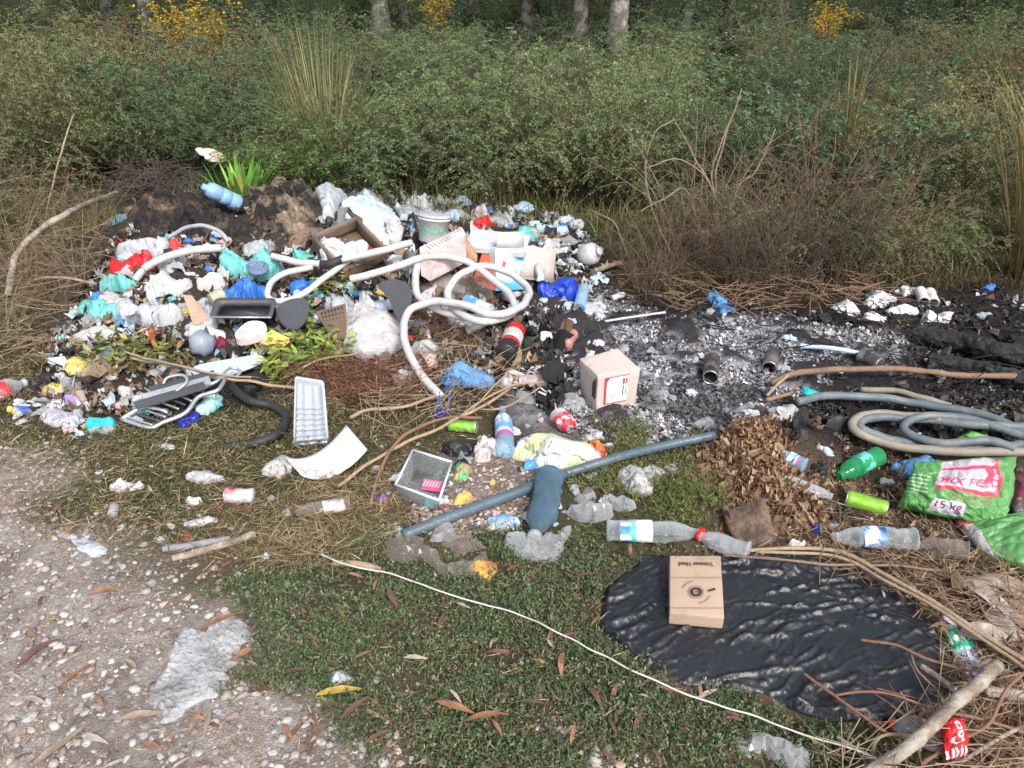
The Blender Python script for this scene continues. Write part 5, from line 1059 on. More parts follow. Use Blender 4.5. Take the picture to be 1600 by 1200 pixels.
B('film', 'milky film lying right beside the crushed blue bottle', 'film', [(880, 790), (900, 778), (935, 782), (958, 795), (945, 812), (905, 815)], .05, CLEARM, wr=.02, lam=.06, ex=.12, shell=False, sp=.012, smooth=False, sd=1.1, grav=.0001); B('film', 'clear torn film flap on the grass near the grey pipe', 'film', [(935, 775), (962, 763), (985, 778), (990, 793), (965, 800)], .04, CLEARM, wr=.02, lam=.06, ex=.12, shell=False, sp=.012, smooth=False, sd=1.1, grav=.0001)
B('bag', 'white dirty bag in the grass below the grey pipe', 'bag', [(966, 735), (980, 722), (1000, 725), (1008, 748), (1016, 768), (1000, 775), (980, 765)], .05, WHITED, wr=.02, lam=.06); B('bag', 'small white bag beside the grass tuft', 'bag', ell(1022, 738, 16, 14), .04, WHITED, wr=.018, lam=.05)
B('film', 'beige crumpled film on the grass edge', 'film', [(600, 862), (615, 838), (645, 832), (675, 850), (700, 875), (740, 872), (755, 850), (765, 880), (740, 903), (700, 905), (660, 880), (630, 878)], .022, CLEARD, wr=.026, lam=.06, ex=.12, shell=False, sp=.012, smooth=False, sd=1.1, grav=.0001); B('film', 'brownish orange crushed packet on the grass edge', 'film', [(735, 885), (752, 868), (772, 875), (778, 895), (755, 908)], .03, pm('packet_rust', (.32, .12, .06), rough=.5, base2=(.6, .32, .05), s2=15), wr=.016, lam=.04)
B('film', 'pinkish clear film beside the beige film', 'film', [(690, 845), (712, 825), (745, 835), (755, 850), (735, 868), (705, 868)], .02, CLEARD, wr=.024, lam=.045, ex=.12, shell=False, sp=.012, smooth=False, sd=1.1, grav=.0001); B('film', 'clear film with blue tint beside the pipe end', 'film', [(765, 810), (785, 800), (812, 806), (815, 822), (785, 826)], .03, pm('film_blue_bits', (.20, .42, .70), rough=.4, transl=.2, base2=(.6, .62, .65), s2=9), wr=.018, lam=.04)
B('paper', 'white dirty rag lying on the gravel', 'rag', [(240, 1095), (244, 1075), (256, 1040), (262, 1015), (278, 990), (295, 978), (318, 985), (330, 968), (358, 960), (380, 972), (388, 990), (378, 1015), (362, 1040), (358, 1065), (340, 1070), (328, 1092), (300, 1100), (272, 1122), (250, 1122)], .007, RAGW, wr=.012, lam=.055, smooth=True, flatness=.25, sp=.0048, seed=21, fold=.65, fine=.6, jag=.5, ex=.07, grav=.00008, sd=1.2)
B('bag', 'small white plastic bag on the grass near the yellow leaf', 'bag', [(509, 1045), (516, 1034), (530, 1045), (546, 1042), (548, 1060), (535, 1075), (515, 1070)], .04, WHITE, wr=.016, lam=.035)
B('plastic_shard', 'grey torn plastic shard on the gravel edge', 'plastic', [(84, 828), (105, 828), (120, 840), (138, 833), (142, 842), (160, 845), (168, 860), (150, 872), (132, 868), (118, 850)], .008, pm('film_grey_pale', (.42, .45, .50), rough=.4, dirt=.25), wr=.008, lam=.06)
B('sponge_glove', 'white rounded mask on the grass', 'mask', [(290, 745), (298, 730), (320, 726), (338, 732), (345, 748), (320, 758), (300, 755)], .045, WHITE, wr=.014, lam=.06, smooth=True); B('white_bowl', 'white bowl shaped cover on the grass', 'bowl', [(289, 780), (303, 776), (318, 779), (308, 790), (298, 790)], .02, FOAM, wr=.003, lam=.05, smooth=True)
B('torn_paper', 'torn white and peach paper on the dry grass', 'paper', [(172, 766), (178, 752), (190, 742), (200, 750), (225, 752), (215, 764), (190, 768)], .03, pm('paper_peach', (.68, .66, .64), rough=.7, base2=(.55, .33, .22), s2=13, fac2=.38), wr=.014, lam=.05); B('torn_paper', 'narrow white torn strip above the grey sticks', 'paper', [(286, 818), (310, 810), (337, 808), (336, 816), (305, 824), (288, 824)], .01, PAPER, wr=.008, lam=.04)
B('film', 'clear bottle film below the black bin bag', 'film', [(1150, 1150), (1185, 1140), (1230, 1150), (1262, 1160), (1265, 1195), (1235, 1205), (1190, 1185), (1155, 1170)], .03, CLEARM, wr=.02, lam=.06, ex=.12, shell=False, sp=.012, smooth=False, sd=1.1, grav=.0001)
def wrapg(u, v):
    c = np.tile(np.array([.06, .50, .28]), (len(u), 1)); c[v > .68] = (.62, .60, .62); c[v < .36] = (.42, .52, .68); c[(np.abs(v-.52) < .05) & (np.sin(u*26) > 0)] = (.7, .8, .72); return c
pbag('sachet', 'green white and blue packet at the edge of the black bin bag', 'wrapper', [(1462, 958), (1492, 962), (1545, 1050), (1508, 1062)], .02, wrapg, 40, 70, wr=.01, lam=.05, seed=4)
tcc = glyphs('Coca', True)
def cola(u, v):
    c = np.tile(np.array([.55, .012, .02]), (len(u), 1)); c[in_text(*tcc, v, 1-u, (.25, .3, .85, .72))] = (.8, .78, .76); c[(v < .16) & (np.sin(u*30) > 0)] = (.7, .68, .68); return c
pbag('label_wrapper', 'torn red label with white lettering under the pale stick', 'wrapper', [(1470, 1120), (1505, 1122), (1515, 1178), (1478, 1185)], .025, cola, 60, 60, wr=.012, lam=.05, seed=6, hc=(.08, .09, .06, .06))
B('shoe', 'black worn shoe beside the hose coil', 'shoe', [(1288, 660), (1300, 650), (1322, 652), (1334, 664), (1320, 676), (1298, 674)], .06, BLACKR, wr=.008, lam=.06, smooth=True); B('glove', 'white and cream glove at the start of the hose', 'glove', [(1200, 640), (1212, 628), (1235, 627), (1252, 640), (1245, 655), (1225, 662), (1210, 655)], .05, WHITED, wr=.022, lam=.05); B('wrapper', 'small aqua wrapper beside the long brown stick', 'wrapper', [(1255, 603), (1268, 606), (1280, 615), (1270, 620), (1258, 616)], .02, CYAN, wr=.01, lam=.03)
B('bag', 'blue plastic scrap caught under the dead brush', 'plastic', [(1108, 462), (1118, 453), (1132, 468), (1148, 480), (1145, 492), (1128, 488)], .07, SKYB, wr=.024, lam=.05)
B('cap_ball', 'dark blue bottle cap by the bark slab', 'cap', ell(1274, 828, 9, 9, 0, 12, .02), .03, pm('cap_navy', (.012, .02, .11), rough=.4, dirt=.1), wr=.002, lam=.05, smooth=True); B('white_cup', 'white crushed cup between the bark slab and bottle', 'cup', ell(1245, 851, 15, 8), .03, PAPER, wr=.008, lam=.04)
B('container', 'turquoise oval soap box at the foot of the heap', 'container', [(130, 660), (140, 648), (160, 645), (178, 650), (180, 664), (165, 673), (142, 674)], .05, CYAN, wr=.004, lam=.06, smooth=True, flatness=.8); B('wrapper', 'navy blue wrapper beside the silver rack', 'wrapper', [(272, 660), (285, 645), (305, 638), (310, 650), (295, 662), (285, 670)], .035, pm('wrapper_navy', (.02, .03, .30), rough=.35), wr=.018, lam=.04); B('wrapper', 'mint and white wrapper beside the silver rack', 'wrapper', [(303, 640), (318, 622), (340, 610), (346, 628), (330, 645), (312, 650)], .04, pm('wrapper_mint', (.40, .60, .58), rough=.4, base2=(.10, .45, .45), s2=12), wr=.016, lam=.04)
B('cup', 'lilac plastic cup lying at the foot of the heap', 'cup', ell(116, 628, 14, 11), .06, PURP, wr=.005, lam=.05, smooth=True); B('cup', 'brown clay cup beside the lilac cup', 'cup', ell(132, 634, 11, 9), .05, PINKW, wr=.004, lam=.05, smooth=True)
B('wrapper', 'yellow film scrap on the dry grass at the heap foot', 'wrapper', [(70, 610), (85, 597), (108, 595), (100, 605), (78, 620)], .04, YELW, wr=.018, lam=.05); B('wrapper', 'yellow crumpled film below the wilted leaves', 'wrapper', [(104, 575), (110, 558), (130, 550), (146, 562), (135, 580), (112, 588)], .06, YELW, wr=.022, lam=.05); B('wrapper', 'yellow and blue packet on the grass at the heap foot', 'wrapper', [(10, 640), (25, 634), (45, 636), (50, 644), (30, 648)], .025, pm('packet_yellow_blue', (.6, .5, .08), rough=.4, base2=(.02, .1, .42), s2=9), wr=.012, lam=.04)
B('wrapper', 'pale silvery crumpled foil at the foot of the heap', 'wrapper', [(60, 650), (85, 630), (110, 640), (130, 655), (105, 665), (75, 664)], .03, pm('foil', (.55, .52, .56), rough=.4, metal=.3, dirt=.45), wr=.024, lam=.04); B('wrapper', 'small pale lilac scrap below the turquoise box', 'plastic', ell(125, 676, 7, 6), .02, PALEB, wr=.008, lam=.03)
B('stuffing', 'white foam lump beside the white hose end', 'foam', [(613, 590), (622, 578), (636, 582), (650, 585), (650, 598), (635, 600), (622, 602)], .05, FOAM, wr=.010, lam=.05, smooth=True); B('bag', 'red bag at the back edge of the heap', 'bag', [(738, 352), (745, 340), (762, 338), (768, 350), (755, 358)], .09, RED, wr=.016, lam=.06); B('cap_ball', 'white scrap on the grass below the black cable', 'plastic', ell(263, 697, 11, 5), .015, WHITE, wr=.006, lam=.04)
B('red_scrap', 'small red plastic piece in the straw', 'plastic', ell(570, 833, 6, 10), .02, RED, wr=.006, lam=.03); B('green_scrap', 'lime green scrap at the pipe end', 'plastic', ell(633, 838, 8, 6), .02, LIME, wr=.006, lam=.03)
B('torn_sheet', 'white and tan torn sheet sticking up behind the heap', 'sheet', [(304, 229), (330, 232), (354, 244), (350, 252), (325, 250), (312, 240)], .02, pm('paper_tan_white', (.66, .64, .62), rough=.6, base2=(.55, .40, .26), s2=7), wr=.02, lam=.1, lift=.30)
V, F = lathe([(.01, 0), (.042, .002), (.045, .012), (.045, .06), (.041, .065), (.045, .07), (.045, .12), (.041, .125), (.045, .13), (.045, .18), (.036, .205), (.018, .215), (.018, .235), (.01, .237)], 20); p = Gp(374, 318, .06); one('blue_canister', 'pale blue plastic canister beside the green plant', 'canister', (rotm(0, -55, 40)@(V+crumple(V, .1, 3)[:, None]*.004).T).T+p, F, pm('canister_blue', (.25, .42, .66), rough=.4, var=.15, dirt=.2, transl=.15))
B('bag', 'steel blue bag among the dry weeds', 'bag', [(163, 350), (172, 335), (205, 328), (222, 338), (210, 348), (185, 356)], .08, pm('film_slate', (.17, .29, .38), rough=.45, dirt=.25), wr=.025, lam=.06); B('stuffing', 'cream fluffy padding beside the burnt padding', 'padding', [(232, 338), (250, 322), (275, 312), (284, 322), (260, 336), (240, 345)], .06, pm('padding_cream', (.55, .48, .38), rough=.95, dirt=.35), wr=.025, lam=.05)
B('burnt_padding', 'charred black padding mound at the back of the heap', 'padding', [(215, 358), (240, 340), (275, 325), (285, 302), (320, 298), (345, 308), (365, 330), (388, 345), (392, 368), (350, 374), (300, 368), (250, 370)], .11, BURNM, wr=.06, lam=.09, sp=.011, fold=.2, ex=0, smooth=False); B('burnt_padding', 'scorched brown and black padding mound beside the green plant', 'padding', [(388, 345), (385, 318), (400, 300), (440, 293), (478, 296), (495, 315), (502, 345), (490, 368), (450, 376), (410, 368)], .10, BURNB, wr=.06, lam=.09, sp=.011, fold=.2, ex=0, smooth=False)
B('straw_mat', 'brown checked rug piece on the heap', 'rug', [(448, 378), (470, 352), (495, 345), (505, 362), (485, 380), (460, 390)], .05, pm('rug_brown', (.20, .13, .10), rough=.95, dirt=.3, bump=.6, bscale=90), wr=.02, lam=.08)
# burnt cluster of white tins and cans
for k, (cx, cy, rx, ry) in enumerate(((1320, 482, 20, 14), (1372, 468, 25, 15), (1418, 455, 15, 11), (1372, 496, 22, 8), (1410, 482, 26, 10), (1462, 494, 22, 10), (1440, 462, 9, 11), (1455, 464, 10, 12), (1395, 505, 12, 5))):
    if 6 <= k <= 7: can(('white scorched can standing beyond the white scraps', 'white scorched can touching the standing one')[k-6], (cx+4, cy+10), (cx-3, cy-8), .03, ASHW, .12, 20+k, name='burnt_can', open_end=True)
    else: B('burnt_scrap', 'white scorched metal scrap on the black burnt ground', 'scrap', ell(cx, cy, rx, ry, -10), .05, ASHW, wr=.03, lam=.06, group='white scorched scraps')
# charred logs
for lb, pts, r in (('thick charred black log behind the hose coil', [(1430, 520, .04), (1500, 532, .07), (1570, 548, .08), (1680, 566, .06)], .046), ('charred black log in front of the thicker one', [(1452, 565, .03), (1520, 572, .05), (1600, 592, .06), (1700, 610, .04)], .036), ('short charred stump end on the burnt ground', [(1580, 535, .03), (1640, 530, .05)], .035)):
    P = np.array([Gp(*q) for q in pts]); S = spline(P, 60); V, F = tube(S, r*(1+.15*vnoise(S*9, 3)), 22); V = V+np.stack([crumple(V*[.45, 1.4, 1.4], .05, i+3) for i in range(3)], 1)*.011; one('charred_log', lb, 'log', V, F, CHAR, smooth=False)
# rotten stump
B('rotten_wood', 'orange brown rotten wood heap beside the bark slab', 'wood', [(1085, 720), (1110, 690), (1150, 662), (1200, 656), (1215, 690), (1240, 720), (1250, 760), (1285, 790), (1290, 815), (1250, 845), (1200, 840), (1150, 800), (1120, 770)], .045, ROT, wr=.028, lam=.055, sp=.008, ex=0, smooth=False)
P4 = np.array([Gp(1136, 795, .06), Gp(1195, 775, .12), Gp(1215, 838, .03), Gp(1165, 856, .02)]); V, F = quadbox(P4, .035); V, F = subdiv(V, F, 9, 0, .1, 3, .004); V = V+np.stack([crumple(V*[2.2, .35, 1], .05, i) for i in range(3)], 1)*.007
one('bark_slab', 'dark flat bark slab in front of the rotten wood', 'bark', V, F, BARKD, smooth=False)
stick('wood_splinter', 'reddish wood splinter along the bark slab', 'wood', [(1132, 792, .03), (1142, 820, .03), (1160, 852, .02)], .013, ROT, wob=.004); stick('wood_splinter', 'pale splinter pointing at the blue cap', 'wood', [(1245, 780, .05), (1262, 805, .04), (1274, 822, .03)], .006, WOODT, wob=.003)
# ================================================================== sticks
S_ = lambda lb, pts, r, m, **k: stick(k.pop('name', 'stick'), lb, 'stick', pts, r, m, **k)
S_('thick pale weathered stick across the dry twigs', [(1350, 1212, .06), (1420, 1165, .09), (1480, 1110, .11), (1530, 1068, .11), (1560, 1040, .10)], .0155, WOODG, wob=.004, n=46, seg=10)
S_('pale grey stick beyond the thick weathered one', [(1540, 1080, .04), (1580, 1084, .04), (1660, 1092, .04)], .015, WOODG, wob=.004); S_('short pale stick at the edge of the bin bag', [(1438, 1040, .04), (1465, 1058, .04), (1492, 1078, .03)], .008, WOODG, wob=.003)
S_('long tan stalk running along the bin bag edge', [(1168, 860, .03), (1240, 856, .04), (1310, 862, .06), (1370, 890, .07), (1440, 930, .07), (1520, 980, .06), (1640, 1060, .05)], .0062, WOODT, wob=.003, n=60); S_('second tan stalk beside the long one', [(1180, 862, .03), (1300, 868, .05), (1380, 905, .06), (1470, 955, .06), (1560, 1015, .05), (1640, 1075, .04)], .0052, WOODT, wob=.003, n=60)
S_('thin dark stalk lying over the bin bag top', [(1130, 868, .04), (1200, 872, .05), (1300, 882, .05), (1400, 884, .05), (1470, 892, .04)], .0042, WOODB, wob=.003, n=50); S_('long brown stick in front of the charred logs', [(1205, 600, .04), (1240, 584, .06), (1310, 577, .08), (1400, 577, .08), (1480, 584, .07), (1560, 588, .07), (1700, 590, .06)], .0135, WOODB, wob=.004, n=60)
S_('forked brown stick end beside the long stick', [(1198, 618, .02), (1215, 600, .05), (1238, 580, .06)], .007, WOODT, wob=.003); S_('short brown stick below the long stick', [(1198, 625, .03), (1230, 617, .04), (1240, 614, .04)], .008, WOODB, wob=.003)
S_('reddish twig over the bin bag lower edge', [(1255, 1052, .05), (1300, 1085, .05), (1350, 1122, .06), (1390, 1148, .05), (1440, 1172, .04)], .0040, WOODR, wob=.003, n=40); S_('arched reddish twig on the bin bag', [(1302, 1088, .05), (1340, 1082, .07), (1385, 1084, .08), (1430, 1098, .07), (1458, 1112, .05)], .0034, WOODR, wob=.002, n=40); S_('tan twig crossing from the bin bag to the packet', [(1345, 998, .05), (1400, 1008, .06), (1450, 1030, .06), (1520, 1050, .05)], .004, WOODR, wob=.003, n=40)
S_('orange twig rising past the red label', [(1438, 1195, .03), (1490, 1160, .06), (1540, 1135, .08), (1562, 1100, .1), (1580, 1070, .12), (1615, 1040, .12)], .0046, WOODR, wob=.004, n=50); S_('looped tan twig beside the red cap', [(1362, 1185, .03), (1368, 1160, .05), (1385, 1148, .06), (1430, 1148, .05), (1470, 1150, .05)], .0042, WOODT, wob=.003, n=40); S_('orange twig arching over the red label', [(1445, 1138, .06), (1435, 1118, .07), (1460, 1112, .08), (1520, 1120, .08), (1585, 1142, .06), (1650, 1160, .05)], .0042, WOODR, wob=.004, n=50)
S_('white dry twig below the red label', [(1498, 1192, .03), (1540, 1165, .05), (1590, 1140, .06), (1650, 1110, .06)], .0048, WOODG, wob=.003, n=40); S_('grey twig at the end of the white string', [(1308, 1152, .03), (1340, 1172, .04), (1375, 1188, .04)], .005, WOODG, wob=.003); S_('dark thin twig past the packet', [(1422, 1020, .05), (1430, 1045, .06), (1460, 1075, .05), (1475, 1100, .03)], .0035, WOODB, wob=.004)
S_('orange brown twig bundle stem beside the clear food box', [(582, 785, .02), (590, 745, .05), (610, 705, .08), (645, 672, .1), (690, 655, .1), (752, 653, .08)], .0062, WOODR, wob=.004, n=50); S_('tan forked twig above the clear food box', [(528, 760, .03), (580, 722, .06), (650, 685, .08), (700, 662, .09), (760, 632, .09), (800, 605, .08)], .0062, WOODT, wob=.004, n=50); S_('pale forked twig tips over the dirty bag', [(720, 650, .08), (760, 622, .1), (810, 600, .11), (850, 598, .1)], .004, WOODT, wob=.004); S_('thin pale twig pointing at the pinkish bag', [(735, 645, .08), (765, 610, .11), (795, 582, .12)], .0035, WOODT, wob=.004); S_('pale twig along the blue bag', [(745, 640, .07), (790, 635, .08), (845, 605, .08)], .0038, WOODT, wob=.004)
S_('tan branch across the dry needles', [(548, 652, .04), (575, 640, .06), (620, 636, .06), (680, 620, .05)], .007, WOODT, wob=.005); S_('curved grey branch in the dry weeds', [(12, 462, .05), (16, 430, .12), (28, 395, .18), (55, 368, .22), (110, 330, .24), (185, 300, .22)], .016, WOODG, wob=.006, n=50); S_('tall thin dry stalk rising from the weeds', [(68, 352, .0), (80, 300, .18), (95, 240, .4), (115, 178, .62)], .006, WOODT, wob=.006, n=30); S_('arched tan stalk at the heap edge', [(38, 448, .06), (60, 436, .1), (100, 434, .11), (152, 444, .06)], .007, WOODT, wob=.003)
S_('thin stick crossing the wilted leaves', [(205, 560, .09), (280, 572, .1), (350, 590, .1), (460, 606, .06)], .0065, WOODT, wob=.004, n=40); S_('long thin stick over the silver rack', [(190, 548, .1), (250, 565, .12), (330, 582, .12), (405, 592, .08)], .005, WOODT, wob=.004, n=40); S_('tan stalk beside the white shirt', [(455, 585, .06), (500, 562, .08), (558, 552, .07)], .005, WOODT, wob=.003)
S_('grey flat wood strip on the gravel edge', [(255, 858, .012), (300, 852, .016), (360, 842, .014)], .011, pm('wood_slate', (.20, .205, .22), rough=.85, dirt=.25), wob=.003); S_('rough grey bark strip below the grey wood strip', [(270, 872, .012), (320, 860, .014), (400, 834, .012)], .012, WOODG, wob=.005); S_('pale split wood piece on the grass', [(520, 880, .015), (560, 882, .02), (594, 892, .015)], .011, WOODT, wob=.004)
S_('white pole in the burnt debris', [(945, 502, .03), (990, 495, .05), (1040, 488, .05)], .006, PAPER, wob=.001); S_('pale stick at the thicket edge by the round jug', [(930, 422, .03), (950, 416, .04), (972, 410, .04)], .013, WOODG, wob=.003); S_('pale blue rod in the ash behind the long stick', [(1250, 540, .03), (1300, 545, .04), (1345, 552, .04)], .012, PALEB, wob=.003); S_('white small cylinder in the ash beyond the blue bag', [(957, 466, .02), (974, 460, .02)], .016, PAPER, n=8)
stick('white_string', 'long white plastic cord stretched over the grass', 'cord', [(500, 868, .05), (560, 885, .05), (640, 905, .05), (720, 932, .05), (800, 958, .05), (870, 988, .05), (935, 1018, .05), (1010, 1058, .05), (1110, 1098, .05), (1200, 1128, .05), (1300, 1160, .05), (1400, 1195, .05)], .0024, pm('cord_white', (.52, .50, .45), rough=.7, dirt=.4), n=160, seg=6, wob=.007)
root = thing('blue_string_loop', 'blue string tied at the white hose end', 'string', tuple(Gp(690, 630)))
for a in ([(690, 612, .06), (684, 630, .05), (680, 648, .03), (690, 650, .02), (700, 640, .04), (701, 618, .05)], [(686, 615, .06), (690, 635, .04), (696, 648, .02)], [(694, 610, .06), (704, 600, .06), (700, 632, .04), (684, 646, .02)]): stick('strand', '', '', a, .0035, pm('string_blue', (.05, .09, .42), rough=.6), n=30, seg=5, parent=root)

# ================================================================== more crumpled film pressed among the rubbish
FILMS = [('white', WHITE, 30), ('dirty white', WHITED, 16), ('milky clear', CLEARM, 18), ('pale blue', PALEB, 10), ('grey', GREY, 8), ('black', BLACK, 10), ('pinkish', PINKW, 8), ('sky blue', SKYB, 3), ('teal', TEAL, 2)]
r9 = np.random.RandomState(929); fw = np.array([f[2] for f in FILMS], float); fw /= fw.sum()
for where, px, nf, lo, hi, hh in (('on the heap', [(110, 520), (180, 420), (300, 380), (480, 390), (640, 400), (720, 440), (760, 500), (700, 540), (480, 520), (300, 545), (150, 560)], 34, 12, 26, .05), ('along the back edge of the heap', [(500, 300), (620, 305), (740, 322), (900, 356), (930, 395), (850, 392), (740, 345), (600, 335)], 22, 9, 20, .07), ('at the foot of the heap', [(20, 640), (90, 590), (200, 600), (240, 650), (120, 672)], 8, 10, 20, .03), ('between the heap and the carton', [(700, 500), (860, 400), (950, 430), (930, 520), (880, 640), (780, 610)], 14, 9, 20, .035), ('beside the grey pipe', [(560, 760), (720, 680), (900, 700), (1010, 730), (900, 860), (700, 880), (600, 840)], 14, 10, 24, .025)):
    q9 = np.array(px, float); k = 0
    while k < nf:
        p9 = r9.uniform(q9.min(0), q9.max(0))
        if not pip(p9[None], q9)[0]: continue
        fn, fm, _ = FILMS[r9.choice(len(FILMS), p=fw)]; rx = r9.uniform(lo, hi)
        B('crumpled_film', f'crumpled {fn} plastic film {where}', 'film', ell(p9[0], p9[1], rx, rx*r9.uniform(.45, .75), r9.uniform(-30, 30), 11, .35, k), hh*r9.uniform(.5, 1.2), fm, wr=.02, lam=.05, group=f'{fn} films {where}', it=24, ex=.2 if fm is not CLEARM else .12, sp=.009 if fm is not CLEARM else .013, smooth=fm is not CLEARM, shell=fm is not CLEARM); k += 1
# ================================================================== loose bits
def proj(P): # photo position of a world point (used only to skip what no camera near here can see)
    r = P-np.array([0, 0, CAMZ]); dz = r[:, 1]*CT-r[:, 2]*ST; return 800+FPX*r[:, 0]/dz, 600-FPX*(r[:, 1]*ST+r[:, 2]*CT)/dz
def culled(P, m=0.):
    k = np.ones(len(P), bool)
    for f in FOOT:
        lo, hi = f.min(0), f.max(0); b = np.where(k & (P[:, 0] > lo[0]) & (P[:, 0] < hi[0]) & (P[:, 1] > lo[1]) & (P[:, 1] < hi[1]))[0]
        if len(b): k[b[pip(P[b, :2], f)]] = False
    return k
def in_photo(px, n, rng):
    """n points spread over a photo outline, dropped onto the ground"""
    a = np.array(px, float); out = []
    while sum(map(len, out)) < n:
        q = rng.uniform(a.min(0), a.max(0), (n*2, 2)); out.append(q[pip(q, a)])
    q = np.vstack(out)[:n]; return G(q[:, 0], q[:, 1]), q
def scraps(P, size, cols, rng, m=4, zamp=.35, stretch=(.5, 1.), lift=0., tilt=.35):
    """small crumpled sheets, m x m points each"""
    n = len(P); u, v = np.meshgrid(np.linspace(-.5, .5, m), np.linspace(-.5, .5, m)); g = np.stack([u.ravel(), v.ravel()], 1); k = m*m
    q = g[None]+rng.normal(size=(n, k, 2))*.10; q[:, :, 1] *= rng.uniform(*stretch, (n, 1)); z = rng.normal(size=(n, k))*zamp*.4+zamp*(q[:, :, 0]**2*rng.normal(size=(n, 1))*2+q[:, :, 1]**2*rng.normal(size=(n, 1))*2)
    a = rng.uniform(0, 2*PI, (n, 1)); x = q[:, :, 0]*np.cos(a)-q[:, :, 1]*np.sin(a); y = q[:, :, 0]*np.sin(a)+q[:, :, 1]*np.cos(a)
    tx, ty = rng.normal(size=(n, 1))*tilt, rng.normal(size=(n, 1))*tilt; z = z+tx*x+ty*y; z = z-z.min(1, keepdims=True)*.75
    V = np.stack([x, y, z+lift], -1)*np.asarray(size)[:, None, None]+P[:, None, :]
    i = np.arange(k).reshape(m, m); f = np.stack([i[:-1, :-1], i[:-1, 1:], i[1:, 1:], i[1:, :-1]], -1).reshape(-1, 4); F = (np.arange(n)[:, None, None]*k+f[None]).reshape(-1, 4)
    return V.reshape(-1, 3), F, np.repeat(cols, k, 0)
def pal(n, table, rng, s=.25):
    w_ = np.array([t[0] for t in table], float); i = rng.choice(len(table), n, p=w_/w_.sum()); return np.array([t[1] for t in table])[i]*np.exp(rng.normal(size=(n, 1))*s)
SCRAPM = pm('scrap_mix', (1, 1, 1), rough=.5, attr=True, var=.25, scale=40, dirt=.2, transl=.12, bump=.1)
DULLM = pm('ash_mix', (1, 1, 1), rough=.9, attr=True, var=.35, scale=60, dirt=0, bump=.3, spec=.2)
def stuff(name, V, F, col, mat, label, smooth=False):
    o = obj(name, V, F, mat, col=col, smooth=smooth); return tag(o, label, None, None, 'stuff')
W_, K_, GR_, BR_ = (.52, .53, .55), (.02, .02, .021), (.26, .26, .27), (.14, .09, .055)
HEAP_T = [(12, W_), (12, (.36, .35, .34)), (16, GR_), (26, K_), (30, BR_), (4, (.34, .42, .5)), (1.5, (.12, .3, .5)), (1.5, (.18, .42, .40)), (3, (.42, .30, .27)), (.8, (.4, .04, .04)), (1.5, (.45, .35, .1)), (20, (.24, .17, .11))]
HP = [(70, 530), (110, 470), (160, 400), (200, 330), (300, 300), (560, 300), (740, 318), (900, 352), (945, 420), (880, 520), (800, 610), (700, 600), (560, 560), (420, 560), (330, 590), (200, 650), (110, 660), (60, 640)]
rng = np.random.RandomState(101)
P, _ = in_photo(HP, 5200, rng); P = P[culled(P)]; n = len(P); V, F, cc = scraps(P, rng.gamma(2.0, .010, n)+.008, pal(n, HEAP_T, rng), rng, 4, .5); stuff('litter', V, F, cc, SCRAPM, 'small mixed litter covering the heap')
BK = [(560, 300), (640, 305), (740, 318), (900, 352), (940, 395), (930, 420), (850, 400), (760, 350), (640, 345), (560, 330)]
P, _ = in_photo(BK, 600, rng); P = P[culled(P)]; n = len(P); V, F, cc = scraps(P, rng.gamma(2.2, .011, n)+.010, pal(n, [(30, (.4, .4, .42)), (16, GR_), (8, (.30, .38, .46)), (3, (.06, .2, .45)), (22, K_), (20, BR_), (2, (.4, .32, .1)), (1, (.4, .05, .06))], rng), rng, 4, .45); stuff('litter', V, F, cc, SCRAPM, 'small plastic litter along the back of the heap')
# ash and burnt flakes
AP = [(830, 440), (960, 448), (1040, 490), (1180, 486), (1290, 505), (1430, 525), (1390, 590), (1210, 628), (1130, 690), (1010, 708), (925, 690), (860, 640), (850, 560)]
n = 26000; P, _ = in_photo(AP, n, rng); m_ = vnoise(P*5, 61)
cc = pal(n, [(16, (.035, .034, .035)), (18, (.13, .125, .13)), (34, (.29, .28, .295)), (30, (.42, .41, .432)), (6, (.50, .49, .51)), (3, (.25, .16, .13))], rng, .25); dk = m_ > .22; cc[dk] *= .3
V, F, cc = scraps(P, rng.gamma(1.4, .0033, n)+.003, cc, rng, 3, .38); stuff('ash_flakes', V, F, cc, DULLM, 'grey white and black ash flakes')
ASHT = [(30, (.03, .029, .03)), (26, (.10, .096, .10)), (30, (.24, .232, .245)), (14, (.36, .35, .37))]
BP = [(840, 360), (940, 380), (985, 470), (1300, 478), (1480, 440), (1800, 430), (1900, 680), (1420, 690), (1290, 690), (1190, 700), (1130, 690), (1210, 630), (1400, 590), (1430, 530), (1180, 490), (1000, 480), (830, 440)]
n = 13000; P, _ = in_photo(BP, n, rng); cc = pal(n, [(52, K_), (26, (.05, .045, .043)), (12, (.11, .075, .055)), (6, (.2, .19, .19)), (1.5, (.42, .42, .42))], rng, .35); V, F, cc = scraps(P, rng.gamma(1.7, .0065, n)+.004, cc, rng, 3, .38, (.25, 1.)); stuff('burnt_flakes', V, F, cc, DULLM, 'black burnt flakes on the burnt ground')
CP = [(760, 520), (830, 500), (880, 520), (900, 640), (870, 660), (800, 600), (770, 570)]
n = 1500; P, _ = in_photo(CP, n, rng); cc = pal(n, [(50, K_), (24, (.06, .05, .045)), (14, (.17, .11, .07)), (8, W_)], rng, .3); V, F, cc = scraps(P, rng.gamma(2, .009, n)+.006, cc, rng, 3, .55); stuff('burnt_flakes', V, F, cc, DULLM, 'black burnt flakes beside the carton')
RP = [(1085, 690), (1200, 640), (1300, 660), (1420, 700), (1430, 820), (1600, 900), (1750, 1000), (1700, 1300), (1480, 1250), (1500, 1000), (1440, 910), (1290, 860), (1120, 850)]
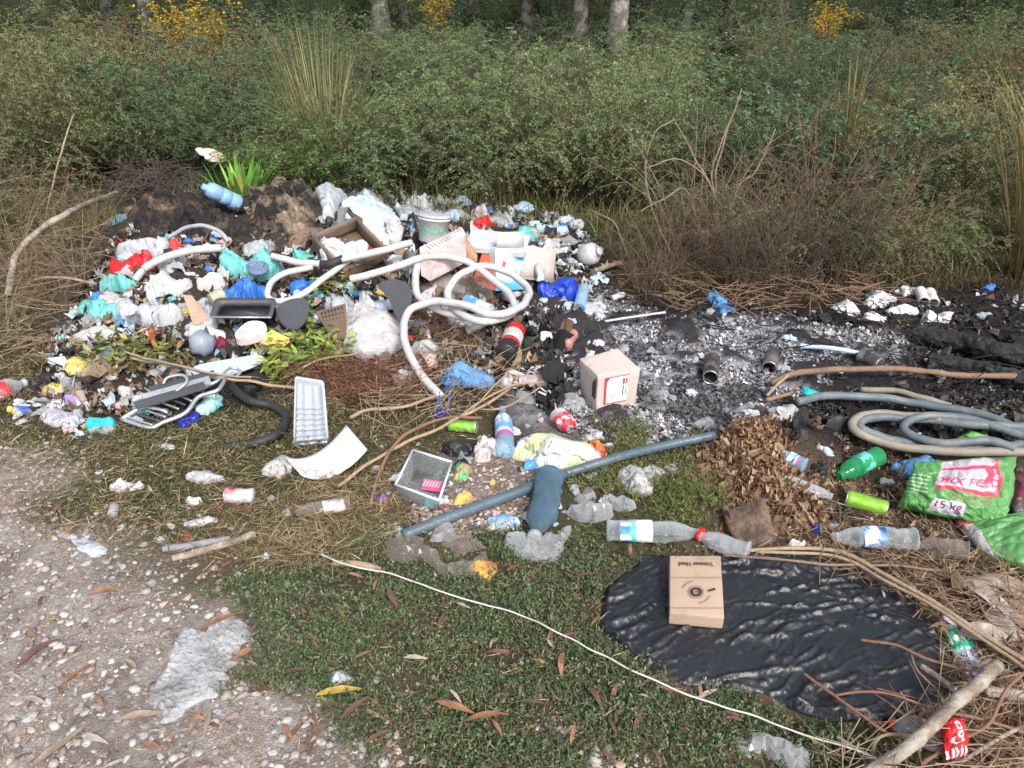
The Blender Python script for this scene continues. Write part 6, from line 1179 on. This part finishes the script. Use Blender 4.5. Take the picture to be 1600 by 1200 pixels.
n = 9000; P, _ = in_photo(RP, n, rng); cc = pal(n, [(40, (.13, .085, .055)), (25, (.07, .048, .035)), (20, (.24, .165, .10)), (8, (.35, .26, .18)), (3, (.25, .09, .05))], rng, .3); V, F, cc = scraps(P, rng.gamma(2, .0045, n)+.004, cc, rng, 3, .5, (.15, .6)); stuff('wood_chips', V, F, cc, DULLM, 'brown wood chips and leaf crumbs')
n = 5200; P, _ = in_photo([(1085, 715), (1150, 662), (1205, 655), (1240, 715), (1250, 760), (1290, 800), (1250, 845), (1150, 800)], n, rng); P[:, 2] += .06*np.clip(sdf(P[:, :2], wpoly([(1085, 715), (1150, 662), (1205, 655), (1240, 715), (1250, 760), (1290, 800), (1250, 845), (1150, 800)]))*9, 0, 1)
cc = pal(n, [(40, (.22, .13, .075)), (25, (.13, .075, .045)), (20, (.32, .21, .13)), (8, (.10, .055, .035))], rng, .25); V, F, cc = scraps(P, rng.gamma(2, .0055, n)+.005, cc, rng, 3, .5, (.12, .4)); stuff('rotten_wood_crumbs', V, F, cc, DULLM, 'orange crumbs of rotten wood')
# ---- larger scraps one by one
KINDS = [('white', W_, 'crumpled white plastic scrap', 34), ('grey', (.33, .34, .36), 'crumpled grey plastic scrap', 14), ('pale_blue', (.42, .54, .66), 'crumpled pale blue plastic scrap', 14), ('black', K_, 'crumpled black plastic scrap', 16), ('brown', (.22, .14, .09), 'torn brown cardboard scrap', 16), ('teal', (.14, .48, .45), 'crumpled teal plastic scrap', 6), ('pink', (.58, .38, .36), 'crumpled pink plastic scrap', 8), ('yellow', (.58, .44, .12), 'crumpled yellow plastic scrap', 5), ('red', (.5, .03, .04), 'crumpled red plastic scrap', 5), ('blue', (.06, .2, .56), 'crumpled blue plastic scrap', 7)]
SCR = {}
for kn, c_, lb, w_ in KINDS:
    SCR[kn] = []
    for v in range(3):
        r2 = np.random.RandomState(300+v+len(kn)*7); V, F, cc = scraps(np.zeros((1, 3)), np.array([1.]), np.array([c_]), r2, 9, .05, (.55, .9), tilt=.06)
        if kn != 'brown':
            la, lo_ = np.meshgrid(np.linspace(-PI/2, PI/2, 13), np.linspace(0, 2*PI, 24, endpoint=False), indexing='ij'); la = la.ravel(); lo_ = lo_.ravel(); V = np.stack([np.cos(la)*np.cos(lo_)*.5, np.cos(la)*np.sin(lo_)*.5*r2.uniform(.45, .9), np.sin(la)*.5*r2.uniform(.3, .55)], 1)
            V = V*(1+.55*crumple(V, .38, 61+v+len(kn))+.35*fbm(V*2.2, 2, 33+v+len(kn)))[:, None]; idx = np.arange(13*24).reshape(13, 24); nx_ = np.roll(idx, -1, axis=1); F = np.stack([idx[:-1], nx_[:-1], nx_[1:], idx[1:]], -1).reshape(-1, 4); cc = np.tile(c_, (len(V), 1)); V[:, 2] -= np.percentile(V[:, 2], 12)
        else: V = V+np.stack([crumple(V, .35, 31+v+i) for i in range(3)], 1)*[.05, .05, .07]; V[:, 2] -= V[:, 2].min()
        SCR[kn].append(mesh_np('plastic_scrap', V, F, cc, False, [SCRAPM]))
def put_scraps(px, n, where, weights, seed, lo, hi, gname):
    r2 = np.random.RandomState(seed); P, q = in_photo(px, n*2, r2); k_ = culled(P); P = np.vstack([P[k_], P[~k_]])[:n]; names = [k for k in KINDS if weights.get(k[0], 0) > 0]; w_ = np.array([weights[k[0]] for k in names], float); w_ /= w_.sum()
    for i in range(n):
        k = names[r2.choice(len(names), p=w_)]; o = bpy.data.objects.new('cardboard_scrap' if k[0] == 'brown' else 'plastic_scrap', SCR[k[0]][r2.randint(3)]); C.objects.link(o); s = r2.uniform(lo, hi)
        o.location = (P[i, 0], P[i, 1], P[i, 2]-.004); o.scale = (s, s, s*r2.uniform(.7, 1.2)); o.rotation_euler = (r2.uniform(-.2, .2), r2.uniform(-.2, .2), r2.uniform(0, 6.3)); tag(o, k[2]+' '+where, 'scrap', k[0]+' scraps '+gname)
put_scraps([(120, 520), (190, 400), (300, 370), (480, 380), (640, 400), (760, 480), (740, 560), (600, 540), (420, 530), (200, 560)], 95, 'on the heap', {k[0]: k[3] for k in KINDS}, 401, .05, .12, 'on the heap')
put_scraps(BK, 40, 'along the back of the heap', {'white': 40, 'grey': 12, 'pale_blue': 18, 'black': 10, 'blue': 9, 'yellow': 3, 'red': 3, 'teal': 4}, 402, .07, .17, 'behind the heap')
put_scraps([(10, 640), (60, 600), (180, 600), (260, 650), (140, 680), (30, 660)], 22, 'at the foot of the heap', {'white': 20, 'yellow': 10, 'pale_blue': 10, 'pink': 8, 'grey': 10, 'blue': 4}, 403, .04, .09, 'at the heap foot')
put_scraps([(820, 370), (940, 390), (960, 470), (880, 520), (800, 540), (700, 510), (760, 480), (840, 480)], 36, 'between the heap and the ash', {'white': 26, 'grey': 14, 'pale_blue': 12, 'black': 20, 'blue': 6, 'pink': 5, 'brown': 6}, 404, .04, .10, 'by the ash')
put_scraps([(640, 690), (760, 660), (900, 640), (1060, 720), (1040, 780), (860, 830), (700, 830), (560, 840), (560, 760)], 40, 'among the rubbish by the grey pipe', {'white': 30, 'grey': 14, 'pale_blue': 12, 'brown': 14, 'pink': 10, 'red': 4, 'yellow': 3, 'black': 5}, 405, .03, .075, 'by the pipe')
put_scraps([(900, 470), (1200, 490), (1400, 530), (1300, 600), (1120, 670), (940, 660), (890, 560)], 22, 'in the ash', {'white': 26, 'grey': 40, 'black': 26, 'pink': 5, 'pale_blue': 4}, 406, .03, .085, 'in the ash')
put_scraps([(1300, 440), (1600, 440), (1600, 520), (1420, 520), (1250, 510)], 16, 'on the black burnt ground', {'white': 14, 'grey': 20, 'black': 40, 'blue': 2}, 407, .04, .10, 'on burnt ground')
put_scraps([(1190, 690), (1420, 690), (1420, 830), (1300, 850), (1230, 740)], 14, 'beside the rotten wood', {'white': 12, 'grey': 14, 'black': 20, 'brown': 14, 'pale_blue': 6}, 408, .04, .09, 'by the rotten wood')
put_scraps([(1020, 330), (1400, 300), (1460, 420), (1180, 440)], 10, 'caught in the dead brush', {'pale_blue': 10, 'white': 6, 'grey': 3}, 409, .06, .13, 'in the brush')
put_scraps([(20, 700), (200, 720), (440, 780), (500, 860), (250, 850), (60, 800)], 14, 'on the dry grass', {'white': 12, 'pink': 5, 'red': 5, 'grey': 6, 'pale_blue': 4}, 410, .018, .05, 'on the grass')
# ================================================================== dead foliage on the heap
def foliage_thing(name, label, cat, px, n, L, W, table, seed, h=.08, droop=.2, group=None, mat=DRY, cull=True):
    r2 = np.random.RandomState(seed); P, _ = in_photo(px, n, r2); P = P[culled(P)] if cull else P; n = len(P); P[:, 2] += r2.uniform(0, h, n)
    d = r2.normal(size=(n, 3)); d[:, 2] *= .35; V, F = leaves(P, d, unit(r2.normal(size=(n, 3))*.6+[0, 0, 1]), r2.uniform(L*.5, L, n), r2.uniform(W*.5, W, n)); return one(name, label, cat, V, F, mat, group, col=np.repeat(pal(n, table, r2, .25), 4, 0), smooth=False)
NEED = [(40, (.20, .085, .055)), (30, (.13, .06, .042)), (20, (.28, .14, .085)), (10, (.07, .04, .03))]
foliage_thing('conifer_branch', 'rust brown dry conifer foliage in front of the white shirt', 'branch', [(440, 590), (500, 572), (560, 580), (630, 575), (680, 600), (640, 640), (540, 640), (460, 625)], 7000, .035, .0035, NEED, 501, .10); foliage_thing('conifer_branch', 'rust brown dry conifer foliage between the hose and the shirt', 'branch', [(640, 490), (700, 500), (760, 530), (740, 570), (690, 560), (645, 530)], 3200, .035, .0035, NEED+[(40, (.14, .11, .05))], 502, .09)
foliage_thing('conifer_branch', 'rust brown dry needles beside the blue bag', 'branch', [(640, 570), (690, 560), (690, 600), (660, 600)], 900, .03, .0035, NEED, 503, .06); GRN = [(40, (.19, .27, .055)), (25, (.11, .17, .04)), (20, (.38, .38, .08)), (15, (.25, .22, .10))]
foliage_thing('wilted_plant', 'wilted yellow green leaves below the yellow pad', 'plant', [(400, 560), (440, 535), (500, 520), (560, 540), (520, 580), (470, 600), (420, 610)], 420, .08, .028, GRN, 504, .10); foliage_thing('wilted_plant', 'wilted olive leaves above the silver rack', 'plant', [(125, 570), (160, 545), (220, 545), (285, 555), (300, 575), (220, 588), (150, 590)], 420, .075, .024, [(40, (.17, .19, .06)), (30, (.11, .11, .04)), (20, (.33, .29, .1))], 505, .1)
foliage_thing('wilted_plant', 'wilted green leaves beside the perforated panel', 'plant', [(488, 470), (510, 440), (550, 430), (560, 450), (520, 475)], 160, .06, .022, GRN+[(20, (.3, .12, .06))], 506, .12, cull=False); foliage_thing('green_weed', 'small bright green leaf clump beside the brown panel', 'plant', ell(482, 503, 14, 12), 60, .05, .026, [(1, (.16, .30, .05))], 507, .08)
MB2 = MB(); r2 = np.random.RandomState(77); P, _ = in_photo([(170, 310), (190, 278), (250, 268), (300, 280), (330, 300), (290, 318), (200, 325)], 330, r2)
for p in P:
    d = r2.normal(size=3)*[1, .6, .3]; d /= np.linalg.norm(d); L = r2.uniform(.1, .28); a = p+[0, 0, r2.uniform(.0, .18)]; V, F = tube(np.array([a-d*L/2, a+r2.normal(size=3)*.01, a+d*L/2]), .0028, 3, False); MB2.add(V, F)
one('twig_pile', 'purple brown twig pile behind the burnt padding', 'twigs', *MB2.get(), pm('twig_purple', (.085, .06, .055), rough=.9, dirt=0, bump=0, var=.4))
def twigs(name, label, px, n, L, r_, mat, seed, h=.08):
    mb_ = MB(); r2 = np.random.RandomState(seed); P, _ = in_photo(px, n, r2)
    for p in P:
        d = r2.normal(size=3)*[1, .8, .22]; d /= np.linalg.norm(d); l = r2.uniform(.4, 1)*L; a = p+[0, 0, r2.uniform(.005, h)]; V, F = tube(np.array([a-d*l/2, a+r2.normal(size=3)*l*.05, a+d*l/2+r2.normal(size=3)*l*.06]), [r_, r_*.8, r_*.4], 4, False); mb_.add(V, F)
    o = obj(name, *mb_.get(), mat); tag(o, label, kind='stuff')
twigs('brushwood', 'thin tan twigs around the hose end', [(560, 650), (600, 600), (700, 540), (790, 560), (840, 610), (760, 660), (620, 700)], 150, .24, .0018, WOODT, 601, .10); twigs('brushwood', 'thin dry twigs around the pale weathered stick', [(1290, 1140), (1420, 1120), (1500, 1040), (1640, 1020), (1700, 1250), (1280, 1250)], 110, .24, .0016, WOODT, 602, .08); twigs('brushwood', 'thin red brown twigs around the red label', [(1360, 1140), (1640, 1000), (1700, 1250), (1330, 1230)], 60, .28, .0017, WOODR, 603, .09)
twigs('brushwood', 'thin dry stems along the bin bag edge', [(1240, 880), (1440, 880), (1600, 950), (1600, 1050), (1480, 980)], 150, .22, .002, WOODB, 604, .05); twigs('brushwood', 'charred twigs on the burnt ground', [(960, 470), (1300, 480), (1600, 440), (1650, 640), (1420, 640), (1200, 560)], 210, .2, .0035, CHAR, 605, .05); twigs('brushwood', 'brown twigs at the foot of the dead brush', [(970, 430), (1150, 440), (1420, 430), (1420, 480), (1150, 500), (980, 480)], 330, .3, .0028, DEAD, 606, .12); twigs('brushwood', 'tan dry stems at the weedy side of the heap', [(-60, 330), (150, 320), (200, 420), (110, 520), (60, 600), (-80, 620)], 220, .28, .0026, DEADT, 607, .14)
# ================================================================== fallen leaves, one by one
def leaf_mesh(seed, colr):
    r2 = np.random.RandomState(seed); n = 9; t = np.linspace(0, 1, n); wd = .085*np.sin(PI*t**.8)**.9+.004; bend = r2.uniform(-.5, .5); z = r2.uniform(.02, .14)*np.sin(PI*t)+r2.uniform(-.06, .06)*t; V = []
    for i in range(n):
        c = np.array([t[i]-.5, bend*.35*(t[i]-.5)**2*4*.3, z[i]]); V += [c+[0, -wd[i], .35*wd[i]*r2.uniform(.3, 1.2)], c, c+[0, wd[i], .35*wd[i]*r2.uniform(.3, 1.2)]]
    F = [[3*i+j, 3*i+j+1, 3*i+j+4, 3*i+j+3] for i in range(n-1) for j in range(2)]; V = np.array(V); cc = np.tile(colr, (len(V), 1))*np.exp(r2.normal(size=(len(V), 1))*.18); V[:, 2] -= V[:, 2].min(); return mesh_np('fallen_leaf', V, F, cc, True, [LEAFM])
LEAFM = pm('fallen_leaf', (1, 1, 1), rough=.6, attr=True, var=.3, scale=30, dirt=.12, transl=.15)
LC = {'orange': (.28, .14, .07), 'brown': (.155, .082, .055), 'tan': (.31, .23, .165), 'yellow': (.44, .29, .06), 'dark red': (.16, .082, .066), 'pale': (.40, .335, .285)}
LM = {k: [leaf_mesh(700+i*11+len(k), v) for i in range(3)] for k, v in LC.items()}
def leaf(px, py, ck, L, ang, where, r2, h=.006):
    p = Gp(px, py, h); o = bpy.data.objects.new('fallen_leaf', LM[ck][r2.randint(3)]); C.objects.link(o); o.location = tuple(p); o.scale = (L, L, L); o.rotation_euler = (r2.uniform(-.2, .2), r2.uniform(-.12, .12), ang)
    tag(o, f'narrow {ck} leaf fallen on the {where}', 'leaf', f'{ck} leaves on the {where}')
r2 = np.random.RandomState(88)
for px, py, ck, L, dg in ((530, 1082, 'yellow', .10, 12), (712, 1106, 'orange', .09, -20), (762, 1124, 'orange', .10, 15), (776, 1138, 'orange', .05, -60), (612, 935, 'dark red', .085, -65), (875, 1038, 'orange', .07, 85), (650, 1028, 'pale', .06, -10), (930, 1090, 'brown', .07, -70), (960, 1080, 'orange', .055, 65), (957, 1135, 'dark red', .05, -75), (712, 1088, 'pale', .045, -50), (555, 1105, 'brown', .08, 50), (1045, 1078, 'orange', .05, -20), (830, 1098, 'brown', .06, -5), (895, 1145, 'orange', .05, 75), (555, 900, 'orange', .05, -20), (985, 858, 'orange', .055, 80), (920, 900, 'brown', .08, 10), (590, 1150, 'brown', .06, 30)): leaf(px, py, ck, L*1.15, math.radians(dg), 'low grass', r2, .03)
for px, py, ck, L, dg in ((385, 1022, 'orange', .085, 35), (375, 1058, 'dark red', .06, 25), (350, 970, 'orange', .10, 25), (120, 1055, 'orange', .08, 50), (165, 925, 'orange', .08, 15), (100, 1165, 'tan', .13, 55), (308, 1125, 'tan', .07, 88), (325, 1130, 'tan', .07, -80), (50, 1098, 'pale', .08, -5), (220, 1120, 'tan', .10, 12), (15, 1060, 'pale', .07, -5), (80, 970, 'yellow', .04, 20), (410, 1080, 'brown', .07, 10), (460, 1145, 'brown', .06, 60), (150, 1155, 'pale', .07, -20), (60, 1020, 'dark red', .10, 50)): leaf(px, py, ck, L*1.15, math.radians(dg), 'gravel', r2)
for where, px, n, lst, h in (('low grass', [(360, 960), (600, 890), (900, 880), (940, 1000), (1200, 1130), (1100, 1190), (640, 1190), (480, 1090)], 42, ['brown', 'brown', 'orange', 'tan', 'pale', 'dark red'], .025), ('gravel', [(0, 860), (300, 890), (380, 1020), (560, 1180), (560, 1199), (0, 1199)], 45, ['brown', 'tan', 'dark red', 'pale', 'dark red', 'orange', 'tan'], .006), ('dry grass', [(0, 660), (180, 690), (440, 740), (560, 850), (340, 880), (100, 850), (0, 800)], 50, ['brown', 'tan', 'orange', 'pale', 'dark red'], .012), ('twiggy ground by the bin bag', [(1300, 870), (1440, 880), (1599, 900), (1599, 1199), (1500, 1180), (1480, 1000)], 80, ['tan', 'brown', 'pale', 'tan', 'brown', 'orange'], .02), ('ground by the grey pipe', [(480, 780), (640, 690), (900, 660), (1000, 760), (860, 850), (600, 850)], 40, ['brown', 'tan', 'orange', 'dark red'], .012)):
    a = np.array(px, float); k = 0
    while k < n:
        q = r2.uniform(a.min(0), a.max(0))
        if pip(q[None], a)[0]: leaf(q[0], q[1], lst[r2.randint(len(lst))], r2.uniform(.028, .07), r2.uniform(0, 6.3), where, r2, h); k += 1
for k in range(16):
    px, py = 1530+r2.uniform(0, 75), 915+r2.uniform(0, 95); p = Gp(px, py, .02); o = bpy.data.objects.new('corn_husk', LM['tan' if k % 3 else 'pale'][k % 3]); C.objects.link(o); o.location = tuple(p); s = r2.uniform(.1, .16); o.scale = (s, s*2.4, s); o.rotation_euler = (r2.uniform(-.4, .4), r2.uniform(-.3, .3), r2.uniform(0, 6.3)); tag(o, 'broad tan corn husk lying below the torn green sack', 'husk', 'corn husks')
# ================================================================== gravel
def pebbles(P, s, cols, rng):
    g = (1+5**.5)/2; I = np.array([[-1, g, 0], [1, g, 0], [-1, -g, 0], [1, -g, 0], [0, -1, g], [0, 1, g], [0, -1, -g], [0, 1, -g], [g, 0, -1], [g, 0, 1], [-g, 0, -1], [-g, 0, 1]])/1.9
    f = np.array([[0, 11, 5], [0, 5, 1], [0, 1, 7], [0, 7, 10], [0, 10, 11], [1, 5, 9], [5, 11, 4], [11, 10, 2], [10, 7, 6], [7, 1, 8], [3, 9, 4], [3, 4, 2], [3, 2, 6], [3, 6, 8], [3, 8, 9], [4, 9, 5], [2, 4, 11], [6, 2, 10], [8, 6, 7], [9, 8, 1]])
    n = len(P); V = I[None]*(1+rng.normal(size=(n, 12, 1))*.16)*np.stack([np.ones(n), rng.uniform(.55, .95, n), rng.uniform(.3, .6, n)], 1)[:, None]; a = rng.uniform(0, 2*PI, (n, 1))
    x = V[:, :, 0]*np.cos(a)-V[:, :, 1]*np.sin(a); y = V[:, :, 0]*np.sin(a)+V[:, :, 1]*np.cos(a); V = np.stack([x, y, V[:, :, 2]+.1], -1)*s[:, None, None]/2+P[:, None]
    return V.reshape(-1, 3), (np.arange(n)[:, None, None]*12+f[None]).reshape(-1, 3), np.repeat(cols, 12, 0)
def grit(P, s, cols, rng):
    I = np.array([[1, 0, 0], [0, 1, 0], [-1, 0, 0], [0, -1, 0], [0, 0, 1], [0, 0, -1.]]); f = np.array([[0, 1, 4], [1, 2, 4], [2, 3, 4], [3, 0, 4], [1, 0, 5], [2, 1, 5], [3, 2, 5], [0, 3, 5]]); n = len(P)
    V = (I[None]+rng.normal(size=(n, 6, 3))*.22)*np.stack([np.ones(n), rng.uniform(.6, .95, n), rng.uniform(.35, .6, n)], 1)[:, None]; a = rng.uniform(0, 2*PI, (n, 1))
    V = np.stack([V[:, :, 0]*np.cos(a)-V[:, :, 1]*np.sin(a), V[:, :, 0]*np.sin(a)+V[:, :, 1]*np.cos(a), V[:, :, 2]+.1], -1)*s[:, None, None]/2+P[:, None]
    return V.reshape(-1, 3), (np.arange(n)[:, None, None]*6+f[None]).reshape(-1, 3), np.repeat(cols, 6, 0)
PEBM = pm('pebble', (1, 1, 1), rough=.85, attr=True, var=.25, scale=90, dirt=.1, bump=.2, spec=.25)
PT = [(34, (.27, .228, .205)), (22, (.33, .30, .285)), (8, (.36, .345, .34)), (18, (.23, .175, .14)), (10, (.34, .26, .22)), (6, (.16, .14, .13)), (4, (.44, .32, .25))]
rng = np.random.RandomState(909); n = 150000; q = np.c_[rng.uniform(-2.7, .5, n), rng.uniform(.6, 2.9, n)]; P = np.c_[q, H(q[:, 0], q[:, 1])]; u, v = proj(P); w_ = P+np.stack([fbm(P*3.1, 3, 11), fbm(P*3.1, 3, 23), 0*u], 1)*.13
dd = np.maximum(sdf(w_[:, :2], GRAVEL), sdf(w_[:, :2], GRAVEL2)); keep = (u > -250) & (u < 1750) & (v < 1300) & (rng.uniform(size=n) < sstep(-.22, .10, dd)*.85+.015); P = P[keep]; n = len(P)
s = np.clip(.0036*(1-rng.uniform(size=n))**(-.45), .003, .026); cl = pal(n, PT, rng, .2); bg_ = s > .0085
V, F, cc = pebbles(P[bg_]+[0, 0, .001], s[bg_], cl[bg_], rng); stuff('gravel', V, F, cc, PEBM, 'small pale gravel stones'); V, F, cc = grit(P[~bg_], s[~bg_], cl[~bg_]*.92, rng); stuff('grit', V, F, cc, PEBM, 'fine grit between the gravel stones')
P, _ = in_photo([(690, 730), (780, 705), (835, 745), (820, 805), (740, 840), (640, 835), (640, 790)], 1500, rng); V, F, cc = pebbles(P, rng.uniform(.006, .022, 1500), pal(1500, [(30, (.22, .16, .13)), (20, (.33, .27, .24)), (20, (.14, .10, .08)), (8, (.45, .42, .4))], rng, .2), rng); stuff('gravel', V, F, cc, PEBM, 'brown pebbly gravel by the pipe')
n = 30000; q = np.c_[rng.uniform(-2.6, 2.4, n), rng.uniform(.7, 3.4, n)]; P = np.c_[q, H(q[:, 0], q[:, 1])]; u, v = proj(P); k_ = (u > -150) & (u < 1750) & (v < 1300) & (sdf(q, GRAVEL) < .02); P = P[k_]; n = len(P)
V, F, cc = grit(P, np.clip(.0045*(1-rng.uniform(size=n))**(-.4), .004, .018), pal(n, [(36, (.10, .078, .052)), (26, (.15, .115, .08)), (18, (.07, .062, .042)), (10, (.23, .185, .145)), (6, (.085, .10, .05))], rng, .2), rng); stuff('soil_crumbs', V, F, cc, PEBM, 'brown soil crumbs and grit')
n = 26000; P, _ = in_photo(AP, n, rng); cl = pal(n, ASHT, rng, .2); cl[vnoise(P*5, 61) > .15] *= .3; V, F, cc = grit(P, rng.gamma(1.6, .0028, n)+.003, cl, rng); stuff('ash_grit', V, F, cc, DULLM, 'grey and black cinders of the ash')
n = 16000; P, _ = in_photo(BP, n, rng); V, F, cc = grit(P, rng.gamma(1.6, .004, n)+.004, pal(n, [(60, K_), (25, (.05, .045, .043)), (15, (.10, .07, .052))], rng, .3), rng); stuff('cinders', V, F, cc, DULLM, 'black cinders on the burnt ground')
for k in range(90):   # bigger stones, pieces of the ground
    while True:
        a, b = rng.uniform(0, 600), rng.uniform(850, 1195); p = Gp(a, b)
        if inside(p[None, :2], GRAVEL, .03)[0] or rng.uniform() < .02: break
    V, F, cc = pebbles(p[None]+[0, 0, .002], np.array([rng.uniform(.016, .034)]), pal(1, PT[:3]+[(20, (.38, .355, .34))], rng, .15), rng); obj('stone', V, F, PEBM, parent=ground, col=cc, smooth=True)
for a, b, s_ in ((930, 1188, .05), (433, 1002, .035), (600, 1192, .045), (895, 1140, .04), (210, 1078, .04), (85, 1135, .045), (48, 1120, .04)):
    V, F, cc = pebbles(Gp(a, b)[None], np.array([s_]), np.array([[.38, .355, .33]]), rng); obj('stone', V, F, PEBM, parent=ground, col=cc, smooth=True)
# ================================================================== low grass
GRASSM = leafm('low_grass', (1, 1, 1), (1, 1, 1), transl=.3, rough=.55)
def sprigs(n, lo, hi, polys, seed, dens, table, L=.009, W=.0045, nl=12, ht=(.014, .062)):
    r = np.random.RandomState(seed); q = np.c_[r.uniform(lo[0], hi[0], n), r.uniform(lo[1], hi[1], n)]; P = np.c_[q, H(q[:, 0], q[:, 1])]; w_ = q+np.stack([fbm(P*4, 3, 91), fbm(P*4, 3, 97)], 1)*.10
    d = np.max([sdf(w_, p) for p in polys], 0); cl = fbm(P*9, 3, 71); u, v = proj(P); k = (r.uniform(size=n) < sstep(-.06, .05, d)*dens*np.clip(.55+1.0*cl, .07, 1)) & (u > -200) & (u < 1800) & (v < 1320); P = P[k]; P = P[culled(P)]; cl = fbm(P*9, 3, 71); n = len(P)
    az = r.uniform(0, 2*PI, n); d = np.stack([np.cos(az)*.9, np.sin(az)*.9, r.uniform(.15, 1.1, n)], 1); ln = r.uniform(*ht, n)*np.clip(.8+.6*cl, .4, 1.5); t = r.uniform(.1, 1., (n, nl)); LP = P[:, None]+unit(d)[:, None]*(t*ln[:, None])[..., None]
    LD = unit(d)[:, None]*.5+r.normal(size=(n, nl, 3))*.75; LD[..., 2] += .25; m_ = n*nl; LN = unit(r.normal(size=(m_, 3))*.5+[0, 0, 1.])
    V, F = leaves(LP.reshape(-1, 3), LD.reshape(-1, 3), LN, r.uniform(L*.6, L*1.3, m_), r.uniform(W*.6, W*1.2, m_)); hue = np.repeat(pal(n, table, r, .22), nl, 0)*np.exp(r.normal(size=(m_, 1))*.25); return V, F, np.repeat(hue, 4, 0)
GT = [(40, (.105, .150, .070)), (24, (.078, .115, .060)), (16, (.155, .190, .09)), (20, (.18, .14, .09))]
V, F, cc = sprigs(105000, (-1.3, .62), (1.5, 2.3), [GR1], 811, 1.0, GT, nl=8, L=.0105, W=.0052); stuff('grass', V, F, cc, GRASSM, 'low green knotgrass on the ground')
V, F, cc = sprigs(30000, (-2.9, 1.5), (.1, 3.2), [GR2], 812, .6, [(30, (.13, .145, .055)), (20, (.085, .115, .045)), (36, (.25, .20, .115)), (14, (.19, .13, .075))], L=.012, W=.0036, nl=9); stuff('grass', V, F, cc, GRASSM, 'patchy dry and green grass on the ground')
V, F, cc = sprigs(13000, (.1, 1.9), (1.0, 3.0), [GR3], 813, .9, [(40, (.12, .165, .05)), (30, (.17, .18, .07)), (20, (.20, .15, .075))], L=.015, W=.0035, nl=10, ht=(.03, .09)); stuff('grass', V, F, cc, GRASSM, 'feathery green weeds between the bottles')
V, F, cc = sprigs(14000, (-3.6, 2.2), (-1.5, 4.2), [GR4], 814, .8, [(30, (.13, .15, .055)), (40, (.22, .155, .085)), (20, (.16, .11, .065))], L=.02, W=.004, nl=9, ht=(.03, .12)); stuff('grass', V, F, cc, GRASSM, 'brown and green weeds at the weedy side')
V, F, cc = sprigs(9000, (-2.2, 2.3), (-.1, 3.3), [WP((230, 690), (330, 640), (450, 640), (600, 640), (700, 650), (640, 760), (480, 740), (300, 710))], 815, .75, [(30, (.115, .13, .05)), (40, (.20, .15, .085))], L=.014, W=.004, nl=9); stuff('grass', V, F, cc, GRASSM, 'dull grass along the foot of the heap')
def straw(px, n, L, seed, table, name, label, h=.03):
    r = np.random.RandomState(seed); P, _ = in_photo(px, n, r); P = P[culled(P)]; n = len(P); P[:, 2] += r.uniform(.002, h, n); d = r.normal(size=(n, 3)); d[:, 2] *= .18; V, F = leaves(P, d, unit(r.normal(size=(n, 3))*.4+[0, 0, 1]), r.uniform(L*.4, L, n), r.uniform(.0012, .0028, n)); stuff(name, V, F, np.repeat(pal(n, table, r, .25), 4, 0), DRY, label)
STR = [(40, (.30, .22, .125)), (30, (.20, .14, .08)), (20, (.40, .32, .2)), (14, (.12, .085, .05))]
straw([(0, 650), (200, 670), (440, 640), (640, 640), (660, 830), (420, 890), (100, 860), (0, 800)], 5200, .09, 821, STR, 'straw', 'dry straw over the patchy grass'); straw([(440, 790), (560, 720), (640, 760), (640, 860), (480, 900), (400, 880)], 1800, .11, 822, STR, 'straw', 'tangle of dry straw by the red scrap', .05); straw([(1120, 700), (1440, 820), (1700, 900), (1700, 1260), (1480, 1230), (1440, 930), (1200, 860)], 4200, .09, 823, STR, 'straw', 'dry straw around the twigs', .05); straw([(-80, 330), (150, 310), (190, 420), (80, 560), (40, 640), (-100, 640)], 2200, .14, 824, STR, 'straw', 'dry straw in the weeds', .14); straw([(360, 930), (700, 900), (940, 880), (1000, 1060), (1300, 1180), (640, 1230), (480, 1090)], 1500, .05, 825, STR, 'straw', 'sparse straw in the low grass', .03); straw([(400, 560), (780, 520), (840, 600), (700, 650), (440, 650)], 2600, .11, 826, STR, 'straw', 'dry stalks below the heap', .06); straw([(0, 880), (350, 900), (640, 1200), (0, 1200)], 700, .05, 827, STR, 'straw', 'sparse straw on the gravel', .008)
# taller grass along the thicket edge
r = np.random.RandomState(831); n = 15000; q = np.c_[r.uniform(-5, 5, n), r.uniform(4.5, 6.6, n)]; fr = np.array([front(x) for x in q[:, 0]]); k = (q[:, 1] > fr-.55+.2*r.normal(size=n)) & (q[:, 1] < fr+.6); P = np.c_[q[k], H(q[k][:, 0], q[k][:, 1])]; n = len(P); L_ = r.uniform(.08, .24, n)
V, F, kk = blades('grass', P, L_, r.uniform(.004, .008, n), r.uniform(.1, .8, n), 3, lean=.5, nseg=3); stuff('grass', V, F, tinted(n, kk, (.10, .125, .042), r, .3, (.20, .16, .08), .4), GRASSM, 'grass along the edge of the thicket')
n = 5000; q, _ = in_photo([(960, 400), (1400, 400), (1599, 430), (1599, 452), (1300, 462), (1000, 470)], n, r); V, F, kk = blades('grass', q, r.uniform(.06, .2, n), r.uniform(.003, .007, n), r.uniform(.1, .8, n), 4, lean=.5, nseg=3); stuff('grass', V, F, tinted(n, kk, (.115, .082, .05), r, .3, (.08, .09, .038), .4), GRASSM, 'brown grass under the dead brush')
